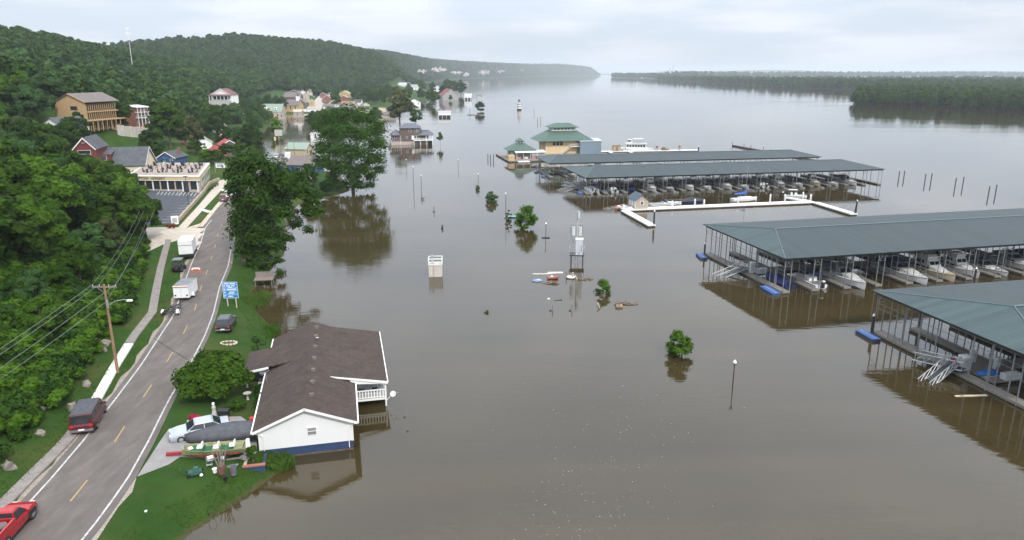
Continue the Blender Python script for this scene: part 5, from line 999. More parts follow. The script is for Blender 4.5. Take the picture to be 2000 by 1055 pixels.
MB().path([(-2.0,-1.1,.5),(-2.25,-.4,.42),(-2.25,.4,.42),(-2.0,1.1,.5)],.04,5).build('light_bar', BLACK, BT)
ct = at(352,588,2.1); CT = thing('cargo_trailer', 'white enclosed trailer with ribbed roof and an orange edge beside the road', 'trailer', (ct[0],ct[1]+2.1,2.1), R(97), 'trailers'); WP = mat('trailer_white', (.72,.72,.71), .45, var=.06)
MB().bx(-2.1,2.1,-1.05,1.05,.45,2.15).build('box', WP, CT); MB().bx(-2.15,2.15,-1.08,1.08,2.15,2.22).build('roof', WP, CT)
for k in range(6): MB().bx(-1.9+k*.68,-1.56+k*.68,-1.06,1.06,2.221,2.3).build('roof_rib', mat('roof_rib_dark', (.16,.17,.17), .6), CT)
MB().bx(-2.17,-2.11,-1.07,1.07,2.02,2.16).build('rear_trim', mat('orange_trim', (.5,.16,.06), .6), CT)
for s in (0, 1): MB().bx(-2.13,-2.1,-1.0+s*1.01,-.02+s*1.01,.5,2.0).build('rear_door', WP, CT)
MB().bx(-2.15,-2.13,-.02,.02,.6,1.9).build('door_bar', STEEL, CT)
for s in (-.8,.8): MB().bx(-2.15,-2.131,s-.12,s+.12,.75,.95).build('lamp', BLACK, CT)
small_wheels(CT, -.2, 1.12, .33, WP); MB().tube((2.1,0,.5),(3.1,0,.5),.06).build('tongue', BLACK, CT)
uv = at(347,530,2.1); UV = thing('utility_buggy', 'black open utility buggy with grey roof between the two white trailers', 'buggy', (uv[0],uv[1]+.6,2.1), R(100)); 
MB().loft([[(x,-w,.45),(x,-w,z),(x,w,z),(x,w,.45)] for x, w, z in ((-1.6,.7,1.0),(-.4,.75,1.0),(.7,.75,1.05),(1.5,.6,.85))]).build('body', BLACK, UV); MB().bx(-1.0,.6,-.75,.75,1.95,2.05).build('roof', mat('buggy_roof', (.16,.17,.19), .6), UV)
for x in (-.95,.55):
    for s in (-.7,.7): MB().tube((x,s,1.0),(x*.95,s,1.95),.04,5).build('roof_pole', BLACK, UV)
MB().bx(-.6,-.1,-.6,.6,1.0,1.5).build('seat', mat('seat_grey', (.06,.06,.065), .8), UV)
for x in (-1.1,1.0):
    for s in (-.75,.75): wheel(UV, x, s, .34, .26, DARKM)
MB().cyl(-1.75,0,.55,1.05,.3,n=12).build('spare_wheel', TYRE, UV)
bx_ = at(354,508,2.1); BX = thing('box_trailer', 'tall white box truck parked before the side street', 'truck', (bx_[0],bx_[1]+3.0,2.1), R(107), 'trailers')
MB().bx(-2.7,2.2,-1.15,1.15,.95,3.2).build('box', WP, BX); MB().bx(-2.75,2.25,-1.18,1.18,3.2,3.27).build('roof', WP, BX); MB().bx(-2.74,-2.7,-1.05,1.05,1.05,3.05).build('rear_door', WP, BX); MB().bx(-2.8,-2.74,-1.1,1.1,2.55,2.62).build('door_seam', STEEL, BX)
MB().loft([[(x,-w,.6),(x,-w,z),(x,w,z),(x,w,.6)] for x, w, z in ((2.25,1.0,2.3),(3.2,1.0,2.2),(3.8,.98,1.5),(4.4,.9,1.3))]).build('cab', WP, BX); MB().quad((3.8,-.9,1.5),(3.8,.9,1.5),(3.25,.85,2.15),(3.25,-.85,2.15)).build('windshield', GLASS, BX); MB().bx(-2.6,4.2,-.8,.8,.5,.94).build('chassis', BLACK, BX)
for x in (-1.5,3.4):
    for s in (-1,1): wheel(BX, x, s*.95, .42, .26)
MB().bx(-2.85,-2.6,-1.0,1.0,.5,.7).build('bumper', BLACK, BX)
# barricade: two cones with a plank
CONE = mat('cone_orange', (.6,.08,.03), .6); 
for px, lab, hh in ((376,'left orange traffic cone of the road barricade',1.0),(390,'right orange traffic cone of the road barricade',1.15)):
    p = at(px,532,2.06); c = thing('traffic_cone', lab, 'traffic cone', (p[0],p[1],2.06), 0, 'traffic cones'); MB().rbx(0,0,0,.5,.5,.06).build('base', CONE, c); MB().cyl(0,0,.06,hh,.19,.05).build('cone', CONE, c); MB().cyl(0,0,hh*.45,hh*.68,.145,.105).build('collar', WHITE, c)
p = at(383,529.5,2.06); c = thing('barrier_plank', 'white plank between the two orange cones', 'plank', (p[0],p[1],2.4), R(4)); MB().rbx(0,0,0,1.2,.08,.25).build('board', WHITE, c); MB().rbx(0,0,-.34,.1,.5,.34,0,.6,.2).build('stand', CONE, c)
p = at(453,521,2.1); c = thing('warning_marker', 'small orange marker post beside the road at the oak', 'post', (p[0],p[1],1.9)); MB().bx(-.03,.03,-.03,.03,0,1.0).build('post', WOODB, c); MB().rbx(0,0,.75,.16,.08,.35).build('reflector', mat('marker_orange', (.7,.3,.05), .5), c)
# blue information sign
sl, sr = at(446,599,1.7), at(461,598,1.7); SG = thing('blue_sign', 'blue and white information sign on two posts beside the road', 'sign', ((sl[0]+sr[0])/2,(sl[1]+sr[1])/2,1.6), R(3)); SB_ = mat('sign_blue', (.03,.2,.52), .5, var=.05); SW = mat('sign_white', (.55,.68,.8), .5, var=.05); SN = mat('sign_navy', (.01,.06,.22), .5)
for s in (-.6,.6): MB().bx(s-.06,s+.06,.02,.12,-.3,3.6).build('post', mat('pale_post', (.5,.45,.32), .8), SG)
MB().bx(-1.05,1.05,-.05,.0,1.35,3.75).build('board', SB_, SG)
_fr = MB().bx(-1.05,1.05,-.06,-.051,3.69,3.75).bx(-1.05,1.05,-.06,-.051,1.35,1.41).bx(-1.05,-.99,-.06,-.051,1.41,3.69).bx(.99,1.05,-.06,-.051,1.41,3.69); _fr.build('border', SW, SG)
for z in (3.33,2.86,2.42,1.9): MB().bx(-.98,.98,-.06,-.051,z,z+.05).build('rule', SW, SG)
for z0_, z1_, xs in ((3.45,3.6,((-.8,-.15),(-.02,.75))),(3.1,3.26,((-.55,.05),(.2,.7))),(2.92,3.04,((-.3,.3),)),(2.55,2.76,((-.5,.85),)),(2.2,2.32,((-.2,.6),)),(2.02,2.14,((-.3,.5),)),(1.55,1.72,((-.4,.3),))):
    for a, b in xs: MB().bx(a,b,-.06,-.052,z0_,z1_).build('lettering', SW, SG)
for z in (3.05,2.55,2.1,1.6): MB().bx(-.9,-.68,-.06,-.052,z,z+.2).build('symbol', SW, SG)
for x0_, x1_, z in ((-.62,-.5,2.5),(-.62,.98,2.36),(.55,.95,3.2),(-.65,-.35,3.15),(.5,.9,1.5),(-.75,-.35,1.5)): MB().bx(x0_,x1_,-.058,-.0515,z,z+.1).build('dark_panel', SN, SG)
# utility pole, lamp, wires
pp = at(230,728,2.2); PL = thing('utility_pole', 'brown wooden utility pole with crossarm and street lamp beside the road', 'utility pole', (pp[0],pp[1],2.0)); POLEM = mat('pole_wood', (.24,.14,.08), .9, var=.3, scale=2, stretch=(4,4,.3))
PH = 10.3; MB().cyl(0,0,-.5,PH,.17,.11).build('shaft', POLEM, PL); MB().bx(-1.3,1.3,-.06,.06,PH-.35,PH-.2).build('crossarm', WOODG, PL); MB().tube((-.7,-.05,PH-.35),(0,-.05,PH-1.0),.03,4).tube((.7,-.05,PH-.35),(0,-.05,PH-1.0),.03,4).build('arm_brace', WOODG, PL)
MB().path([(0,0,PH-2.5),(.8,.1,PH-1.9),(1.7,.2,PH-1.75),(2.1,.22,PH-1.8)],.035,5).build('lamp_arm', STEEL, PL); MB().rbx(2.35,.24,PH-1.92,.6,.28,.16,0,.8,.7).build('lamp_head', WHITE, PL)
for x in (-1.2,-.5,.5,1.2): MB().cyl(x,0,PH-.2,PH-.02,.045,n=6).build('insulator', HULLG, PL)
MB().bx(.05,.25,-.2,-.1,PH-2.6,PH-1.7).build('bracket_box', STEEL, PL)
def wire(a, b, sag, lab, r=.014, n=14, group='overhead wires'):
    pts_ = [(a[0]+(b[0]-a[0])*k/n, a[1]+(b[1]-a[1])*k/n, a[2]+(b[2]-a[2])*k/n-4*sag*(k/n)*(1-k/n)) for k in range(n+1)]; tag(MB().path(pts_, r, 3).build('overhead_wire', mat('wire', (.17,.18,.18), .6, var=0)), lab, 'wire', group)
P1 = Vector((pp[0],pp[1],2.0+PH))
for i, (dx, dz) in enumerate(((-1.2,0),(-.5,0),(1.2,0),(0,-1.9))):
    wire(P1+Vector((dx,0,dz)), (-43.5+dx,22,9.0+dz*.6), .7, ('first wire running down left from the utility pole','second wire down left from the utility pole','third wire down left from the utility pole','lowest wire down left from the utility pole')[i], .017)
    wire(P1+Vector((dx,0,dz)), (-63+dx,122,11+dz*.6), .6, ('first wire running up right into the trees','second wire running up right into the trees','third wire running up right into the trees','lowest wire running up right into the trees')[i], .016)
# ------------------------------------------------------------ garden clutter
def shrub(name, label, pos, rx, h, n, size, leaf, seed=1, ncl=9, group=None, cat='shrub', base=.1):
    o = thing(name, label, cat, pos, 0, group); cl = crown_clumps(rx, base, h, ncl, seed, .42); put('crown', leaves_mesh('crown', cl, n, size, leaf, seed), o)
    st = MB()
    for c in cl[:5]: st.path([(0,0,-.3),(c[0]*.4,c[1]*.4,c[2]*.5),c[:3]],.05,4,.015)
    st.build('stem', BARK, o); return o
p = at(415,785,1.7); BBx = thing('large_shrub_tree', 'broad bushy tree between the road and the white house', 'tree', (p[0]-.2,p[1]+1.0,1.5)); cl = [(-2.2,-.2,2.3,1.6,1.5),(.2,-.6,2.6,1.9,1.8),(2.1,.0,2.4,1.6,1.5),(-.8,1.2,3.3,1.6,1.5),(1.2,1.4,3.2,1.6,1.4),(-2.6,1.6,2.2,1.3,1.1),(.9,-1.4,1.7,1.4,1.1),(-1.4,-1.5,1.7,1.3,1.0),(2.8,1.0,1.9,1.1,.9),(-.2,.3,4.0,1.2,.9),(-1.9,3.4,2.2,1.5,1.3),(-.6,4.6,2.3,1.4,1.2),(-2.4,5.6,1.8,1.2,1.0)]
put('crown', leaves_mesh('crown', cl, 11000, .2, LEAF, 5, shell=.6), BBx); trunk_mb(4, .14, cl, 3, 8, -.5).build('trunk', BARK, BBx)
shrub('hedge_shrub', 'dark rounded shrub against the house wall', loc(WH,-4.75,8.2,1.2), .8, 1.9, 1500, .12, LEAFD, 4)
shrub('hedge_shrub', 'low dark shrub beside the house corner nearest the porch', loc(WH,-5.0,11.0,1.2), .9, 1.5, 1500, .12, LEAFD, 6)
shrub('garden_shrub', 'small green bush right of the broad bushy tree', (*at(462,800,1.5),1.4), .9, 1.2, 1300, .12, LEAF, 7)
shrub('red_flower_bush', 'red flowering bush behind the silver sedan', (*at(381,829,1.8),1.7), .75, 1.25, 1300, .1, LEAFR, 8)
shrub('cone_shrub', 'small pointed evergreen in the brick bed at the house corner', (*at(494,896,1.2),1.1), .5, 1.7, 1500, .1, LEAF, 9)
_cs = bpy.data.objects[-1] if False else None
p = at(484,780,1.4); b = thing('bird_bath', 'pale stone bird bath beside the front porch', 'bird bath', (p[0],p[1],1.3)); MB().lathe(0,0,[(.22,0),(.12,.1),(.09,.6),(.12,.65)]).build('pedestal', CONC, b); MB().lathe(0,0,[(.1,.64),(.34,.72),(.42,.82),(.38,.82),(.2,.74)],14).build('basin', CONC, b)
p = at(419,812,1.7); b = thing('garden_statue', 'grey and white garden statue behind the sedan', 'statue', (p[0],p[1],1.6)); MB().lathe(0,0,[(.3,0),(.26,.3),(.16,.7),(.2,1.0),(.12,1.2)],10).build('figure', CONC, b); MB().blob(0,0,1.35,.14,.14,.17,3).build('head', WHITE, b)
p = at(428,815,1.7); b = thing('dark_planter_box', 'black square planter near the statue', 'planter', (p[0]+.3,p[1]+.4,1.55)); MB().rbx(0,0,0,.9,.6,.7,0,1.1,1.1).build('tub', BLACK, b); MB().rbx(0,0,.7,1.05,.7,.06).build('rim', DARKM, b)
p = at(494,838,1.35); b = thing('kettle_grill', 'round black grill with red lid beside the house wall', 'grill', (p[0]-.2,p[1]+.6,1.3)); MB().lathe(0,0,[(.05,.5),(.25,.55),(.32,.75)],12).build('bowl', BLACK, b); MB().lathe(0,0,[(.33,.76),(.28,.95),(.05,1.05)],12).build('lid', mat('grill_red',(.4,.03,.03),.4), b)
for k in range(3): MB().tube((.1*math.cos(k*2.1),.1*math.sin(k*2.1),.52),(.3*math.cos(k*2.1),.3*math.sin(k*2.1),0),.025,5).build('leg', BLACK, b)
# brick bed with blue block at the corner of the house
p = at(497,905,1.0); b = thing('planter_wall', 'low brick capped blue block wall round the evergreen', 'wall', (p[0],p[1],.2), R(13)); MB().bx(-.9,.9,-.5,-.25,-.5,.75).build('block', NAVYF, b); MB().bx(-.95,.95,-.55,-.2,.75,.87).build('cap', mat('brick_cap',(.3,.12,.08),.9), b); MB().bx(.65,.9,-.25,1.6,-.5,.8).build('block', NAVYF, b); MB().bx(-.9,-.65,-.25,1.4,.4,.85).build('edge_timber', mat('tan_timber',(.45,.36,.24),.9), b)
# boats on trailers in the drive
def boat_trailer_under(o, L_, m, w=.95):
    t = MB()
    for s in (-1, 1): t.path([(-L_*.42,s*w*.7,.4),(L_*.2,s*w*.7,.4),(L_*.55,0,.42)],.05,5)
    t.tube((L_*.55,0,.42),(L_*.75,0,.42),.05); 
    for x in (-L_*.4,-L_*.1,L_*.15): t.tube((x,-w*.75,.4),(x,w*.75,.4),.045)
    t.build('trailer_frame', m, o)
    for s in (-1, 1): wheel(o, -L_*.15, s*w, .28, .18, WHITE)
p = at(430,862,1.7); TBx = thing('tarped_boat', 'boat under a grey tarp on a trailer beside the silver sedan', 'boat', (p[0]-.15,p[1]+.55,1.45), R(196), 'boats in the drive')
GT = mat('grey_tarp', (.06,.063,.072), .7, var=.3, scale=2.5, bump=.5); L_ = 6.0
MB().loft([[(x,-w,.35),(x,-w*1.02,.85),(x,-w*.75,h*.88),(x,0,h),(x,w*.75,h*.88),(x,w*1.02,.85),(x,w,.35)] for x, w, h in ((-3.0,.95,1.25),(-2.6,1.08,1.45),(-1.2,1.12,1.6),(.2,1.1,1.55),(1.3,.95,1.4),(2.3,.6,1.25),(3.0,.12,1.12))]).build('tarp', GT, TBx, True); boat_trailer_under(TBx, 6.2, STEEL); MB().tube((3.3,0,.4),(3.3,0,1.2),.05).build('winch_post', STEEL, TBx)
p = at(418,890,1.7); JB = thing('jon_boat', 'olive green fishing boat with white seats on a red trailer', 'boat', (p[0],p[1]+.3,1.55), R(190), 'boats in the drive'); OLV = mat('olive_paint', (.2,.2,.085), .6, var=.3, scale=2); DG = mat('boat_carpet', (.02,.1,.045), .95, var=.3)
Lj = 5.2; sts = [(-2.6,.8,.85),(-1.2,.85,.85),(.6,.85,.88),(1.8,.7,.95),(2.6,.42,1.05)]
MB().loft([[(x,-w,h),(x,-w*.82,.5),(x,w*.82,.5),(x,w,h),(x,w*.9,h),(x,w*.75,.6),(x,-w*.75,.6),(x,-w*.9,h)] for x, w, h in sts]).build('hull', OLV, JB)
MB().bx(-2.4,1.9,-.62,.62,.6,.63).build('floor', DG, JB); MB().bx(.9,1.9,-.6,.6,.63,.85).build('front_deck', DG, JB); MB().bx(-2.4,-1.7,-.66,.66,.63,.84).build('rear_deck', OLV, JB); MB().bx(-.5,.1,-.66,.66,.63,.84).build('bench', OLV, JB)
for x, y_ in ((1.2,.0),(-.2,.25),(-1.5,.1)):
    s_ = MB().rbx(x,y_,.9,.45,.5,.14).build('boat_seat', WHITE, JB); MB().rbx(x-.22,y_,.95,.1,.48,.42).build('seat_back', WHITE, s_)
MB().rbx(-2.8,.0,.6,.35,.4,.7,0,.8,.8).build('outboard_motor', WHITE, JB); MB().blob(1.9,.2,1.0,.25,.2,.15,2).build('bag', WHITE, JB); boat_trailer_under(JB, 5.4, mat('trailer_red',(.28,.02,.03),.6)); MB().rbx(3.4,0,.4,1.2,.25,.25).build('tongue_box', mat('trailer_red',(.28,.02,.03),.6), JB)
p = at(433,923,1.5); b = thing('rusty_barrel', 'rusty brown barrel holding long boards on the lawn', 'barrel', (p[0],p[1],1.4)); RUST = mat('rust', (.13,.06,.04), .9, var=.4, scale=4); MB().lathe(0,0,[(.3,0),(.33,.3),(.33,.6),(.32,.8),(.28,.8),(.28,.2)],14).build('drum', RUST, b)
for k, (a, e) in enumerate(((-.9,.2),(-.5,.5),(.2,.4),(.6,.5),(-.2,.7))): MB().tube((.1*a,.1*e,.2),(a*.75,e*.7,1.9+.1*k),.05,4).build('board', WOODG, b)
p = at(456,925,1.3); b = thing('trash_can', 'grey dented trash can on the lawn beside the barrel', 'trash can', (p[0],p[1],1.2)); MB().lathe(0,0,[(.24,0),(.27,.4),(.31,.78),(.34,.8),(.29,.8),(.25,.3)],14).build('can', mat('can_grey',(.12,.13,.15),.6,var=.3), b); MB().rbx(0,-.28,.3,.16,.04,.16).build('badge', mat('badge_red',(.3,.03,.04),.6), b)
p = at(420,922,1.5); b = thing('white_bucket', 'white bucket on the lawn left of the rusty barrel', 'bucket', (p[0],p[1],1.45)); MB().lathe(0,0,[(.16,0),(.2,.36),(.22,.38),(.15,.37)],12).build('pail', WHITE, b); MB().path([(-.2,0,.36),(0,0,.52),(.2,0,.36)],.01,4).build('handle', STEEL, b)
p = at(441,938,1.3); b = thing('black_pot', 'small black pot on the lawn in front of the barrel', 'pot', (p[0],p[1],1.25)); MB().lathe(0,0,[(.12,0),(.18,.3),(.2,.42),(.14,.4)],10).build('vessel', BLACK, b); MB().cyl(0,0,.42,.5,.08).build('knob', BLACK, b)
p = at(381,925,1.7); b = thing('green_mower', 'dark green garden machine lying on the lawn', 'mower', (p[0],p[1],1.6), R(25)); GM = mat('machine_green',(.015,.07,.045),.5,var=.2); MB().rbx(0,0,.12,1.2,.7,.25,0,.85,.85).build('deck', GM, b); MB().rbx(.1,0,.37,.5,.4,.3,0,.7,.7).build('engine', mat('machine_teal',(.03,.09,.08),.5), b)
for x in (-.5,.5):
    for s in (-.38,.38): MB().tube((x,s-.06,.16),(x,s+.06,.16),.16,10).build('wheel', BLACK, b)
MB().path([(-.55,-.25,.3),(-1.1,-.25,.75),(-1.1,.25,.75),(-.55,.25,.3)],.025,5).build('handle', GM, b); MB().blob(.45,-.5,.12,.14,.14,.12,2).build('white_cap', WHITE, b)
p = at(410,905,1.7); b = thing('folded_chairs', 'stack of grey folded chairs beside the olive boat', 'chairs', (p[0],p[1]-.1,1.55), R(20))
for k in range(4): MB().rbx(.05*k,0,.12+.2*k,.5,.45,.08,.1*k).build('chair_frame', (HULLG, DARKM, HULLG, WHITE)[k], b)
for s in (-.2,.2): MB().cyl(s,-.2,0,.8,.025,n=5).cyl(s,.2,0,.8,.025,n=5).build('leg', STEEL, b)
for i, (px, py, l_, lab) in enumerate(((455,897,1.6,'weathered plank on the grass right of the olive boat'),(452,907,1.1,'short weathered plank nearer the trash can'))):
    p = at(px,py,1.4); b = thing('lawn_plank', lab, 'plank', (p[0],p[1],gz(p)+.05), R(16+8*i)); MB().rbx(0,0,0,l_,.22,.06).build('board', WOODG, b); MB().rbx(-l_*.3,0,-.1,.1,.3,.1).build('bearer', WOODG, b)
p = at(411,985,1.2); b = thing('wire_hoop', 'thin black wire hoop standing on the lawn near the water', 'hoop', (p[0],p[1],gz(p)), R(10)); MB().path([(.3*math.cos(a),0,.55+.5*math.sin(a)) for a in np.linspace(-1.2,4.3,14)],.018,4).build('hoop', BLACK, b); MB().tube((.1,0,.1),(.1,0,-.2),.02,4).build('spike', BLACK, b)
p = at(285,1001,1.6); b = tag(MB().blob(p[0],p[1],gz(p)+.08,.12,.12,.08,1).build('white_stone', WHITE), 'white stone on the lawn by the road bend', 'stone')
p = at(447,671,1.6); b = thing('stone_ring', 'pale stone edging ring of a flower bed on the lawn', 'edging', (p[0],p[1],gz(p)))
for k in range(12): MB().rbx(.95*math.cos(k*.52),.6*math.sin(k*.52),0,.34,.18,.16,k*.52+1.57).build('stone', mat('pale_stone',(.5,.45,.36),.9), b)
MB().cyl(0,0,.0,.06,.7,n=10).build('mulch', mat('mulch',(.09,.05,.03),.95), b)
shrub('young_tree', 'slender young tree on the lawn behind the white house', (*at(507,690,1.2),1.0), .9, 2.6, 900, .16, LEAFP, 14, base=1.0)
# small brown deck under the oak
p = at(512,560,0); b = thing('fishing_deck', 'small weathered wooden deck at the water under the oak', 'deck', (p[0],p[1]+1.2,0), R(10))
for k in range(6): MB().bx(-1.5,1.5,-1.1+k*.38,-.76+k*.38,1.0,1.08).build('plank', WOODG if k % 2 else mat('deck_brown',(.2,.15,.12),.9,var=.3), b)
for x in (-1.3,1.3):
    for y_ in (-.9,.9): MB().cyl(x,y_,-1.5,1.0,.09,n=6).build('pile', WOODG, b)
MB().bx(-1.5,1.5,1.2,1.3,1.08,1.9).build('back_rail', WOODG, b)
# rock faces in the bank
RKM = mat('bank_rock', (.19,.165,.14), .95, var=.45, scale=1.6, bump=.8, detail=8)
for i, (px, py, z, s, lab) in enumerate(((100,655,9,1.5,'tall grey rock slab high in the green bank'),(206,648,4.5,.9,'reddish rock behind the utility pole'),(168,728,4,.7,'small pale rock at the foot of the bank'),(146,778,3.6,.9,'pale rock pile just above the maroon van'),(75,800,5,.6,'weathered grey rock in the bank left of the van'),(12,850,5.5,.8,'grey rock face at the left picture edge'),(205,676,3.4,.6,'flat stones in the grass beside the pole'),(60,690,9,.8,'grey stone half hidden in ivy'))):
    p = at(px,py,z); mb = MB(); g = random.Random(i)
    mb.blob(p[0]-.3,p[1],hgt(*p)+.1*s,.75*s,.6*s,.75*s,i,8,5,.34).build('rock_outcrop', RKM); tag(bpy.data.objects[COL.objects[-1].name], lab, 'rock', 'rocks in the bank')
# undergrowth and grass
for i in range(3): TREES['b%d' % i] = (None, leaves_mesh('bush_crown', crown_clumps(1.3,.0,1.7,7,80+i,.45), 620, .2, (LEAF, LEAFD, LEAFY)[i], 80+i), 1.7)
pts = []
while len(pts) < 1900:
    y = rg.uniform(28, 146); d = rg.random()**1.3*42; x = kx(3, y)-.9-d
    px, py = sight(x, y, hgt(x, y)+1)
    if px < -40: continue
    if d < .8 and rg.random() < .5: continue
    if any(abs(px-a) < 22 and abs(py-b) < 26 for a, b in ((100,655),(206,648),(146,778),(12,850),(75,800),(168,728))) and rg.random() < .8: continue
    pts.append((x, y, hgt(x, y)-.35, rg.uniform(.5, 1.5)))
scatter('bank_undergrowth', 'tangled green bushes and ivy covering the steep bank', pts, ['b0','b1','b2'], 'undergrowth')
def tufts(n, sampler, h, seed):
    g = random.Random(seed); V = []; F = []
    for _ in range(n):
        x, y = sampler(g); z = hgt(x, y); 
        for k in range(3):
            a = g.uniform(0, 6.28); l_ = h*g.uniform(.5, 1.3); c, s = math.cos(a), math.sin(a); dx, dy = g.uniform(-.12, .12), g.uniform(-.12, .12); i = len(V)
            V += [(x+dx-c*.05, y+dy-s*.05, z-.02), (x+dx+c*.05, y+dy+s*.05, z-.02), (x+dx+g.uniform(-.2,.2)*h*2, y+dy+g.uniform(-.2,.2)*h*2, z+l_)]; F.append((i, i+1, i+2))
    me = bpy.data.meshes.new('grass'); me.from_pydata(V, [], F); me.materials.append(leaf_g); return me
leaf_g = leaf_mat('grass_blade', (.045,.1,.014), (.08,.14,.025))
def smp(g):
    k = g.random()
    if k < .3: y = g.uniform(36, 140); return kx(4, y)-g.uniform(.4, 2.6), y
    if k < .55: y = g.uniform(36, 60); return kx(7, y)-g.uniform(-.3, 3.0), y
    if k < .8: y = g.uniform(76, 122); return kx(7, y)-g.uniform(-.3, 3.5), y
    y = g.uniform(30, 140); return kx(3, y)+g.uniform(-3, .5), y
tag(put('grass', tufts(12000, smp, .1, 4)), 'short green grass on the verges and lawn edges', 'grass', kind='stuff')
def reeds(lab, pix, z, rad, n, h, seed, ry=None):
    g = random.Random(seed); p = at(*pix, z); V = []; F = []
    for _ in range(n):
        a = g.uniform(0, 6.28); r = math.sqrt(g.random()); x, y = p[0]+rad*r*math.cos(a), p[1]+(ry or rad)*r*math.sin(a); t = g.uniform(0, 6.28); i = len(V); l_ = h*g.uniform(.6, 1.2); w = .05; bx2, by2 = g.uniform(-.5, .5)*h, g.uniform(-.5, .5)*h
        V += [(x-w*math.cos(t),y-w*math.sin(t),-.2),(x+w*math.cos(t),y+w*math.sin(t),-.2),(x+bx2*.4+w,y+by2*.4,l_*.7),(x+bx2,y+by2,l_*.9)]; F.append((i,i+1,i+2)); F.append((i,i+2,i+3))
    me = bpy.data.meshes.new('tall_grass'); me.from_pydata(V, [], F); me.materials.append(leaf_g); return tag(put('tall_grass', me), lab, 'grass', kind='stuff')
reeds('tall grass clump in the water at the white house corner', (540,912), 0, 1.5, 900, 1.1, 1, .9)
reeds('tall weeds on the bank below the blue sign', (500,590), 0, 2.0, 500, 1.0, 2, 4); reeds('weeds on the lawn corner behind the house', (520,655), 0, 1.6, 500, .8, 3, 3)
# ------------------------------------------------------------ houses
def gable_roof(o, w, d, z0, rise, m, ov=.4, t=.14, trim=None, y0=0, name='roof'):
    a = w/2+ov; s = rise/(w/2); ze = z0-ov*s; zt = z0+rise+.03
    out = []
    for sg in (-1, 1):
        q = [(0,y0-ov,zt),(sg*a,y0-ov,ze),(sg*a,y0+d+ov,ze),(0,y0+d+ov,zt)]; out.append(MB().slab(q if sg > 0 else q[::-1], t).build(name, m, o))
        if trim:
            q = [(0,y0-ov-.05,zt+.02),(sg*a,y0-ov-.05,ze+.02),(sg*a,y0-ov-.003,ze+.02),(0,y0-ov-.003,zt+.02)]; MB().slab(q if sg > 0 else q[::-1], t+.14).build('rake_board', trim, o)
    return out
def house(name, label, pos, rz, w, d, h, rise, wall, roof, fw=(), sw=(), trim=None, door=None, chimney=None, foot=2.0, cat='house', group=None, side=1, base=None, ov=.4, wf=None):
    """gabled house; the gable end faces -y; fw front windows (x, z, w, h); sw side windows (y, z, w, h) on the +x or -x wall"""
    o = thing(name, label, cat, pos, rz, group); k = w/2
    MB().xprism([(-k,-foot),(k,-foot),(k,h),(0,h+rise),(-k,h)],0,d).build('wall', wall, o)
    if base: MB().bx(-k-.02,k+.02,-.02,d+.02,-foot,base[0]).build('plinth', base[1], o)
    rf_ = gable_roof(o, w, d, h, rise, roof, ov, trim=trim)
    for x, z, ww, hh in fw: win(o, x-ww/2, x+ww/2, z, z+hh, 0, 1, wf or trim)
    for y_, z, ww, hh in sw: win(o, y_-ww/2, y_+ww/2, z, z+hh, side*k, 1, wf or trim, axis='x', sgn=side)
    if door:
        dd = MB().bx(door[0]-.5,door[0]+.5,-.05,.02,0,2.1).build('door', door[1], o); MB().bx(door[0]+.3,door[0]+.38,-.09,-.051,1.0,1.08).build('handle', BLACK, dd)
    if chimney: MB().rbx(chimney[0],chimney[1],h,.7,.7,rise+1.0).build('chimney', chimney[2], rf_[0])
    return o
GREYR = shingle_mat('grey_shingles', (.075,.078,.085), (.105,.11,.12)); BARNR = mat('barn_red', (.16,.03,.03), .8, var=.12, scale=3); TANW = mat('tan_wall', (.45,.37,.25), .85, var=.1); BLUEW = mat('blue_wall', (.035,.085,.19), .8, var=.1); ORNG = mat('orange_wall', (.45,.16,.035), .8, var=.12); DKRED = mat('dark_red_roof', (.13,.015,.02), .7, var=.15); REDR = mat('red_roof', (.36,.04,.055), .7, var=.15); CREAMW = mat('cream_wall', (.62,.54,.4), .85, var=.08)
BRICK = mat('red_brick', (.22,.085,.06), .9, var=.2, scale=4); BROWNS = mat('brown_siding', (.12,.085,.072), .85, var=.12, scale=3, stretch=(.2,.2,8)); STONEB = mat('pale_block', (.42,.36,.31), .9, var=.15); SLATE = mat('slate_blue_roof', (.105,.112,.132), .8, var=.15); MINT = mat('mint_roof', (.2,.27,.21), .6, var=.08); OSB = mat('osb_board', (.38,.25,.125), .9, var=.18, scale=1.5); LUMB = mat('new_lumber', (.42,.28,.14), .9, var=.2); GREYB = mat('grey_brown_roof', (.15,.125,.115), .9, var=.2); YELW = mat('yellow_church', (.46,.33,.15), .8, var=.08)
def gp(px, py):
    """the place on the ground which the photograph shows at (px, py)"""
    lo, hi = 20.0, 1400.0; a = (px-1000)/1400
    def below(Y):
        b_ = (py-527.5)/1400; s_, c_ = math.sin(PITCH), math.cos(PITCH); t_ = Y/(c_-b_*s_); return CAMH+t_*(-s_-b_*c_) <= hgt(a*t_, Y), a*t_
    Y = 60.0
    while Y < 1400 and not below(Y)[0]: Y += 1.0
    return (below(Y)[1], Y)
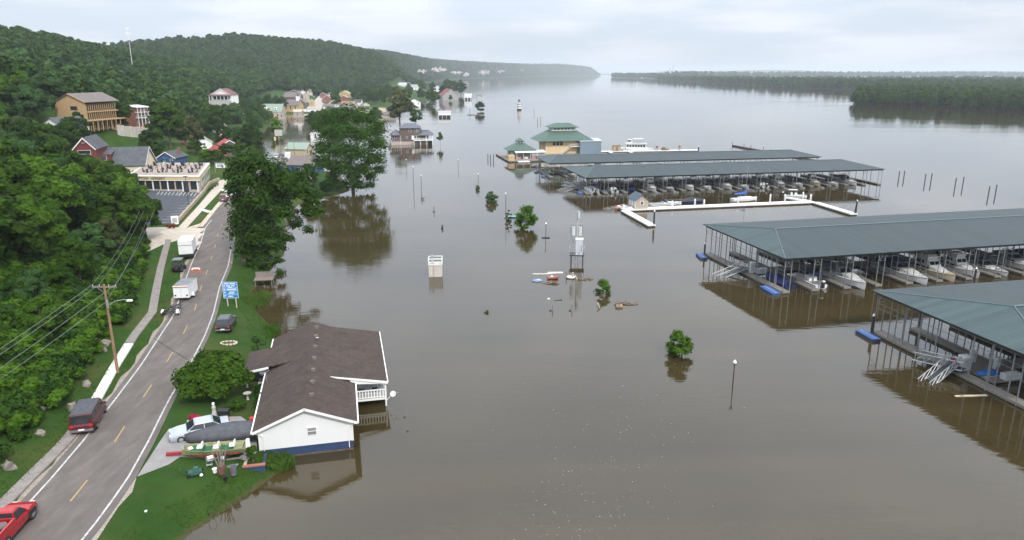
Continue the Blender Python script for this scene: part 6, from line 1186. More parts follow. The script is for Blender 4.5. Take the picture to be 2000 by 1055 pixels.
# winery
A_, B_, C_, D_ = (-84,192), (-103.5,193), (-112,221), (-93,220.5); wz = 3.0
WN = thing('winery_building', 'tan flat roofed winery with sign lettering and roof terrace', 'building', (0,0,0)); 
def wallseg(p, q, z0, z1, t, m, nm, u0=0., u1=1., out=0.):
    p, q = Vector((*p,0)), Vector((*q,0)); d = (q-p); n = Vector((d.y,-d.x,0)).normalized(); a = p+d*u0+n*out; b = p+d*u1+n*out
    return MB().prism([(a.x,a.y),(b.x,b.y),(b.x-n.x*t,b.y-n.y*t),(a.x-n.x*t,a.y-n.y*t)],z0,z1).build(nm, m, WN)
MB().prism([A_,B_,C_,D_],wz-1.5,wz+3.9).build('wall', STONEB, WN)
MB().prism([(A_[0]+.3,A_[1]-.4),(B_[0],B_[1]-.4),C_,(D_[0]+.3,D_[1])],wz+3.0,wz+3.95).build('fascia', mat('sign_tan',(.5,.4,.22),.8), WN)
MB().prism([(A_[0]+.35,A_[1]-.5),(B_[0],B_[1]-.5),(C_[0],C_[1]),(D_[0]+.35,D_[1]+.1)],wz+3.95,wz+4.2).build('parapet', TRIMW, WN); MB().prism([(A_[0]+.34,A_[1]-.48),(B_[0],B_[1]-.48),C_,(D_[0]+.34,D_[1])],wz+2.88,wz+3.0).build('fascia_trim', TRIMW, WN)
MB().prism([(A_[0]-.4,A_[1]+.5),(B_[0]+.2,B_[1]+.5),(C_[0]+.5,C_[1]-.5),(D_[0]-.4,D_[1]-.4)],wz+4.2,wz+4.23).build('terrace', mat('terrace_deck', (.3,.24,.2), .9, var=.25), WN)
# the front runs from A to B (right to left seen from the road)
for k in range(9):
    u = .04+k*.105
    if k in (1,): continue
    wallseg(B_, A_, wz+.5, wz+2.8, .06, GLASS, 'shop_window', 1-u-.09, 1-u, .05); wallseg(B_, A_, wz-.4, wz+2.88, .2, (TRIMW, STONEB)[k % 2], 'pillar', 1-u, 1-u+.018, .12)
wallseg(B_, A_, wz-.2, wz+2.7, .06, DARKM, 'entrance_door', 1-.245, 1-.16, .06)
for k in range(6): wallseg(A_, D_, wz+.9, wz+2.9, .06, GLASS, 'shop_window', .2+k*.12, .2+k*.12+.09, .06); wallseg(A_, D_, wz+.7, wz+3.0, .1, TRIMW, 'window_trim', .2+k*.12-.02, .2+k*.12-.004, .1)
def text3d(body, size, name, par, m, pos, rot):
    cu = bpy.data.curves.new(name, 'FONT'); cu.body = body; cu.size = size; cu.extrude = .03; cu.align_x = 'LEFT'; cu.resolution_u = 2
    tmp = bpy.data.objects.new('tmp_text', cu); COL.objects.link(tmp); bpy.context.view_layer.update(); me = bpy.data.meshes.new_from_object(tmp.evaluated_get(bpy.context.evaluated_depsgraph_get())); bpy.data.objects.remove(tmp)
    me.materials.clear(); me.materials.append(m); me.name = name; return put(name, me, par, pos, rot=rot)
text3d('GRAFTON  WINERY', 1.05, 'sign_lettering', WN, mat('letter_brown', (.09,.05,.035), .7), (-102.6,192.5,wz+3.1), (R(90),0,R(-3)))
text3d('WINERY', .7, 'sign_lettering', WN, mat('letter_brown', (.09,.05,.035), .7), (-86.8,199.7,wz+3.2), (R(90),0,R(107)))
def patio(x, y, i):
    t = thing('patio_table', 'dark round table, %s on the winery roof terrace' % ['first of the front row','second of the front row','third of the front row','fourth of the front row','first of the middle row','second of the middle row','third of the middle row','fourth of the middle row','first of the back row','second of the back row','third of the back row','fourth of the back row'][i], 'table', (x,y,wz+4.23), i*.7, 'terrace tables'); MB().cyl(0,0,.7,.76,.6,n=10).build('tabletop', DARKM, t); MB().cyl(0,0,0,.7,.06,n=6).build('leg', DARKM, t)
    for k in range(3):
        a = k*2.1+i; c = thing('patio_chair', 'dark chair at the table %s of the winery roof terrace' % ['first in the front row','second in the front row','third in the front row','fourth in the front row','first in the middle row','second in the middle row','third in the middle row','fourth in the middle row','first in the back row','second in the back row','third in the back row','fourth in the back row'][i], 'chair', (x+1.1*math.cos(a),y+1.1*math.sin(a),wz+4.23), a, 'terrace chairs'); MB().rbx(0,0,.4,.5,.5,.06).build('seat', BLACK, c); MB().rbx(.24,0,.42,.06,.5,.65).build('backrest', BLACK, c)
        for sx in (-.2,.2): MB().bx(sx-.02,sx+.02,-.22,.22,0,.4).build('leg', BLACK, c)
for r in range(3):
    for c in range(4):
        u = .12+c*.22; v = .22+r*.27; x = (A_[0]+(B_[0]-A_[0])*u)*(1-v)+(D_[0]+(C_[0]-D_[0])*u)*v; y = (A_[1]+(B_[1]-A_[1])*u)*(1-v)+(D_[1]+(C_[1]-D_[1])*u)*v; patio(x, y, r*4+c)
# grey roofed hall behind, red gable, blue cottage
ga = math.atan2(.98,-.2)  # local -y axis (gable end) faces east
GH = house('grey_roof_hall', 'long grey roofed hall with tan gable and dormer behind the winery', (-108.7,216,wz), R(102), 12.2, 17, 5.0, 4.6, CREAMW, GREYR, [(-3,.8,1.6,2.6),(0,.8,1.6,2.6),(3,.8,1.6,2.6)], [(3,1.2,1.4,2.2),(6,1.2,1.4,2.2)], TRIMW, side=-1)
dm = MB().bx(-5.4,-2.2,9,14,6.0,8.2).build('dormer', BARNR, GH); MB().slab([(-5.7,8.7,8.0),(-5.7,14.3,8.0),(-1.2,14.3,8.9),(-1.2,8.7,8.9)][::-1],.12).build('dormer_roof', GREYR, dm)
for y_ in (10, 12): win(dm, y_-.1, y_+1.3, 6.4, 7.7, -5.4, 1, TRIMW, axis='x', sgn=-1)
RH = house('red_gable_house', 'red gabled house with white trim left of the winery', (-119.8,202.5,4.5), R(14), 5.4, 12, 9.0, 2.9, BARNR, GREYR, [(-.1,6.3,3.3,2.1)], [(2,7.0,1.2,1.8)], TRIMW, side=1)
MB().cyl(0,0,0,.06,.5,n=12).build('round_vent', TRIMW, RH).location = (0,-.03,10.4); RH.children[-1].rotation_euler = (R(90),0,0)
BLH = house('blue_cottage', 'small blue cottage with white trim and door behind the winery', (*at(326,323,4),4), R(-4), 6.2, 8, 2.6, 1.9, BLUEW, GREYR, [(1.8,.9,1.0,1.3)], [], TRIMW, (-.7,WHITE), (2,5,BRICK)); MB().xprism([(-1.6,2.1),(.2,2.1),(-.7,2.9)],-1.0,-.02).build('porch_hood', BLUEW, BLH)
house('orange_house', 'orange house with dark red roof beside the blue cottage', (*at(357,301,4.5),4.5), R(20), 5.5, 7, 2.6, 1.6, ORNG, DKRED, [(-1,.8,1,1.2),(1.2,.8,1,1.2)], [(2,.8,1.1,1.2)], None, side=-1)
house('white_red_roof_house', 'white house with bright red hip roof among the trees', (*at(400,289,4.2),4.2), R(30), 6, 8, 2.6, 2.2, WHITE, REDR, [(0,.8,1,1.2)], [(3,.8,1,1.2)], TRIMW, side=-1)
house('red_roof_cabin', 'orange walled cabin with long red roof strip', (*at(432,306,3.6),3.4), R(35), 4.5, 9, 2.2, 1.6, ORNG, REDR, [(0,.6,1,1)], [(4,.6,1.2,1)], None)
house('red_dormer_house', 'brown house with red upper roof behind the orange cabin', (*at(450,298,3.8),3.4), R(32), 6, 8, 3.4, 1.8, BROWNS, REDR, [(0,.8,1.2,1.2)], [(3,.8,1.2,1.2)], TRIMW)
p = at(432,338,2.4); SGN = thing('billboard', 'white board sign on posts between the trees beside the winery', 'sign', (p[0],p[1],gz(p)), R(-5)); MB().bx(-1.6,1.6,-.06,.06,1.6,3.0).build('board', WHITE, SGN)
for s in (-1.9,1.9): MB().bx(s-.07,s+.07,-.07,.07,-.2,3.4).build('post', STEEL, SGN)
MB().bx(-1.9,1.9,-.05,.05,3.3,3.4).build('header', STEEL, SGN)
for k in range(3): MB().bx(-1.1,1.0-.3*k,-.075,-.061,2.6-k*.3,2.72-k*.3).build('lettering', DARKM, SGN)
p = at(342,436,2.9); b = thing('lot_sign', 'white upright sign at the corner of the parking lot', 'sign', (p[0],p[1],gz(p)), R(25)); MB().bx(-.7,.7,-.1,.1,.2,2.0).build('panel', WHITE, b); MB().bx(-.45,.45,-.115,-.101,.6,1.6).build('lettering', HULLG, b)
p = at(369,405,2.9); b = thing('lot_lamp', 'tall dark lamp post in the parking lot', 'lamp post', (p[0],p[1],gz(p))); MB().cyl(0,0,0,7.6,.09,.06,n=8).build('shaft', DARKM, b); MB().rbx(0,0,7.6,.9,.35,.16).build('lamp_head', DARKM, b)
for i, px in enumerate((330,339)): shrub('red_planter_shrub', ('left','right')[i]+' red shrub at the parking lot wall', (*at(px,444,2.7),2.5), .7, 1.0, 500, .13, LEAFR if False else leaf_mat('russet%d' % i, (.18,.05,.03), (.25,.08,.05)), 30+i)
for i in range(4): shrub('planter_shrub', ('first','second','third','fourth')[i]+' dark small shrub in the winery flower bed from the left', (*at(410+i*5,372-i*3.4,2.7),2.6), .45, .7, 200, .12, LEAFD, 40+i)
# timber house under construction
cb = at(172,243,17); CH = thing('timber_frame_house', 'unfinished plywood house with open framed porches on the hillside', 'house', (cb[0],cb[1],15.4), R(80))
# local x: along the open long side (to the right and back), local y: along the gable end (to the left and back)
Lh, Wh, Hh = 15.5, 11.5, 10.2
MB().add([(0,0,-1.5),(0,Wh,-1.5),(0,Wh,Hh-1.2),(0,Wh*.5,Hh+1.4),(0,0,Hh-1.2),(.2,0,-1.5),(.2,Wh,-1.5),(.2,Wh,Hh-1.2),(.2,Wh*.5,Hh+1.4),(.2,0,Hh-1.2)],[(0,1,2,3,4),(5,9,8,7,6),(0,4,9,5),(1,6,7,2),(2,7,8,3),(3,8,9,4),(0,5,6,1)]).build('gable_wall', OSB, CH)
MB().bx(.2,Lh,2.6,Wh,-1.5,Hh-1.2).build('inner_wall', mat('shaded_frame',(.09,.06,.04),.9,var=.3), CH); MB().bx(-.05,.25,-.1,2.6,-1.5,0).build('footing', CONC, CH)  # inner wall coloured dark, the shade behind the open studs painted in
MB().slab([(-.5,-.7,Hh-1.35),(Lh+.4,-.7,Hh-1.35),(Lh+.4,Wh*.5,Hh+1.55),(-.5,Wh*.5,Hh+1.55)],.2).build('roof', GREYB, CH); MB().slab([(-.5,Wh*.5,Hh+1.55),(Lh+.4,Wh*.5,Hh+1.55),(Lh+.4,Wh+.6,Hh-1.35),(-.5,Wh+.6,Hh-1.35)],.2).build('roof', GREYB, CH)
MB().slab([(-.56,-.7,Hh-1.3),(-.5,-.7,Hh-1.3),(-.5,Wh*.5,Hh+1.6),(-.55,Wh*.5,Hh+1.6)],.35).build('rake_board', LUMB, CH)
for z in (2.6,5.4): MB().bx(.2,Lh+(1.5 if z < 3 else 0),-.2 if z > 3 else -1.6,2.6,z,z+.35).build('floor_edge', LUMB, CH)
for k in range(15):
    for z0_, z1_ in ((-.6,2.6),(2.95,5.4),(5.75,8.2)):
        x = .3+k*.97; MB().bx(x,x+.22,.0,.14,z0_,z1_).build('stud', LUMB, CH)
for k in range(7): MB().bx(.6+k*2.2,.8+k*2.2,-1.55,-1.4,-.8,2.6).build('porch_post', LUMB, CH)
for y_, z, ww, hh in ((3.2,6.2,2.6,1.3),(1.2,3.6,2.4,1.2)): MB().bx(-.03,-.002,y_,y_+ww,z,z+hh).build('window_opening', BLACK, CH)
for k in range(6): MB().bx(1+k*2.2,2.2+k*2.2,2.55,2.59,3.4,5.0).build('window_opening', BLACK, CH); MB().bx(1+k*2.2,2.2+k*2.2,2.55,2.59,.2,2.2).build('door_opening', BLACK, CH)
bb = at(238,235,17); BH = thing('brick_balcony_house', 'red brick house with white two storey balcony on the hillside', 'house', (bb[0]+3,bb[1]+6,15.4), R(62)); BH.scale = (.72,.72,.8); MB().bx(0,8,2,10,-2,7).build('wall', BRICK, BH); MB().slab([(-.4,-.4,7.4),(8.4,-.4,7.4),(8.4,10.4,8.2),(-.4,10.4,8.2)],.25).build('roof', mat('pale_flat_roof',(.5,.5,.5),.8), BH)
for z in (2.4,5.0): MB().bx(0,8,-.2,2,z,z+.25).build('balcony_floor', TRIMW, BH); MB().bx(0,8,-.2,-.12,z+1.0,z+1.1).build('balcony_rail', TRIMW, BH)
for k in range(5): MB().bx(k*1.95,k*1.95+.25,-.2,.05,-1.5,7.2).build('porch_post', TRIMW, BH)
for k in range(3): win(BH,.8+k*2.4,2.0+k*2.4,3.0,4.6,2.0,1,TRIMW); win(BH,.8+k*2.4,2.0+k*2.4,.2,2.0,2.0,1,TRIMW)
a, b = Vector((*gp(230,264),0)), Vector((*gp(291,268),0)); RWL = thing('concrete_retaining_wall', 'pale concrete retaining wall on the slope below the unfinished house', 'wall', (0,0,0)); d_ = b-a
for k in range(8):
    f = a+d_*(k+.5)/8; MB().rbx(f.x,f.y,hgt(f.x,f.y)-1.5,d_.length/8-.05,.5,5.0+.12*(k % 2),math.atan2(d_.y,d_.x)).build('panel', mat('wall_concrete',(.4,.37,.33),.9,var=.12,scale=.6), RWL)
poly_ground('bare_soil', [gp(190,247), gp(226,236), gp(260,243), gp(268,250), gp(230,260)], .25, mat('bare_soil',(.2,.13,.085),.95,var=.3,bump=.5))
house('grey_hill_house', 'grey roofed house half hidden in the trees at the left', (*at(100,250,17),15), R(-20), 8, 10, 3, 2.2, WHITE, GREYR, [], [(3,1,1.2,1.4)], None, side=1)
# upper village house with white columns, fence
ub = at(432,192,19); UH = house('red_brown_roof_house', 'house with red brown roof and white columned porch up the slope', (ub[0],ub[1],18), R(-10), 13, 8, 3.2, 3.4, WHITE, mat('red_brown_roof',(.15,.07,.07),.85,var=.15), [], [], TRIMW, foot=4)
MB().bx(-6.5,6.5,-3,0,-3,-.2).build('porch_floor', CONC, UH)
for k in range(6): MB().bx(-6.2+k*2.4,-5.9+k*2.4,-2.8,-2.5,-.2,2.6).build('porch_column', TRIMW, UH)
MB().slab([(-6.9,-3.2,2.6),(6.9,-3.2,2.6),(6.9,.1,3.3),(-6.9,.1,3.3)],.15).build('porch_roof', mat('red_brown_roof',(.15,.07,.07)), UH); MB().bx(-5.5,5.5,-.04,.0,.3,2.2).build('porch_window', GLASS, UH)
fa_, fb_ = Vector((*at(478,196,15),0)), Vector((*at(503,203,13),0)); FN = thing('white_fence', 'long white board fence right of the columned house', 'fence', (0,0,0)); d_ = fb_-fa_
for k in range(10):
    f = fa_+d_*(k+.5)/10; MB().rbx(f.x,f.y,hgt(f.x,f.y)-.5,d_.length/10-.1,.1,2.6,math.atan2(d_.y,d_.x)).build('board', WHITE, FN)
# ------------------------------------------------------------ flooded street
house('white_flooded_house', 'small white house with grey roof standing beside the flooded street', (*at(617,277,.2),-.3), R(-6), 5.4, 9, 4.6, 2.0, WHITE, GREYR, [(0,2.4,1.1,1.9)], [(3,2.0,1,1.5)], TRIMW, side=-1)
o = house('mint_roof_store', 'building with pale mint green roof in the flooded street', (*at(604,300,.4),0), R(82), 9, 8.6, 2.8, 2.2, TANW, MINT, [(-2,.8,1.2,1.4),(2,.8,1.2,1.4)], [], TRIMW)
house('blue_brown_roof_shop', 'blue building with brown shingle roof left of the big tree', (*at(622,335,.9),.6), R(83), 9.5, 9, 3.2, 2.4, BLUEW, GREYB, [(0,.8,1.4,1.4)], [(2,1,1.4,1.3),(5,1,1.4,1.3)], TRIMW, side=-1)
house('brick_cottage', 'small brick cottage with brown gable roof nearest the big tree', (*at(590,362,1.3),1.0), R(8), 5.2, 7, 2.6, 2.3, mat('dusky_brick',(.19,.11,.09),.9,var=.2), GREYB, [(-1.3,.8,1.2,1.2)], [(3,.8,1,1.2)], TRIMW, side=-1)
car('suv', 'silver_suv', 'silver car facing the flooded street', (*at(540,309,.9),.9), R(105), PAINT('silver',(.42,.45,.5)), None, 4.6, 1.85, 1.7, 1.05, (-2.1,1.0,-1.8,.35), 1.0)
car('suv', 'dark_car', 'dark car beside the silver one at the flooded street', (*at(550,307,.9),.9), R(105), PAINT('black',(.012,.013,.016)), None, 4.6, 1.85, 1.6, 1.0, (-2.0,1.0,-1.6,.35), .98)
car('suv', 'black_street_car', 'black car parked beside the white van in the village street', (*at(558,316,1.0),1.1), R(105), PAINT('black',(.012,.013,.016)), None, 4.6, 1.85, 1.6, 1.0, (-2.0,1.0,-1.6,.35), .98)
p = at(563,312,1); b = thing('white_box_van', 'white box van at the edge of the flooded street', 'van', (p[0],p[1],1.0), R(105)); MB().bx(-2.4,1.6,-1.0,1.0,.5,2.8).build('box', WP, b); MB().loft([[(x,-.9,.5),(x,-.9,z),(x,.9,z),(x,.9,.5)] for x, z in ((1.62,2.0),(2.2,1.9),(2.7,1.2),(3.1,1.1))]).build('cab', WP, b)
for x in (-1.4,2.2):
    for s in (-.85,.85): wheel(b, x, s, .36, .22)
p = at(548,336,1.3); b = thing('portable_toilet', 'bright blue portable toilet beside the village street', 'toilet', (p[0],p[1],1.3), R(-5)); PB = mat('toilet_blue',(.02,.09,.42),.6); MB().rbx(0,0,0,1.3,1.3,2.4,0,.97,.97).build('cabin', PB, b); MB().rbx(0,0,2.4,1.35,1.35,.25,0,.7,.7).build('roof', WHITE, b); MB().bx(-.45,.45,-.68,-.64,.15,2.1).build('door', mat('door_blue',(.03,.13,.5),.6), b)
p = at(577,330,1.2); b = thing('silver_canopy', 'silver canopy roof in front of the blue shop', 'canopy', (p[0],p[1],1.1), R(-5)); MB().slab([(-1.9,-1.5,2.2),(1.9,-1.5,2.2),(1.7,1.6,2.8),(-1.7,1.6,2.8)],.1).build('canopy_roof', mat('silver_canvas',(.5,.53,.56),.6), b)
for x in (-1.8,1.8):
    for y_ in (-1.4,1.4): MB().cyl(x,y_,-.2,2.2,.05,n=5).build('leg', STEEL, b)
POLES = [(586,282,8.5,'pole in the flooded water left of the white house'),(596,282,8.5,'leaning pole next to the one left of the white house'),(607,281,7,'thin pole at the corner of the white house'),(563,312,9,'pole in front of the white box van'),(576,310,9,'slim pole right of the box van'),(553,332,9.5,'utility pole with crossarm beside the blue toilet'),(549,302,8,'pole with crossarm in the flooded street'),(536,334,6,'thin dark pole left of the blue toilet'),(499,300,7,'white lamp pole before the dark tree'),(600,232,7,'far pole in the flooded street'),(700,226,8,'pole in the water right of the town'),(704,229,8,'second pole right of the town')]
for px, py, h, lab in POLES:
    p = at(px,py,.5); b = thing('street_pole', lab, 'pole', (p[0],p[1],-.3), 0, 'poles of the flooded street'); MB().tube((0,0,-1),(.9 if 'leaning' in lab else 0,0,h),.14,6,.09).build('shaft', POLEM if 'white' not in lab[:5] else HULLG, b)
    if 'crossarm' in lab: MB().bx(-1.2,1.2,-.06,.06,h-.6,h-.45).build('crossarm', WOODG, b)
    else: MB().cyl(0,0,h,h+.2,.1,.05,n=6).build('pole_cap', DARKM, b) if 'leaning' not in lab else MB().tube((0,0,h*.6),(.5,0,h*.6),.04,4).build('bracket', STEEL, b)
p = at(545,275,0); b = thing('flooded_sign', 'white sign board standing in the flooded street', 'sign', (p[0],p[1],0), R(5)); MB().bx(-1.9,1.9,-.1,.1,2.5,5.6).build('board', mat('sign_grey',(.45,.44,.38),.8), b); MB().cyl(0,0,-1,2.5,.12,n=6).build('post', STEEL, b)
p = at(538,282,0); b = thing('yellow_marker', 'small yellow sign in the flooded street', 'sign', (p[0],p[1],0)); MB().bx(-.5,.5,-.05,.05,1.8,3.6).build('board', mat('sign_yellow',(.62,.55,.25),.7), b); MB().cyl(0,0,-1,1.8,.06,n=5).build('post', STEEL, b)
# ------------------------------------------------------------ town behind the flood
def T(px0, px1, pyb, z): 
    p = at((px0+px1)/2, pyb, z); dep = p[1]*math.cos(PITCH)+(CAMH-z)*math.sin(PITCH); return p, (px1-px0)/1400*dep, dep/1400
p, w, u = T(514,554,228,1); o = house('mint_roof_hotel', 'long building with mint green roof and two white dormers at the flood edge', (p[0]+w/2,p[1],.5), R(85), 11, w, 4.6, 5.5, TANW, MINT, [], [(2.5,.8,1.4,2),(6,.8,1.4,2),(9.5,.8,1.4,2),(12.5,.8,1.4,2)], TRIMW, side=-1)
for y_ in (4, 11.5):
    dmr = MB().bx(-5.2,-2.6,y_-.9,y_+.9,5.6,7.6).build('dormer', WHITE, o); MB().bx(-5.23,-5.2,y_-.4,y_+.4,6.1,7.2).build('pane', GLASS, dmr)
MB().xprism([(-1.6,4.3),(1.6,4.3),(0,6.4)],-1,0).build('entrance_gable', YELW, o).location = (-5.9,7.6,0); o.children[-1].rotation_euler = (0,0,R(-90))
p, w, u = T(552,578,216,2); o = house('yellow_church', 'yellow church with brown roof and small white steeple', (p[0]+w*.9,p[1],2), R(84), 11, 17, 4.6, 4.6, YELW, GREYB, [], [(3,1.5,1.0,2.6),(7,1.5,1.0,2.6),(11,1.5,1.0,2.6)], None, side=-1, wf=DARKM); MB().rbx(0,2.2,7.5,2.6,2.6,4.6).build('steeple', WHITE, o); MB().rbx(0,2.2,12.1,2.9,2.9,3.4,0,.05,.05).build('spire', GREYB, o)
TOWN = [(556,588,203,3,7,4,'brown_roof_store','store with broad brown roof behind the church',BROWNS,GREYB,88),(558,580,195,5,5,3,'white_front_shop','white fronted shop uphill from the church',WHITE,GREYB,80),(577,597,212,2,6,4,'dark_brown_house','dark brown house between church and street',BROWNS,mat('purple_brown_roof',(.13,.08,.08),.9),10),(590,604,199,4,8,2,'grey_tall_store','tall pale store on the left side of the street',STONEB,GREYR,12),(587,598,188,7,5,2,'black_roof_store','dark roofed white store farther up the street',WHITE,mat('black_roof',(.03,.03,.035),.8),12),
 (630,648,201,3,5,3,'red_brick_store','red brick store right of the street',BRICK,GREYB,5),(640,658,208,2,3,3,'grey_hip_house','grey roofed low house right of the street',WHITE,mat('lilac_roof',(.2,.18,.19),.9),-20),(664,679,199,3,5,2,'brick_store','red brick building behind the round tree',BRICK,mat('tan_roof',(.35,.22,.15),.9),0),(652,692,208,2,3,2.5,'orange_roof_row','long low house with rusty orange roof',CREAMW,mat('rust_roof',(.25,.13,.09),.9),85),(674,692,213,1.5,4,2,'white_gable_house','white house in front of the rusty roofed row',WHITE,GREYB,0),(632,654,213,1.5,3,2,'brown_roof_cottage','cottage with dull brown roof before the trees',WHITE,GREYB,80),(638,690,218,1,2.4,2,'long_grey_shed','long grey roofed shed at the flood edge',GRYS,GREYR,85),(662,682,178,12,5,3,'yellow_field_house','tan house below the green field',YELW,mat('straw_roof',(.4,.33,.2),.9),0),
 (516,528,226,1,4,3,'grey_gable_house','grey gabled house left of the mint roof',GRYS,GREYR,10),(485,512,212,8,2.5,2,'tan_bank_house','low tan house below the white fence',TANW,mat('pale_tan_roof',(.45,.4,.33),.9),70),(733,752,222,1,3,2.5,'tan_shore_house','tan house among trees on the far shore',CREAMW,mat('peach_roof',(.4,.3,.2),.9),60),(748,770,228,1,2.6,2,'pink_shore_house','low pale house at the far water edge',STONEB,GREYB,80),
 (778,800,173,6,6,4,'white_condo','white apartment block above the headland trees',WHITE,mat('pale_grey_roof',(.4,.42,.43),.8),80),(792,816,176,5,5,4,'grey_condo','grey roofed apartment block right of the white one',WHITE,mat('mid_grey_roof',(.28,.3,.3),.8),85),(838,856,175,4,5,4,'white_villa','white house among the headland trees',WHITE,mat('pale_grey_roof',(.4,.42,.43),.8),70),(566,582,186,8,4,2,'brown_front_store','brown store high on the left side of the street',BROWNS,GREYR,12),(600,610,186,7,6,2,'cream_corner_store','narrow cream store at the upper street',CREAMW,GREYB,10),(575,590,181,10,4,2,'grey_house','grey house above the street trees',GRYS,GREYR,70),(626,636,193,4,5,2,'narrow_brick_shop','narrow brick shop on the right side of the street',BRICK,GREYR,8),(640,652,190,5,4,2,'white_cottage','white house behind the brick store',WHITE,GREYB,60),(652,666,213,1.5,3,2,'lilac_roof_cottage','cottage with lilac grey roof in front of the rusty roof',WHITE,mat('lilac_roof',(.2,.18,.19),.9),0),(690,704,214,1,3.5,2,'tan_gable_cottage','tan gabled cottage right of the white one',TANW,GREYB,10),(470,484,218,6,3,2,'white_bank_cottage','white cottage half hidden below the fence',WHITE,mat('pale_tan_roof',(.45,.4,.33),.9),20),(503,516,220,3,4,2.5,'brown_gable_cottage','brown gabled cottage left of the mint roof',BROWNS,GREYB,0),(706,722,217,1,3,2,'grey_shore_cottage','grey roofed cottage at the right edge of the town',CREAMW,GREYR,70),(768,782,196,2,4,3,'red_shore_cottage','small red roofed house in the headland trees',WHITE,mat('dull_red_roof',(.2,.07,.06),.9),20),(604,614,206,3,5,2,'yellow_street_house','pale yellow house low on the left street side',YELW,GREYB,10),(648,660,204,3,4,2,'red_roof_cottage','cottage with red roof behind the lilac roofs',WHITE,mat('dull_red_roof',(.2,.07,.06),.9),15),(690,706,206,2,4,2.5,'white_long_house','long white house right of the rusty roofed row',WHITE,GREYR,80),(708,722,209,2,3.5,2,'cream_garden_house','cream house among the trees right of the town',CREAMW,GREYB,30),(520,536,213,5,4,2,'white_hill_house','white house above the mint roof',WHITE,GREYR,75),(545,556,231,.6,4,2,'pale_flood_house','pale house with its foot in the flood below the mint roof',STONEB,GREYB,0),(574,590,228,.5,4.5,1.5,'flat_tan_building','long tan building at the flood edge under the church',STONEB,mat('pale_tan_roof',(.45,.4,.33),.9),85),(804,822,206,.5,3.6,2.5,'white_hut','bright white building at the flooded headland shore',WHITE,WHITE,25)]
for px0, px1, pyb, z, h, r_, nm, lab, wm, rm, rz in TOWN:
    p, w, u = T(px0, px1, pyb, z); z = min(z, max(0, gz(p)))
    ww = w if abs(rz) < 45 else w*.62; dd = w*.9 if abs(rz) < 45 else w
    pos = (p[0],p[1],z) if abs(rz) < 45 else (p[0]+w/2,p[1]+w*.2,z)
    n = max(1, int(ww/4)); house(nm, lab, pos, R(rz), ww, dd, h, r_, wm, rm, [(-ww/2+ww*(k+.5)/n,h*.35,1.2,1.6) for k in range(n)], [(dd*(k+.5)/max(1, int(dd/5)),h*.35,1.2,1.6) for k in range(max(1, int(dd/5)))], TRIMW, side=-1 if rz > 45 else 1, foot=4)
_wb = ('white','silver','dark','red','blue'); _pc = {'white':(.7,.7,.7),'silver':(.42,.45,.5),'dark':(.03,.03,.035),'red':(.3,.02,.03),'blue':(.04,.08,.2)}
protos = {}
TC = [(607,202,'white'),(611,199,'dark'),(613,195,'silver'),(616,192,'white'),(619,189,'dark'),(634,203,'dark'),(631,206,'silver'),(630,200,'blue'),(636,196,'dark'),(606,207,'silver'),(597,213,'white'),(590,216,'dark'),(575,226,'red'),(563,226,'red'),(585,222,'white')]
ordw = ['nearest','second','third','fourth','fifth','sixth','seventh','eighth','ninth','tenth','eleventh','twelfth','thirteenth','fourteenth','fifteenth']
for i, (px, py, c) in enumerate(TC):
    p = at(px,py,2.5); p = (p[0],p[1],gz(p)+.3); lab = '%s car parked in the distant village street, %s listed from the left side up' % (c, ordw[i]) if False else '%s car %s the far village street' % (c, ['at the near left end of','behind the first white car in','left side, third up','left side, fourth up','last on the left side of','near right end of','close to the water at the right of','right side before the brick store in','highest on the right side of','just left of the roadway of','at the water edge left of','beside the water left of','at the right of the mint roof by','in front of the mint roof by','at the barrier across'][i])
    if c not in protos: protos[c] = car('suv', 'town_car', lab, p, R(100), PAINT('town_'+c, _pc[c]), None, 4.6, 1.85, 1.55, 1.0, (-2.0,1.0,-1.5,.35), .98, group='cars in the far village street')
    else: dup(protos[c], lab, p, R(100))
p = at(601,219,.5); b = thing('road_barrier', 'white barrier across the street at the flood edge', 'barrier', (p[0],p[1],.3), R(0)); MB().bx(-7,7,-.4,.4,0,2.6).build('panel', WHITE, b); MB().bx(-7.2,7.2,-.5,.5,2.6,2.9).build('top_rail', HULLG, b)
# ------------------------------------------------------------ houses out in the water
p = at(800,283,0); BR = thing('brown_flooded_house', 'brown two storey house with slate blue hip roofs standing in the flood', 'house', (p[0],p[1]+1,0), R(6))
MB().bx(-9,9,0,9,-2,1.5).build('plinth', STONEB, BR); MB().bx(-4.5,5.0,0,9,1.5,8.0).build('tower_wall', BROWNS, BR); MB().bx(-9,-4.5,.6,8.6,1.5,4.6).build('wing_wall', BROWNS, BR); MB().bx(5.0,9,2.4,8.6,1.5,4.6).build('wing_wall', BROWNS, BR)
hip(BR,-5.1,5.6,-.6,9.6,7.9,10.0,2.4,.05,SLATE); hip(BR,-10,-3.6,-.2,9.4,4.5,6.7,.4,2.2,SLATE,'wing_roof'); hip(BR,4.2,11.6,-1.2,9.4,4.5,6.4,1.4,2.2,SLATE,'wing_roof')
MB().bx(2.0,11.2,-2.4,2.3,2.0,2.3).build('deck', TRIMW, BR)
for k in range(24): MB().bx(2.05+k*.38,2.17+k*.38,-2.38,-2.3,2.3,3.2).build('baluster', TRIMW, BR)
MB().bx(2.0,11.2,-2.42,-2.28,3.2,3.32).build('deck_rail', TRIMW, BR)
for x in (2.1,5.2,8.2,11.0): MB().bx(x-.14,x+.14,-2.36,-2.1,-2,2.0).build('deck_post', TRIMW, BR)
for x in (8.0,11.0): MB().bx(x-.12,x+.12,-1.0,-.76,2.3,4.5).build('porch_post', TRIMW, BR)
MB().bx(2.2,11,.02,2.3,-1.5,2.0).build('undercroft', BLACK, BR)
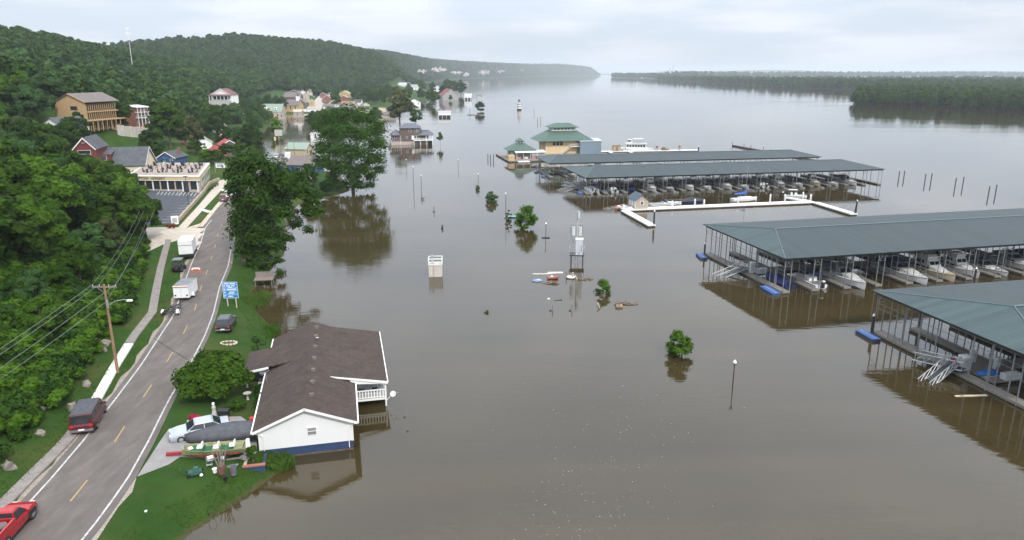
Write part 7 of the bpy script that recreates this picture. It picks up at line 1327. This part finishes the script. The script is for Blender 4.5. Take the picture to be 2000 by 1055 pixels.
win(BR,-8.3,-7.2,2.2,4.0,.6,1); win(BR,-6.2,-5.0,2.2,4.0,.6,1); win(BR,-1.8,-.8,2.9,3.9,0,1); win(BR,-.3,.9,6.0,7.6,0,1); win(BR,2.6,4.6,6.0,7.6,0,2); win(BR,2.2,4.6,2.5,4.2,0,2); MB().bx(1.0,2.0,-.06,.02,2.3,4.3).build('door', WHITE, BR)
for x in (-9.02,-4.4): MB().bx(x,x+.16,-.05 if x > -5 else .52,.1 if x > -5 else .62,-1,4.5).build('corner_board', TRIMW, BR)
p, w, u = T(856,880,230,0); b = thing('flooded_white_shelter', 'white flat topped shelter standing alone in the flood', 'building', (p[0],p[1],0), R(3)); MB().bx(-w/2,w/2,0,5,1.8,4.6).build('wall', WHITE, b); MB().bx(-w/2-.4,w/2+.4,-.4,5.4,4.6,4.9).build('roof', WHITE, b)
for k in range(4): MB().bx(-w/2+k*w*.33-.01*k,-w/2+.35+k*w*.32,0,.35,-1.5,1.8).build('pier', WHITE, b)
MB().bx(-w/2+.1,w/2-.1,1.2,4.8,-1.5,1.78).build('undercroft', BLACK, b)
p = at(1014,215,0); b = thing('striped_lighthouse', 'small white lighthouse with red bands standing in the river', 'lighthouse', (p[0],p[1],0)); REDB = mat('red_band',(.2,.1,.1),.8)
for k in range(6): MB().cyl(0,0,1.4+k*1.1,2.5+k*1.1,2.1-.13*k,2.1-.13*(k+1),n=14).build('tower_band', WHITE if k % 2 == 0 else REDB, b)
MB().cyl(0,0,-1.5,1.4,2.1,n=14).build('base', DARKM, b); MB().cyl(0,0,8.0,8.2,1.9,n=14).build('gallery', TRIMW, b); MB().cyl(0,0,8.2,9.2,1.0,n=10).build('lantern', GLASS, b); MB().cyl(0,0,9.2,9.9,1.3,.1,n=10).build('lantern_roof', REDB, b)
p, w, u = T(862,892,196,0); house('red_roof_barn', 'grey barn with dark red roof at the headland shore', (p[0]+2,p[1],0), R(15), 20, 30, 6, 8, GRYS, mat('barn_red_roof',(.2,.05,.06),.8), [], [], None, foot=3)
p, w, u = T(907,921,195,0); b = thing('white_boathouse', 'white boathouse with dark bays right of the barn', 'boathouse', (p[0],p[1],0)); MB().bx(-w/2,w/2,0,8,2.5,7.5).build('wall', WHITE, b)
for k in range(3): MB().bx(-w/2+k*w*.42,-w/2+.8+k*w*.42,0,.8,-1,2.5).build('pier', WHITE, b)
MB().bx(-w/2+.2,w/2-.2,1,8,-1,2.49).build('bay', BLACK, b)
p, w, u = T(931,946,193,0); b = thing('boat_lift', 'small covered boat lift on the far shore water', 'boat lift', (p[0],p[1],0)); MB().bx(-w/2,w*.2,0,5,4.4,4.9).build('canopy', mat('maroon_canvas',(.15,.06,.07),.8), b)
for x in (-w/2+.3,w*.15): MB().cyl(x,.3,-1,4.4,.2,n=6).build('post', DARKM, b)
MB().loft([[(q[0],q[1],q[2]) for q in r] for r in hull_rings(8,2.6,.9)]).build('hull', HULLW, b)
p = at(925,225,0); b = thing('wrecked_dock', 'small wrecked dock beside the lone water tree', 'dock', (p[0],p[1],0), R(-8)); MB().bx(-5,5,-1,1,.1,.5).build('deck', WOODG, b); MB().cyl(-3,0,0,5,.15,n=5).build('pole', PILE, b)
# power station beyond the island, mast on the hill
x = (1303-1000)/1400*9500; b = thing('power_station_stack', 'tall pale chimney of a far power station beyond the island', 'chimney', (x,9500,0)); CF = mat('pale_stack',(.5,.5,.52),.8); MB().cyl(0,0,0,125,9,6,n=10).build('stack', CF, b); MB().cyl(-40,0,0,85,8,6,n=8).build('stack', CF, b); MB().bx(-70,60,20,80,0,55).build('boiler_house', CF, b)
x = (287-1000)/1400*560; y = 560; b = thing('antenna_mast', 'slim white antenna mast above the hill forest', 'mast', (x,y,hgt(x,y)-1)); zt = 34+(141-62)/1400*560*1.02-hgt(x,y)+1; MB().cyl(0,0,0,zt,.2,.12,n=8).build('shaft', WHITE, b)
for z in (zt-1,zt-4.5):
    for k in range(3): MB().rbx(1.3*math.cos(k*2.1),1.3*math.sin(k*2.1),z-1.2,.5,.5,2.2,k*2.1).build('antenna_panel', WHITE, b); MB().tube((0,0,z),(1.3*math.cos(k*2.1),1.3*math.sin(k*2.1),z),.08,4).build('antenna_arm', WHITE, b)
# ------------------------------------------------------------ single trees that stand out
def big_tree(name, label, pos, cl, n, size, leaf, tr, seed, h, limbs=12):
    o = thing(name, label, 'tree', pos); put('crown', leaves_mesh('crown', cl, n, size, leaf, seed, .45, shell=.25), o); trunk_mb(h, tr, cl, seed, limbs, -1.5).build('trunk', BARK, o); return o
op = at(478,522,1.2); g = random.Random(5)
ocl = []
# the oak by the road: tall left mass, long limbs reaching right over the water
for px, py, dy, r in ((470,330,2,2.6),(500,325,0,2.8),(535,340,1,2.6),(480,360,-1,2.8),(520,365,2,2.9),(560,362,0,2.5),(470,395,1,2.6),(505,395,-2,2.8),(545,392,2,2.6),(590,380,0,2.6),(612,395,1,2.0),(480,425,0,2.7),(515,430,1,2.7),(555,420,-1,2.1),(600,418,0,1.8),(470,455,1,2.5),(500,465,-1,2.6),(530,460,1,2.2),(578,440,1,1.5),(480,490,0,2.3),(510,495,1,2.2),(540,485,0,1.7),(495,520,0,1.7),(525,520,1,1.5),(545,510,0,1.0),(622,414,0,1.4),(603,452,1,1.1),(562,468,0,1.3),(548,535,0,1.0),(455,372,0,1.6),(452,345,1,1.5),(463,430,1,1.8),(585,348,1,1.8)):
    Y = op[1]+dy; b_ = (py-527.5)/1400; a_ = (px-1000)/1400; s_, c_ = math.sin(PITCH), math.cos(PITCH); t_ = Y/(c_-b_*s_); x = a_*t_; z = CAMH+t_*(-s_-b_*c_)
    ocl.append((x-op[0],dy,z-1.2,r*1.0,r*.95))
big_tree('roadside_oak', 'huge spreading oak at the road edge overhanging the water', (op[0],op[1],1.2), ocl, 21000, .27, LEAF, .5, 5, 13, 20)
bp_ = at(690,372,.5); bcl = []
for px, py, dy, r in ((650,235,6,4),(680,228,4,4),(710,235,5,4),(735,255,3,3.6),(640,265,2,4),(672,262,0,4.4),(705,270,-1,4.2),(738,285,1,3.6),(632,295,1,3.8),(665,300,-2,4.2),(700,305,-3,4.2),(732,315,0,3.6),(640,325,-1,3.4),(675,330,-3,3.8),(710,335,-2,3.4),(740,335,1,2.2),(650,350,-1,2.4),(690,352,-3,2.6),(722,348,0,2.2),(625,320,3,2.8),(660,240,8,4),(625,250,6,3.2),(648,366,-1,2.2),(672,366,-2,2.2),(700,366,-1,2.4),(722,364,1,2.0),(690,345,0,2.6),(660,335,1,3)):
    Y = bp_[1]+dy; b_ = (py-527.5)/1400; a_ = (px-1000)/1400; s_, c_ = math.sin(PITCH), math.cos(PITCH); t_ = Y/(c_-b_*s_); x = a_*t_; z = CAMH+t_*(-s_-b_*c_)
    bcl.append((x-bp_[0],dy,z-.5,r*1.0,r*.95))
big_tree('waterside_maple', 'great round dark green tree standing at the water beyond the oak', (bp_[0],bp_[1],.5), bcl, 26000, .34, LEAFM, .55, 9, 18, 16)
VT = [  # px, py(base), z, height m, leaf, label
(335,300,6,17,LEAF,'m0','tall dense green tree above the orange house'),(300,300,7,12,LEAFD,'m1','dark tree left of the tall one above the blue cottage'),(375,290,6,13,LEAFO,'m2','brownish thin tree right of the tall village tree'),(360,262,9,14,LEAF,'m1','green tree behind the orange house'),(400,255,6,12,LEAF,'m0','dark green tree above the white house with red roof'),(425,250,8,17,LEAF,'m2','tall bushy tree left of the willow'),(462,255,3,17,LEAFP,'m0','pale willow like tree in the village middle'),(440,290,3,11,LEAFD,'m1','dark tree right of the white house with red roof'),(490,302,2,14,LEAFD,'m2','dark rounded tree at the flooded street edge'),(470,300,2,12,LEAFD,'m0','dark tree behind the red roofs'),(540,262,.5,11,LEAFY,'m1','bright green tree standing in the flooded street'),(500,258,2,13,LEAFP,'m2','pale green tree left of the bright one in the flood'),
(385,318,3,6,LEAF,'m0','bushy tree beside the blue cottage'),(405,322,3,6,LEAFY,'m1','light bush right of the blue cottage'),(425,322,3,5.5,LEAF,'m2','round bush below the red roofs'),(445,318,2.5,6,LEAFD,'m0','dark bush beside the white board sign'),(470,320,2,8,LEAF,'m1','green tree just behind the oak top'),(495,318,1.5,7,LEAF,'m2','tree between oak and flooded street'),(515,345,1.5,6,LEAF,'m0','low tree beside the blue toilet'),(560,378,1.2,6,LEAF,'m1','low tree below the brick cottage'),(605,372,1.0,8,LEAF,'m2','small tree between brick cottage and big round tree'),(640,380,.6,5,LEAFD,'m0','dark undergrowth tree under the big round tree'),
(628,258,.5,14,LEAF,'m0','dense tree behind the white flooded house'),(612,250,.5,12,LEAFD,'m1','dark tree left of the big tree top'),(655,248,.5,13,LEAF,'m2','leafy tree behind the big round tree'),(656,205,4,15,LEAF,'m1','ball shaped tree in the town'),(715,200,3,17,LEAF,'m0','tall tree right of the town'),(700,192,5,16,LEAFD,'m2','dark tree behind the town houses'),(735,196,3,17,LEAF,'m1','large tree left of the bare crowned one'),(735,240,0,12,LEAFP,'m2','pale tree standing in water beside the bare crowned one'),(782,252,-.5,26,LEAFO,'m0','tall olive tree with thin crown behind the brown house'),(812,245,-.5,13,LEAFP,'m1','light green tree right behind the brown house roof'),(755,190,3,16,LEAF,'m2','tree below the white apartments'),(775,195,3,17,LEAFD,'m0','dark tree on the headland left side'),(800,190,2,15,LEAF,'m1','headland tree above the white hut'),(822,196,1,15,LEAFD,'m2','dark headland tree right of the white hut'),(850,205,0,16,LEAF,'m0','round tree at the tip of the flooded shore'),(838,198,0,15,LEAF,'m1','tree left of the round shore tree'),(866,190,1,18,LEAFD,'m2','dark tree left of the barn'),(885,186,0,22,LEAF,'m0','big tree behind the barn'),(900,186,0,24,LEAFD,'m1','outermost tall tree of the headland'),(880,197,0,8,LEAFP,'m2','small pale tree in front of the barn'),(875,178,2,24,LEAFD,'m0','dark tree behind the headland'),(825,180,3,18,LEAF,'m2','tree beside the far white house'),(845,182,3,18,LEAFD,'m1','tree right of the far white house'),
(240,236,17,10,LEAF,'m0','tree between the unfinished house and the brick house'),(150,255,16,12,LEAFD,'m1','dark tree in front of the unfinished plywood house'),(130,262,16,11,LEAF,'m2','tree left below the unfinished house'),(268,262,11,8,LEAF,'m1','tree at the right end of the retaining wall'),(210,275,10,3,LEAF,'m0','low hedge bush on the green bank'),(230,280,9,3,LEAFD,'m2','hedge bush right on the green bank'),(250,285,8,3.4,LEAF,'m1','bush beside the bank path')]
for i, (px, py, z, h, lf, k, lab) in enumerate(VT):
    p = at(px,py,z); zz = max(gz(p), -.5) if p[1] > 330 else gz(p)
    tree(k, 'village_tree', lab, (p[0],p[1],zz-.4), h, i*.9, 'single trees of the village', sxy=1.25 if h < 7 else 1.0, leaf=lf)
# trees between and behind the village houses
TB = [(at((a+b)/2, c, z), (b-a)) for a, b, c, z, *_ in TOWN]
rg2 = random.Random(77); k = 0; tp = []
for _ in range(6000):
    if k >= 120: break
    px = rg2.uniform(395, 800); py = np.interp(px, [395,480,560,640,700,760,800], [262,226,188,176,196,192,184])+rg2.uniform(-26, 12); p = at(px, py, 3)
    for _i in range(3): p = at(px, py, min(gz(p), 26))
    z = gz(p)
    if p[1] > 1250 or p[1] < 300 or z < .3: continue
    xs = np.interp(p[1], [270,340,460,620,720,950,1010], [-93,-109,-140,-172,-192,-239,-251])
    if abs(p[0]-xs) < 15: continue
    if any(math.dist(p, q) < 9+w_*.25 for q, w_ in TB) or math.dist(p, ub) < 17 or any(math.dist(p, q) < 6.5 for q in tp): continue
    if any(abs(px-(a+b)/2) < (b-a)/2+4 and 2 < py-c < 26 for a, b, c, *_ in TOWN): continue
    tp.append(p); tree('m%d' % (k % 3), 'village_wood_tree', 'leafy tree in the green belt between the village and the forest', (p[0],p[1],z-.4), rg2.uniform(9, 15), k, 'green belt trees round the village', leaf=(LEAF, LEAFD, LEAF, LEAFP)[k % 4]); k += 1
# hedge of trees hiding the foot of the winery lot
for i, (px, py, h, lab) in enumerate(((262,470,10,'dense tree reaching over the side street'),(285,455,9.5,'rounded tree at the corner of the side street'),(235,480,11,'tall tree behind the sidewalk at the side street'),(215,430,12,'tree left of the parking lot'),(250,415,11,'bright leafy tree left of the parking lot'),(225,385,10,'tree in front of the red gabled house'),(190,400,12,'tall tree below the red gabled house'),(160,380,12,'broad tree left below the red house'),(252,372,7,'low tree in front of the winery left corner'))):
    p = at(px,py,3.5); tree('n%d' % (i % 4), 'broadleaf_tree', lab, (p[0],p[1],gz(p)-.3), h, i*1.3, 'trees beside the side street', leaf=(LEAF, LEAFY)[i == 4])
# ------------------------------------------------------------ small trees and things in the flood
def water_tree(label, pix, rx, h, n, size, leaf, seed, base=-.6, ncl=22, rc=.36):
    p = at(*pix, 0); o = thing('drowned_tree', label, 'tree', (p[0],p[1],0), seed, 'small trees standing in the flood'); cl = crown_clumps(rx, base, h, ncl, seed, rc, 1.0)
    gg = random.Random(seed); cl = [(x*gg.uniform(.75,1.3), y*gg.uniform(.75,1.3), z*gg.uniform(.85,1.12), r_, q_) for x, y, z, r_, q_ in cl]
    put('crown', leaves_mesh('crown', cl, int(n*.85), size, leaf, seed, shell=.3), o); trunk_mb(h, .07, cl, seed, 9, -1.5).build('trunk', BARK, o); return o
water_tree('round leafy tree top left of the lone white globe lamp', (1331,694), 1.85, 3.9, 2600, .2, LEAFM, 3, -1.0)
water_tree('tall bright young tree in the flood left of the substation', (1026,447), 2.7, 6.0, 3000, .25, LEAFY, 4, -1.2, 30, .36)
water_tree('small bright tree top near the floating debris', (1176,573), 1.4, 2.7, 1100, .18, LEAFY, 6, -1.0)
water_tree('rounded bush top farther up the flooded park', (959,394), 2.0, 3.2, 1500, .22, LEAFP, 7, -1.0)
water_tree('thin olive sapling beside the tall bright young tree', (993,432), .9, 2.9, 350, .22, LEAFO, 8, rc=.3)
water_tree('little bush top above the rounded one', (932,370), .8, 1.7, 260, .22, LEAFP, 9)
water_tree('lone dark tree in the river near the wrecked dock', (938,218), 5.0, 10.5, 900, .8, LEAFD, 10)
water_tree('small tree on a thin stem right of the brown house', (860,285), 1.7, 6, 400, .4, LEAF, 11, 2.5)
water_tree('tiny twig tuft in the open water', (864,447), .4, .9, 90, .16, LEAFO, 12)
water_tree('bare twig cluster below the three lamp posts', (848,414), .5, 1.7, 30, .16, LEAFO, 13)
water_tree('second bare twig cluster higher up', (825,390), .6, 1.6, 30, .16, LEAFO, 14)
water_tree('tiny yellow green tuft low in the open water', (950,611), .45, .45, 120, .12, LEAFY, 15)
GLOBE = mat('lamp_globe', (.72,.74,.76), .25, var=.05)
for px, pyb, pyt, lab in ((1431,754,703,'black lamp post with white globe in front of the nearest dock'),(1066,465,436,'small lamp post with a crossboard at the waterline'),(988,428,379,'thin lamp post beside the olive sapling'),(823,366,343,'right lamp post of the three below the brown house'),(808,368,327,'middle taller lamp post below the brown house'),(794,332,312,'left lamp post close to the brown house'),(934,362,340,'lamp post behind the little bush top'),(895,330,312,'faint lamp post far up the flooded park')):
    p = at(px,pyb,0); dep = p[1]*math.cos(PITCH)+CAMH*math.sin(PITCH); h = (pyb-pyt)/1400*dep*1.06; b = thing('lamp_post', lab, 'lamp post', (p[0],p[1],0), 0, 'lamp posts in the flood'); MB().cyl(0,0,-1.5,h-.55,.07,.05,n=8).build('shaft', BLACK, b); MB().lathe(0,0,[(.1,h-.56),(.14,h-.5),(.1,h-.46)],10).build('collar', BLACK, b)
    MB().lathe(0,0,[(.06,h-.47),(.21,h-.32),(.2,h-.16),(.1,h-.04),(.03,h+.05)],12).build('globe', GLOBE, b, True)
    if 'crossboard' in lab: MB().bx(-.85,.85,-.18,.18,-.05,.16).build('crossboard', BLACK, b)
# concrete block with railings
p = at(850,541,0); b = thing('concrete_pump_house', 'square concrete block with white railings rising from the flood', 'structure', (p[0],p[1]+1.0,0), R(4)); PC = mat('pump_concrete',(.5,.46,.41),.9,var=.15,scale=2)
MB().bx(-1.15,1.15,-1.0,1.2,-1.5,2.0).build('block', PC, b); MB().bx(-1.2,1.2,-1.05,1.25,2.0,2.12).build('top_slab', PC, b); MB().bx(-.35,-.25,-1.04,-1.0,-.5,2.0).build('pipe', STEEL, b)
for z in (2.6,3.1):
    for q in ((-1.15,1.15,-1.02,-.94),(-1.15,1.15,1.14,1.22),(-1.19,-1.11,-1,1.2),(1.11,1.19,-1,1.2)): MB().bx(*q,z,z+.09).build('rail', WHITE, b)
for x in (-1.15,1.15):
    for y_ in (-.98,1.18): MB().bx(x-.05,x+.05,y_-.05,y_+.05,2.1,3.15).build('rail_post', WHITE, b)
MB().rbx(-.5,.4,2.12,.5,.5,1.4,0,.8,.8).build('hatch_box', STEEL, b)
# transformer platform
p = at(1127,516,0); b = thing('transformer_platform', 'steel platform with grey cabinet and transformers standing in the flood', 'substation', (p[0],p[1]+1.2,0), R(-6)); GRYM = mat('cabinet_grey',(.5,.52,.54),.5,var=.06)
for x in (-1.0,1.15):
    for y_ in (-.9,.9): MB().bx(x-.1,x+.1,y_-.1,y_+.1,-1.5,1.5).build('leg', DARKM, b)
MB().bx(-1.3,1.4,-1.2,1.2,1.5,1.68).build('platform', DARKM, b)
for x in (-1.28,-.5,.5,1.38):
    MB().bx(x-.03,x+.03,-1.2,-1.14,1.68,2.9).build('rail_post', STEEL, b)
for z in (2.25,2.85): MB().bx(-1.3,-.35,-1.2,-1.15,z,z+.06).build('rail', STEEL, b); MB().bx(-1.32,-1.26,-1.2,1.2,z,z+.06).build('rail', STEEL, b); MB().bx(1.34,1.4,-1.2,1.2,z,z+.06).build('rail', STEEL, b)
cb_ = MB().bx(-.2,1.1,-1.0,.3,1.68,4.5).build('cabinet', GRYM, b); MB().bx(-.25,1.15,-1.05,.35,4.5,4.62).build('cabinet_roof', WHITE, cb_); MB().bx(.78,.86,-1.05,-1.0,2.4,3.5).build('cabinet_handle', DARKM, cb_)
for x in (-.25,.25): MB().bx(x-.06,x+.06,-.6,-.4,-1.5,1.5).build('conduit', STEEL, b)
MB().cyl(0,.7,1.5,9.6,.16,.12,n=8).build('pole', mat('grey_pole',(.4,.38,.36),.8), b)
for x in (-.75,.55): t = MB().cyl(x,.7,5.0,6.6,.36,n=10).build('transformer', GRYM, b); MB().cyl(x,.7,6.6,6.9,.08,n=6).build('bushing', BROWNS, t)
MB().cyl(.2,.55,8.2,9.4,.22,n=8).build('transformer', GRYM, b); MB().bx(-1.2,1.1,.6,.72,7.0,7.14).build('crossarm', STEEL, b)
MB().path([(-1.1,.66,7.0),(-1.25,.5,5.8),(-1.0,.4,4.6),(-.5,.2,3.6)],.03,5).path([(.9,.66,7.0),(1.05,.5,5.9),(.6,.4,4.7)],.03,5).build('cable', BLACK, b)
# floating debris
def deb(name, label, cat, pix, rz, fn, group='floating debris'):
    p = at(*pix, 0); o = thing(name, label, cat, (p[0],p[1],0), rz, group); fn(o); return o
WD = mat('debris_white',(.68,.66,.6),.7,var=.1); 
deb('white_plank_frame','white angled plank floating left of the round white tub','plank',(1073,536),.0,lambda o: (MB().rbx(-1.6,0,-.05,2.6,.12,.2).build('board', WD, o), MB().rbx(.2,.35,-.05,2.0,.25,.2,.3).build('board', WD, o)))
deb('white_board','flat white board floating in the debris','board',(1078,533.5),.03,lambda o: (MB().rbx(.6,0,-.02,2.6,.5,.16).build('board', WD, o), MB().rbx(.6,.1,.14,.3,.3,.05).build('cleat', HULLG, o)))
deb('blue_barrel_piece','pale blue plastic float among the debris','float',(1049,549),.1,lambda o: (MB().blob(0,0,.05,1.0,.55,.3,3,10,5,.1).build('shell', mat('pale_blue_plastic',(.16,.24,.36),.6), o), MB().rbx(.2,-.2,.2,.5,.2,.16).build('label', WD, o)))
deb('red_kayak_piece','red plastic hull piece in the debris heap','hull',(1080,545),.15,lambda o: (MB().loft(hull_rings(1.9,.9,.35,7,draft=.1)).build('hull', mat('debris_red',(.33,.09,.08),.6), o), MB().rbx(-.2,0,.35,.4,.4,.2).build('seat', WD, o)))
g = random.Random(8)
def heap(o):
    for k in range(16): a = g.uniform(0,3.1); l_ = g.uniform(.4,1.1); x, y_ = g.uniform(-1.2,1.2), g.uniform(-.6,.5); MB().tube((x-l_*math.cos(a),y_-l_*math.sin(a)*.6,.02),(x+l_*math.cos(a),y_+l_*math.sin(a)*.6,g.uniform(.1,.4)),.06,5).build('stick', (WOODB, WOODG, BARK)[k % 3], o)
deb('driftwood_heap','brown driftwood heap under the red hull piece','driftwood',(1077,553),0,heap)
deb('white_tub','round white tub floating below the transformer platform','tub',(1115,543),0,lambda o: (MB().lathe(0,0,[(.5,-.1),(.75,.1),(.78,.22),(.7,.2),(.5,.02)],16).build('rim', WD, o), MB().cyl(.35,.35,0,.9,.12,n=8).build('post', mat('debris_pipe',(.4,.35,.3),.8), o)))
deb('red_stake','short red brown stake left of the white tub','stake',(1106,543),0,lambda o: (MB().cyl(0,0,-.5,.9,.08,n=6).build('stake', mat('stake_red',(.3,.12,.1),.8), o), MB().cyl(0,0,.9,.98,.1,n=6).build('stake_cap', DARKM, o)))
deb('yellow_stick','pale stick leaning out of the water beside the tub','stick',(1128,546),0,lambda o: (MB().tube((0,-.3,-.2),(-.35,.4,.7),.06,5).build('stick', mat('pale_stick',(.5,.45,.32),.8), o), MB().tube((.2,0,-.1),(.35,.2,.2),.03,4).build('twig', BARK, o)))
deb('branch_raft','thin tangle of branches right of the tub','driftwood',(1142,546),0,heap)
deb('rusty_drum','brown drum floating among branches below the small bright tree','drum',(1209,600),.15,lambda o: (MB().tube((-.5,0,.1),(.5,0,.1),.33,12).build('drum', mat('drum_brown',(.25,.16,.11),.8,var=.3), o), MB().tube((-.1,0,.1),(0,0,.1),.345,12).build('drum_ring', DARKM, o)))
deb('branch_raft','branches floating right of the brown drum','driftwood',(1222,594),0,heap)
deb('bent_post','pale broken post leaning below the small bright tree','post',(1171,600),0,lambda o: (MB().tube((.1,0,-.3),(-.35,0,.75),.09,6).build('stake', mat('pale_stick',(.5,.45,.32),.8), o), MB().tube((-.35,0,.75),(.15,.1,.3),.06,5).build('splinter', WOODG, o)))
for px, py, lab in ((1117,607,'left thin stake standing in the open water'),(1079,607,'farther left thin stake in the open water')): deb('thin_stake',lab,'stake',(px,py),0,lambda o: (MB().cyl(0,0,-.6,.95,.06,n=6).build('stake', WOODG, o), MB().rbx(-.3,0,-.05,.25,.2,.2).build('float', DARKM, o)))
deb('white_bottle','small white float in the open water','float',(1071,584),0,lambda o: (MB().blob(0,0,.02,.22,.18,.12,2).build('shell', WD, o), MB().cyl(.2,0,.0,.1,.05,n=6).build('neck', WD, o)))
deb('dark_branch','dark branch floating low in the open water','branch',(1090,587),0,lambda o: (MB().tube((-.7,0,.02),(.6,.2,.06),.05,5).build('stem', BARK, o), MB().tube((.5,.2,.0),(.6,.25,.3),.04,4).build('twig', BARK, o)))
deb('teal_kayak','teal canoe caught behind the tall bright young tree','canoe',(1006,425),.05,lambda o: (MB().loft(hull_rings(3.6,.8,.3,9,draft=.1)).build('hull', mat('teal_plastic',(.12,.4,.42),.5), o), MB().rbx(0,0,.3,.4,.5,.1).build('seat', HULLG, o)))
for px, py, lab in ((790,815,'tiny dark float right of the house deck'),(796,842,'second tiny float right of the house')): deb('cork_float',lab,'float',(px,py),0,lambda o: (MB().blob(0,0,.03,.14,.12,.1,2).build('shell', DARKM, o), MB().cyl(0,0,.1,.2,.02,n=4).build('stem', WOODG, o)))
# foam flecks on the slack water: too many and too small to count
g = np.random.default_rng(4); V = []; F = []
for _ in range(300):
    px = g.normal(1180, 95); py = 740+320*g.random()**.85; px += (900-py)*.35
    x, y = at(px, py, 0); r = .014+.034*g.random()**2.5; i = len(V); n = 5; a0 = g.random()*6
    V += [(x+r*(1+g.random())*math.cos(a0+k*1.257), y+r*math.sin(a0+k*1.257), .006) for k in range(n)]+[(x, y, .02)]; F += [(i+k, i+(k+1) % n, i+n) for k in range(n)]
me = bpy.data.meshes.new('foam'); me.from_pydata(V, [], F); me.materials.append(mat('foam_white',(.32,.3,.27),.8,var=0)); tag(put('foam_flecks', me), 'tiny pale foam flecks drifting on the brown water', 'foam', kind='stuff')
# ------------------------------------------------------------ haze
hz = MB().bx(-8900,29000,-110,39000,-8,150).build('haze', None); hz['kind'] = 'stuff'; hz['label'] = 'thin pale haze over the river valley'; hz['category'] = 'haze'
hm = bpy.data.materials.new('haze_air'); hm.use_nodes = True; N = hm.node_tree.nodes; N.clear(); pv = N.new('ShaderNodeVolumePrincipled'); pv.inputs['Color'].default_value = (.9,.96,1,1); pv.inputs['Density'].default_value = .00011; pv.inputs['Anisotropy'].default_value = .1; ou = N.new('ShaderNodeOutputMaterial'); hm.node_tree.links.new(pv.outputs[0], ou.inputs['Volume']); hz.data.materials.append(hm)
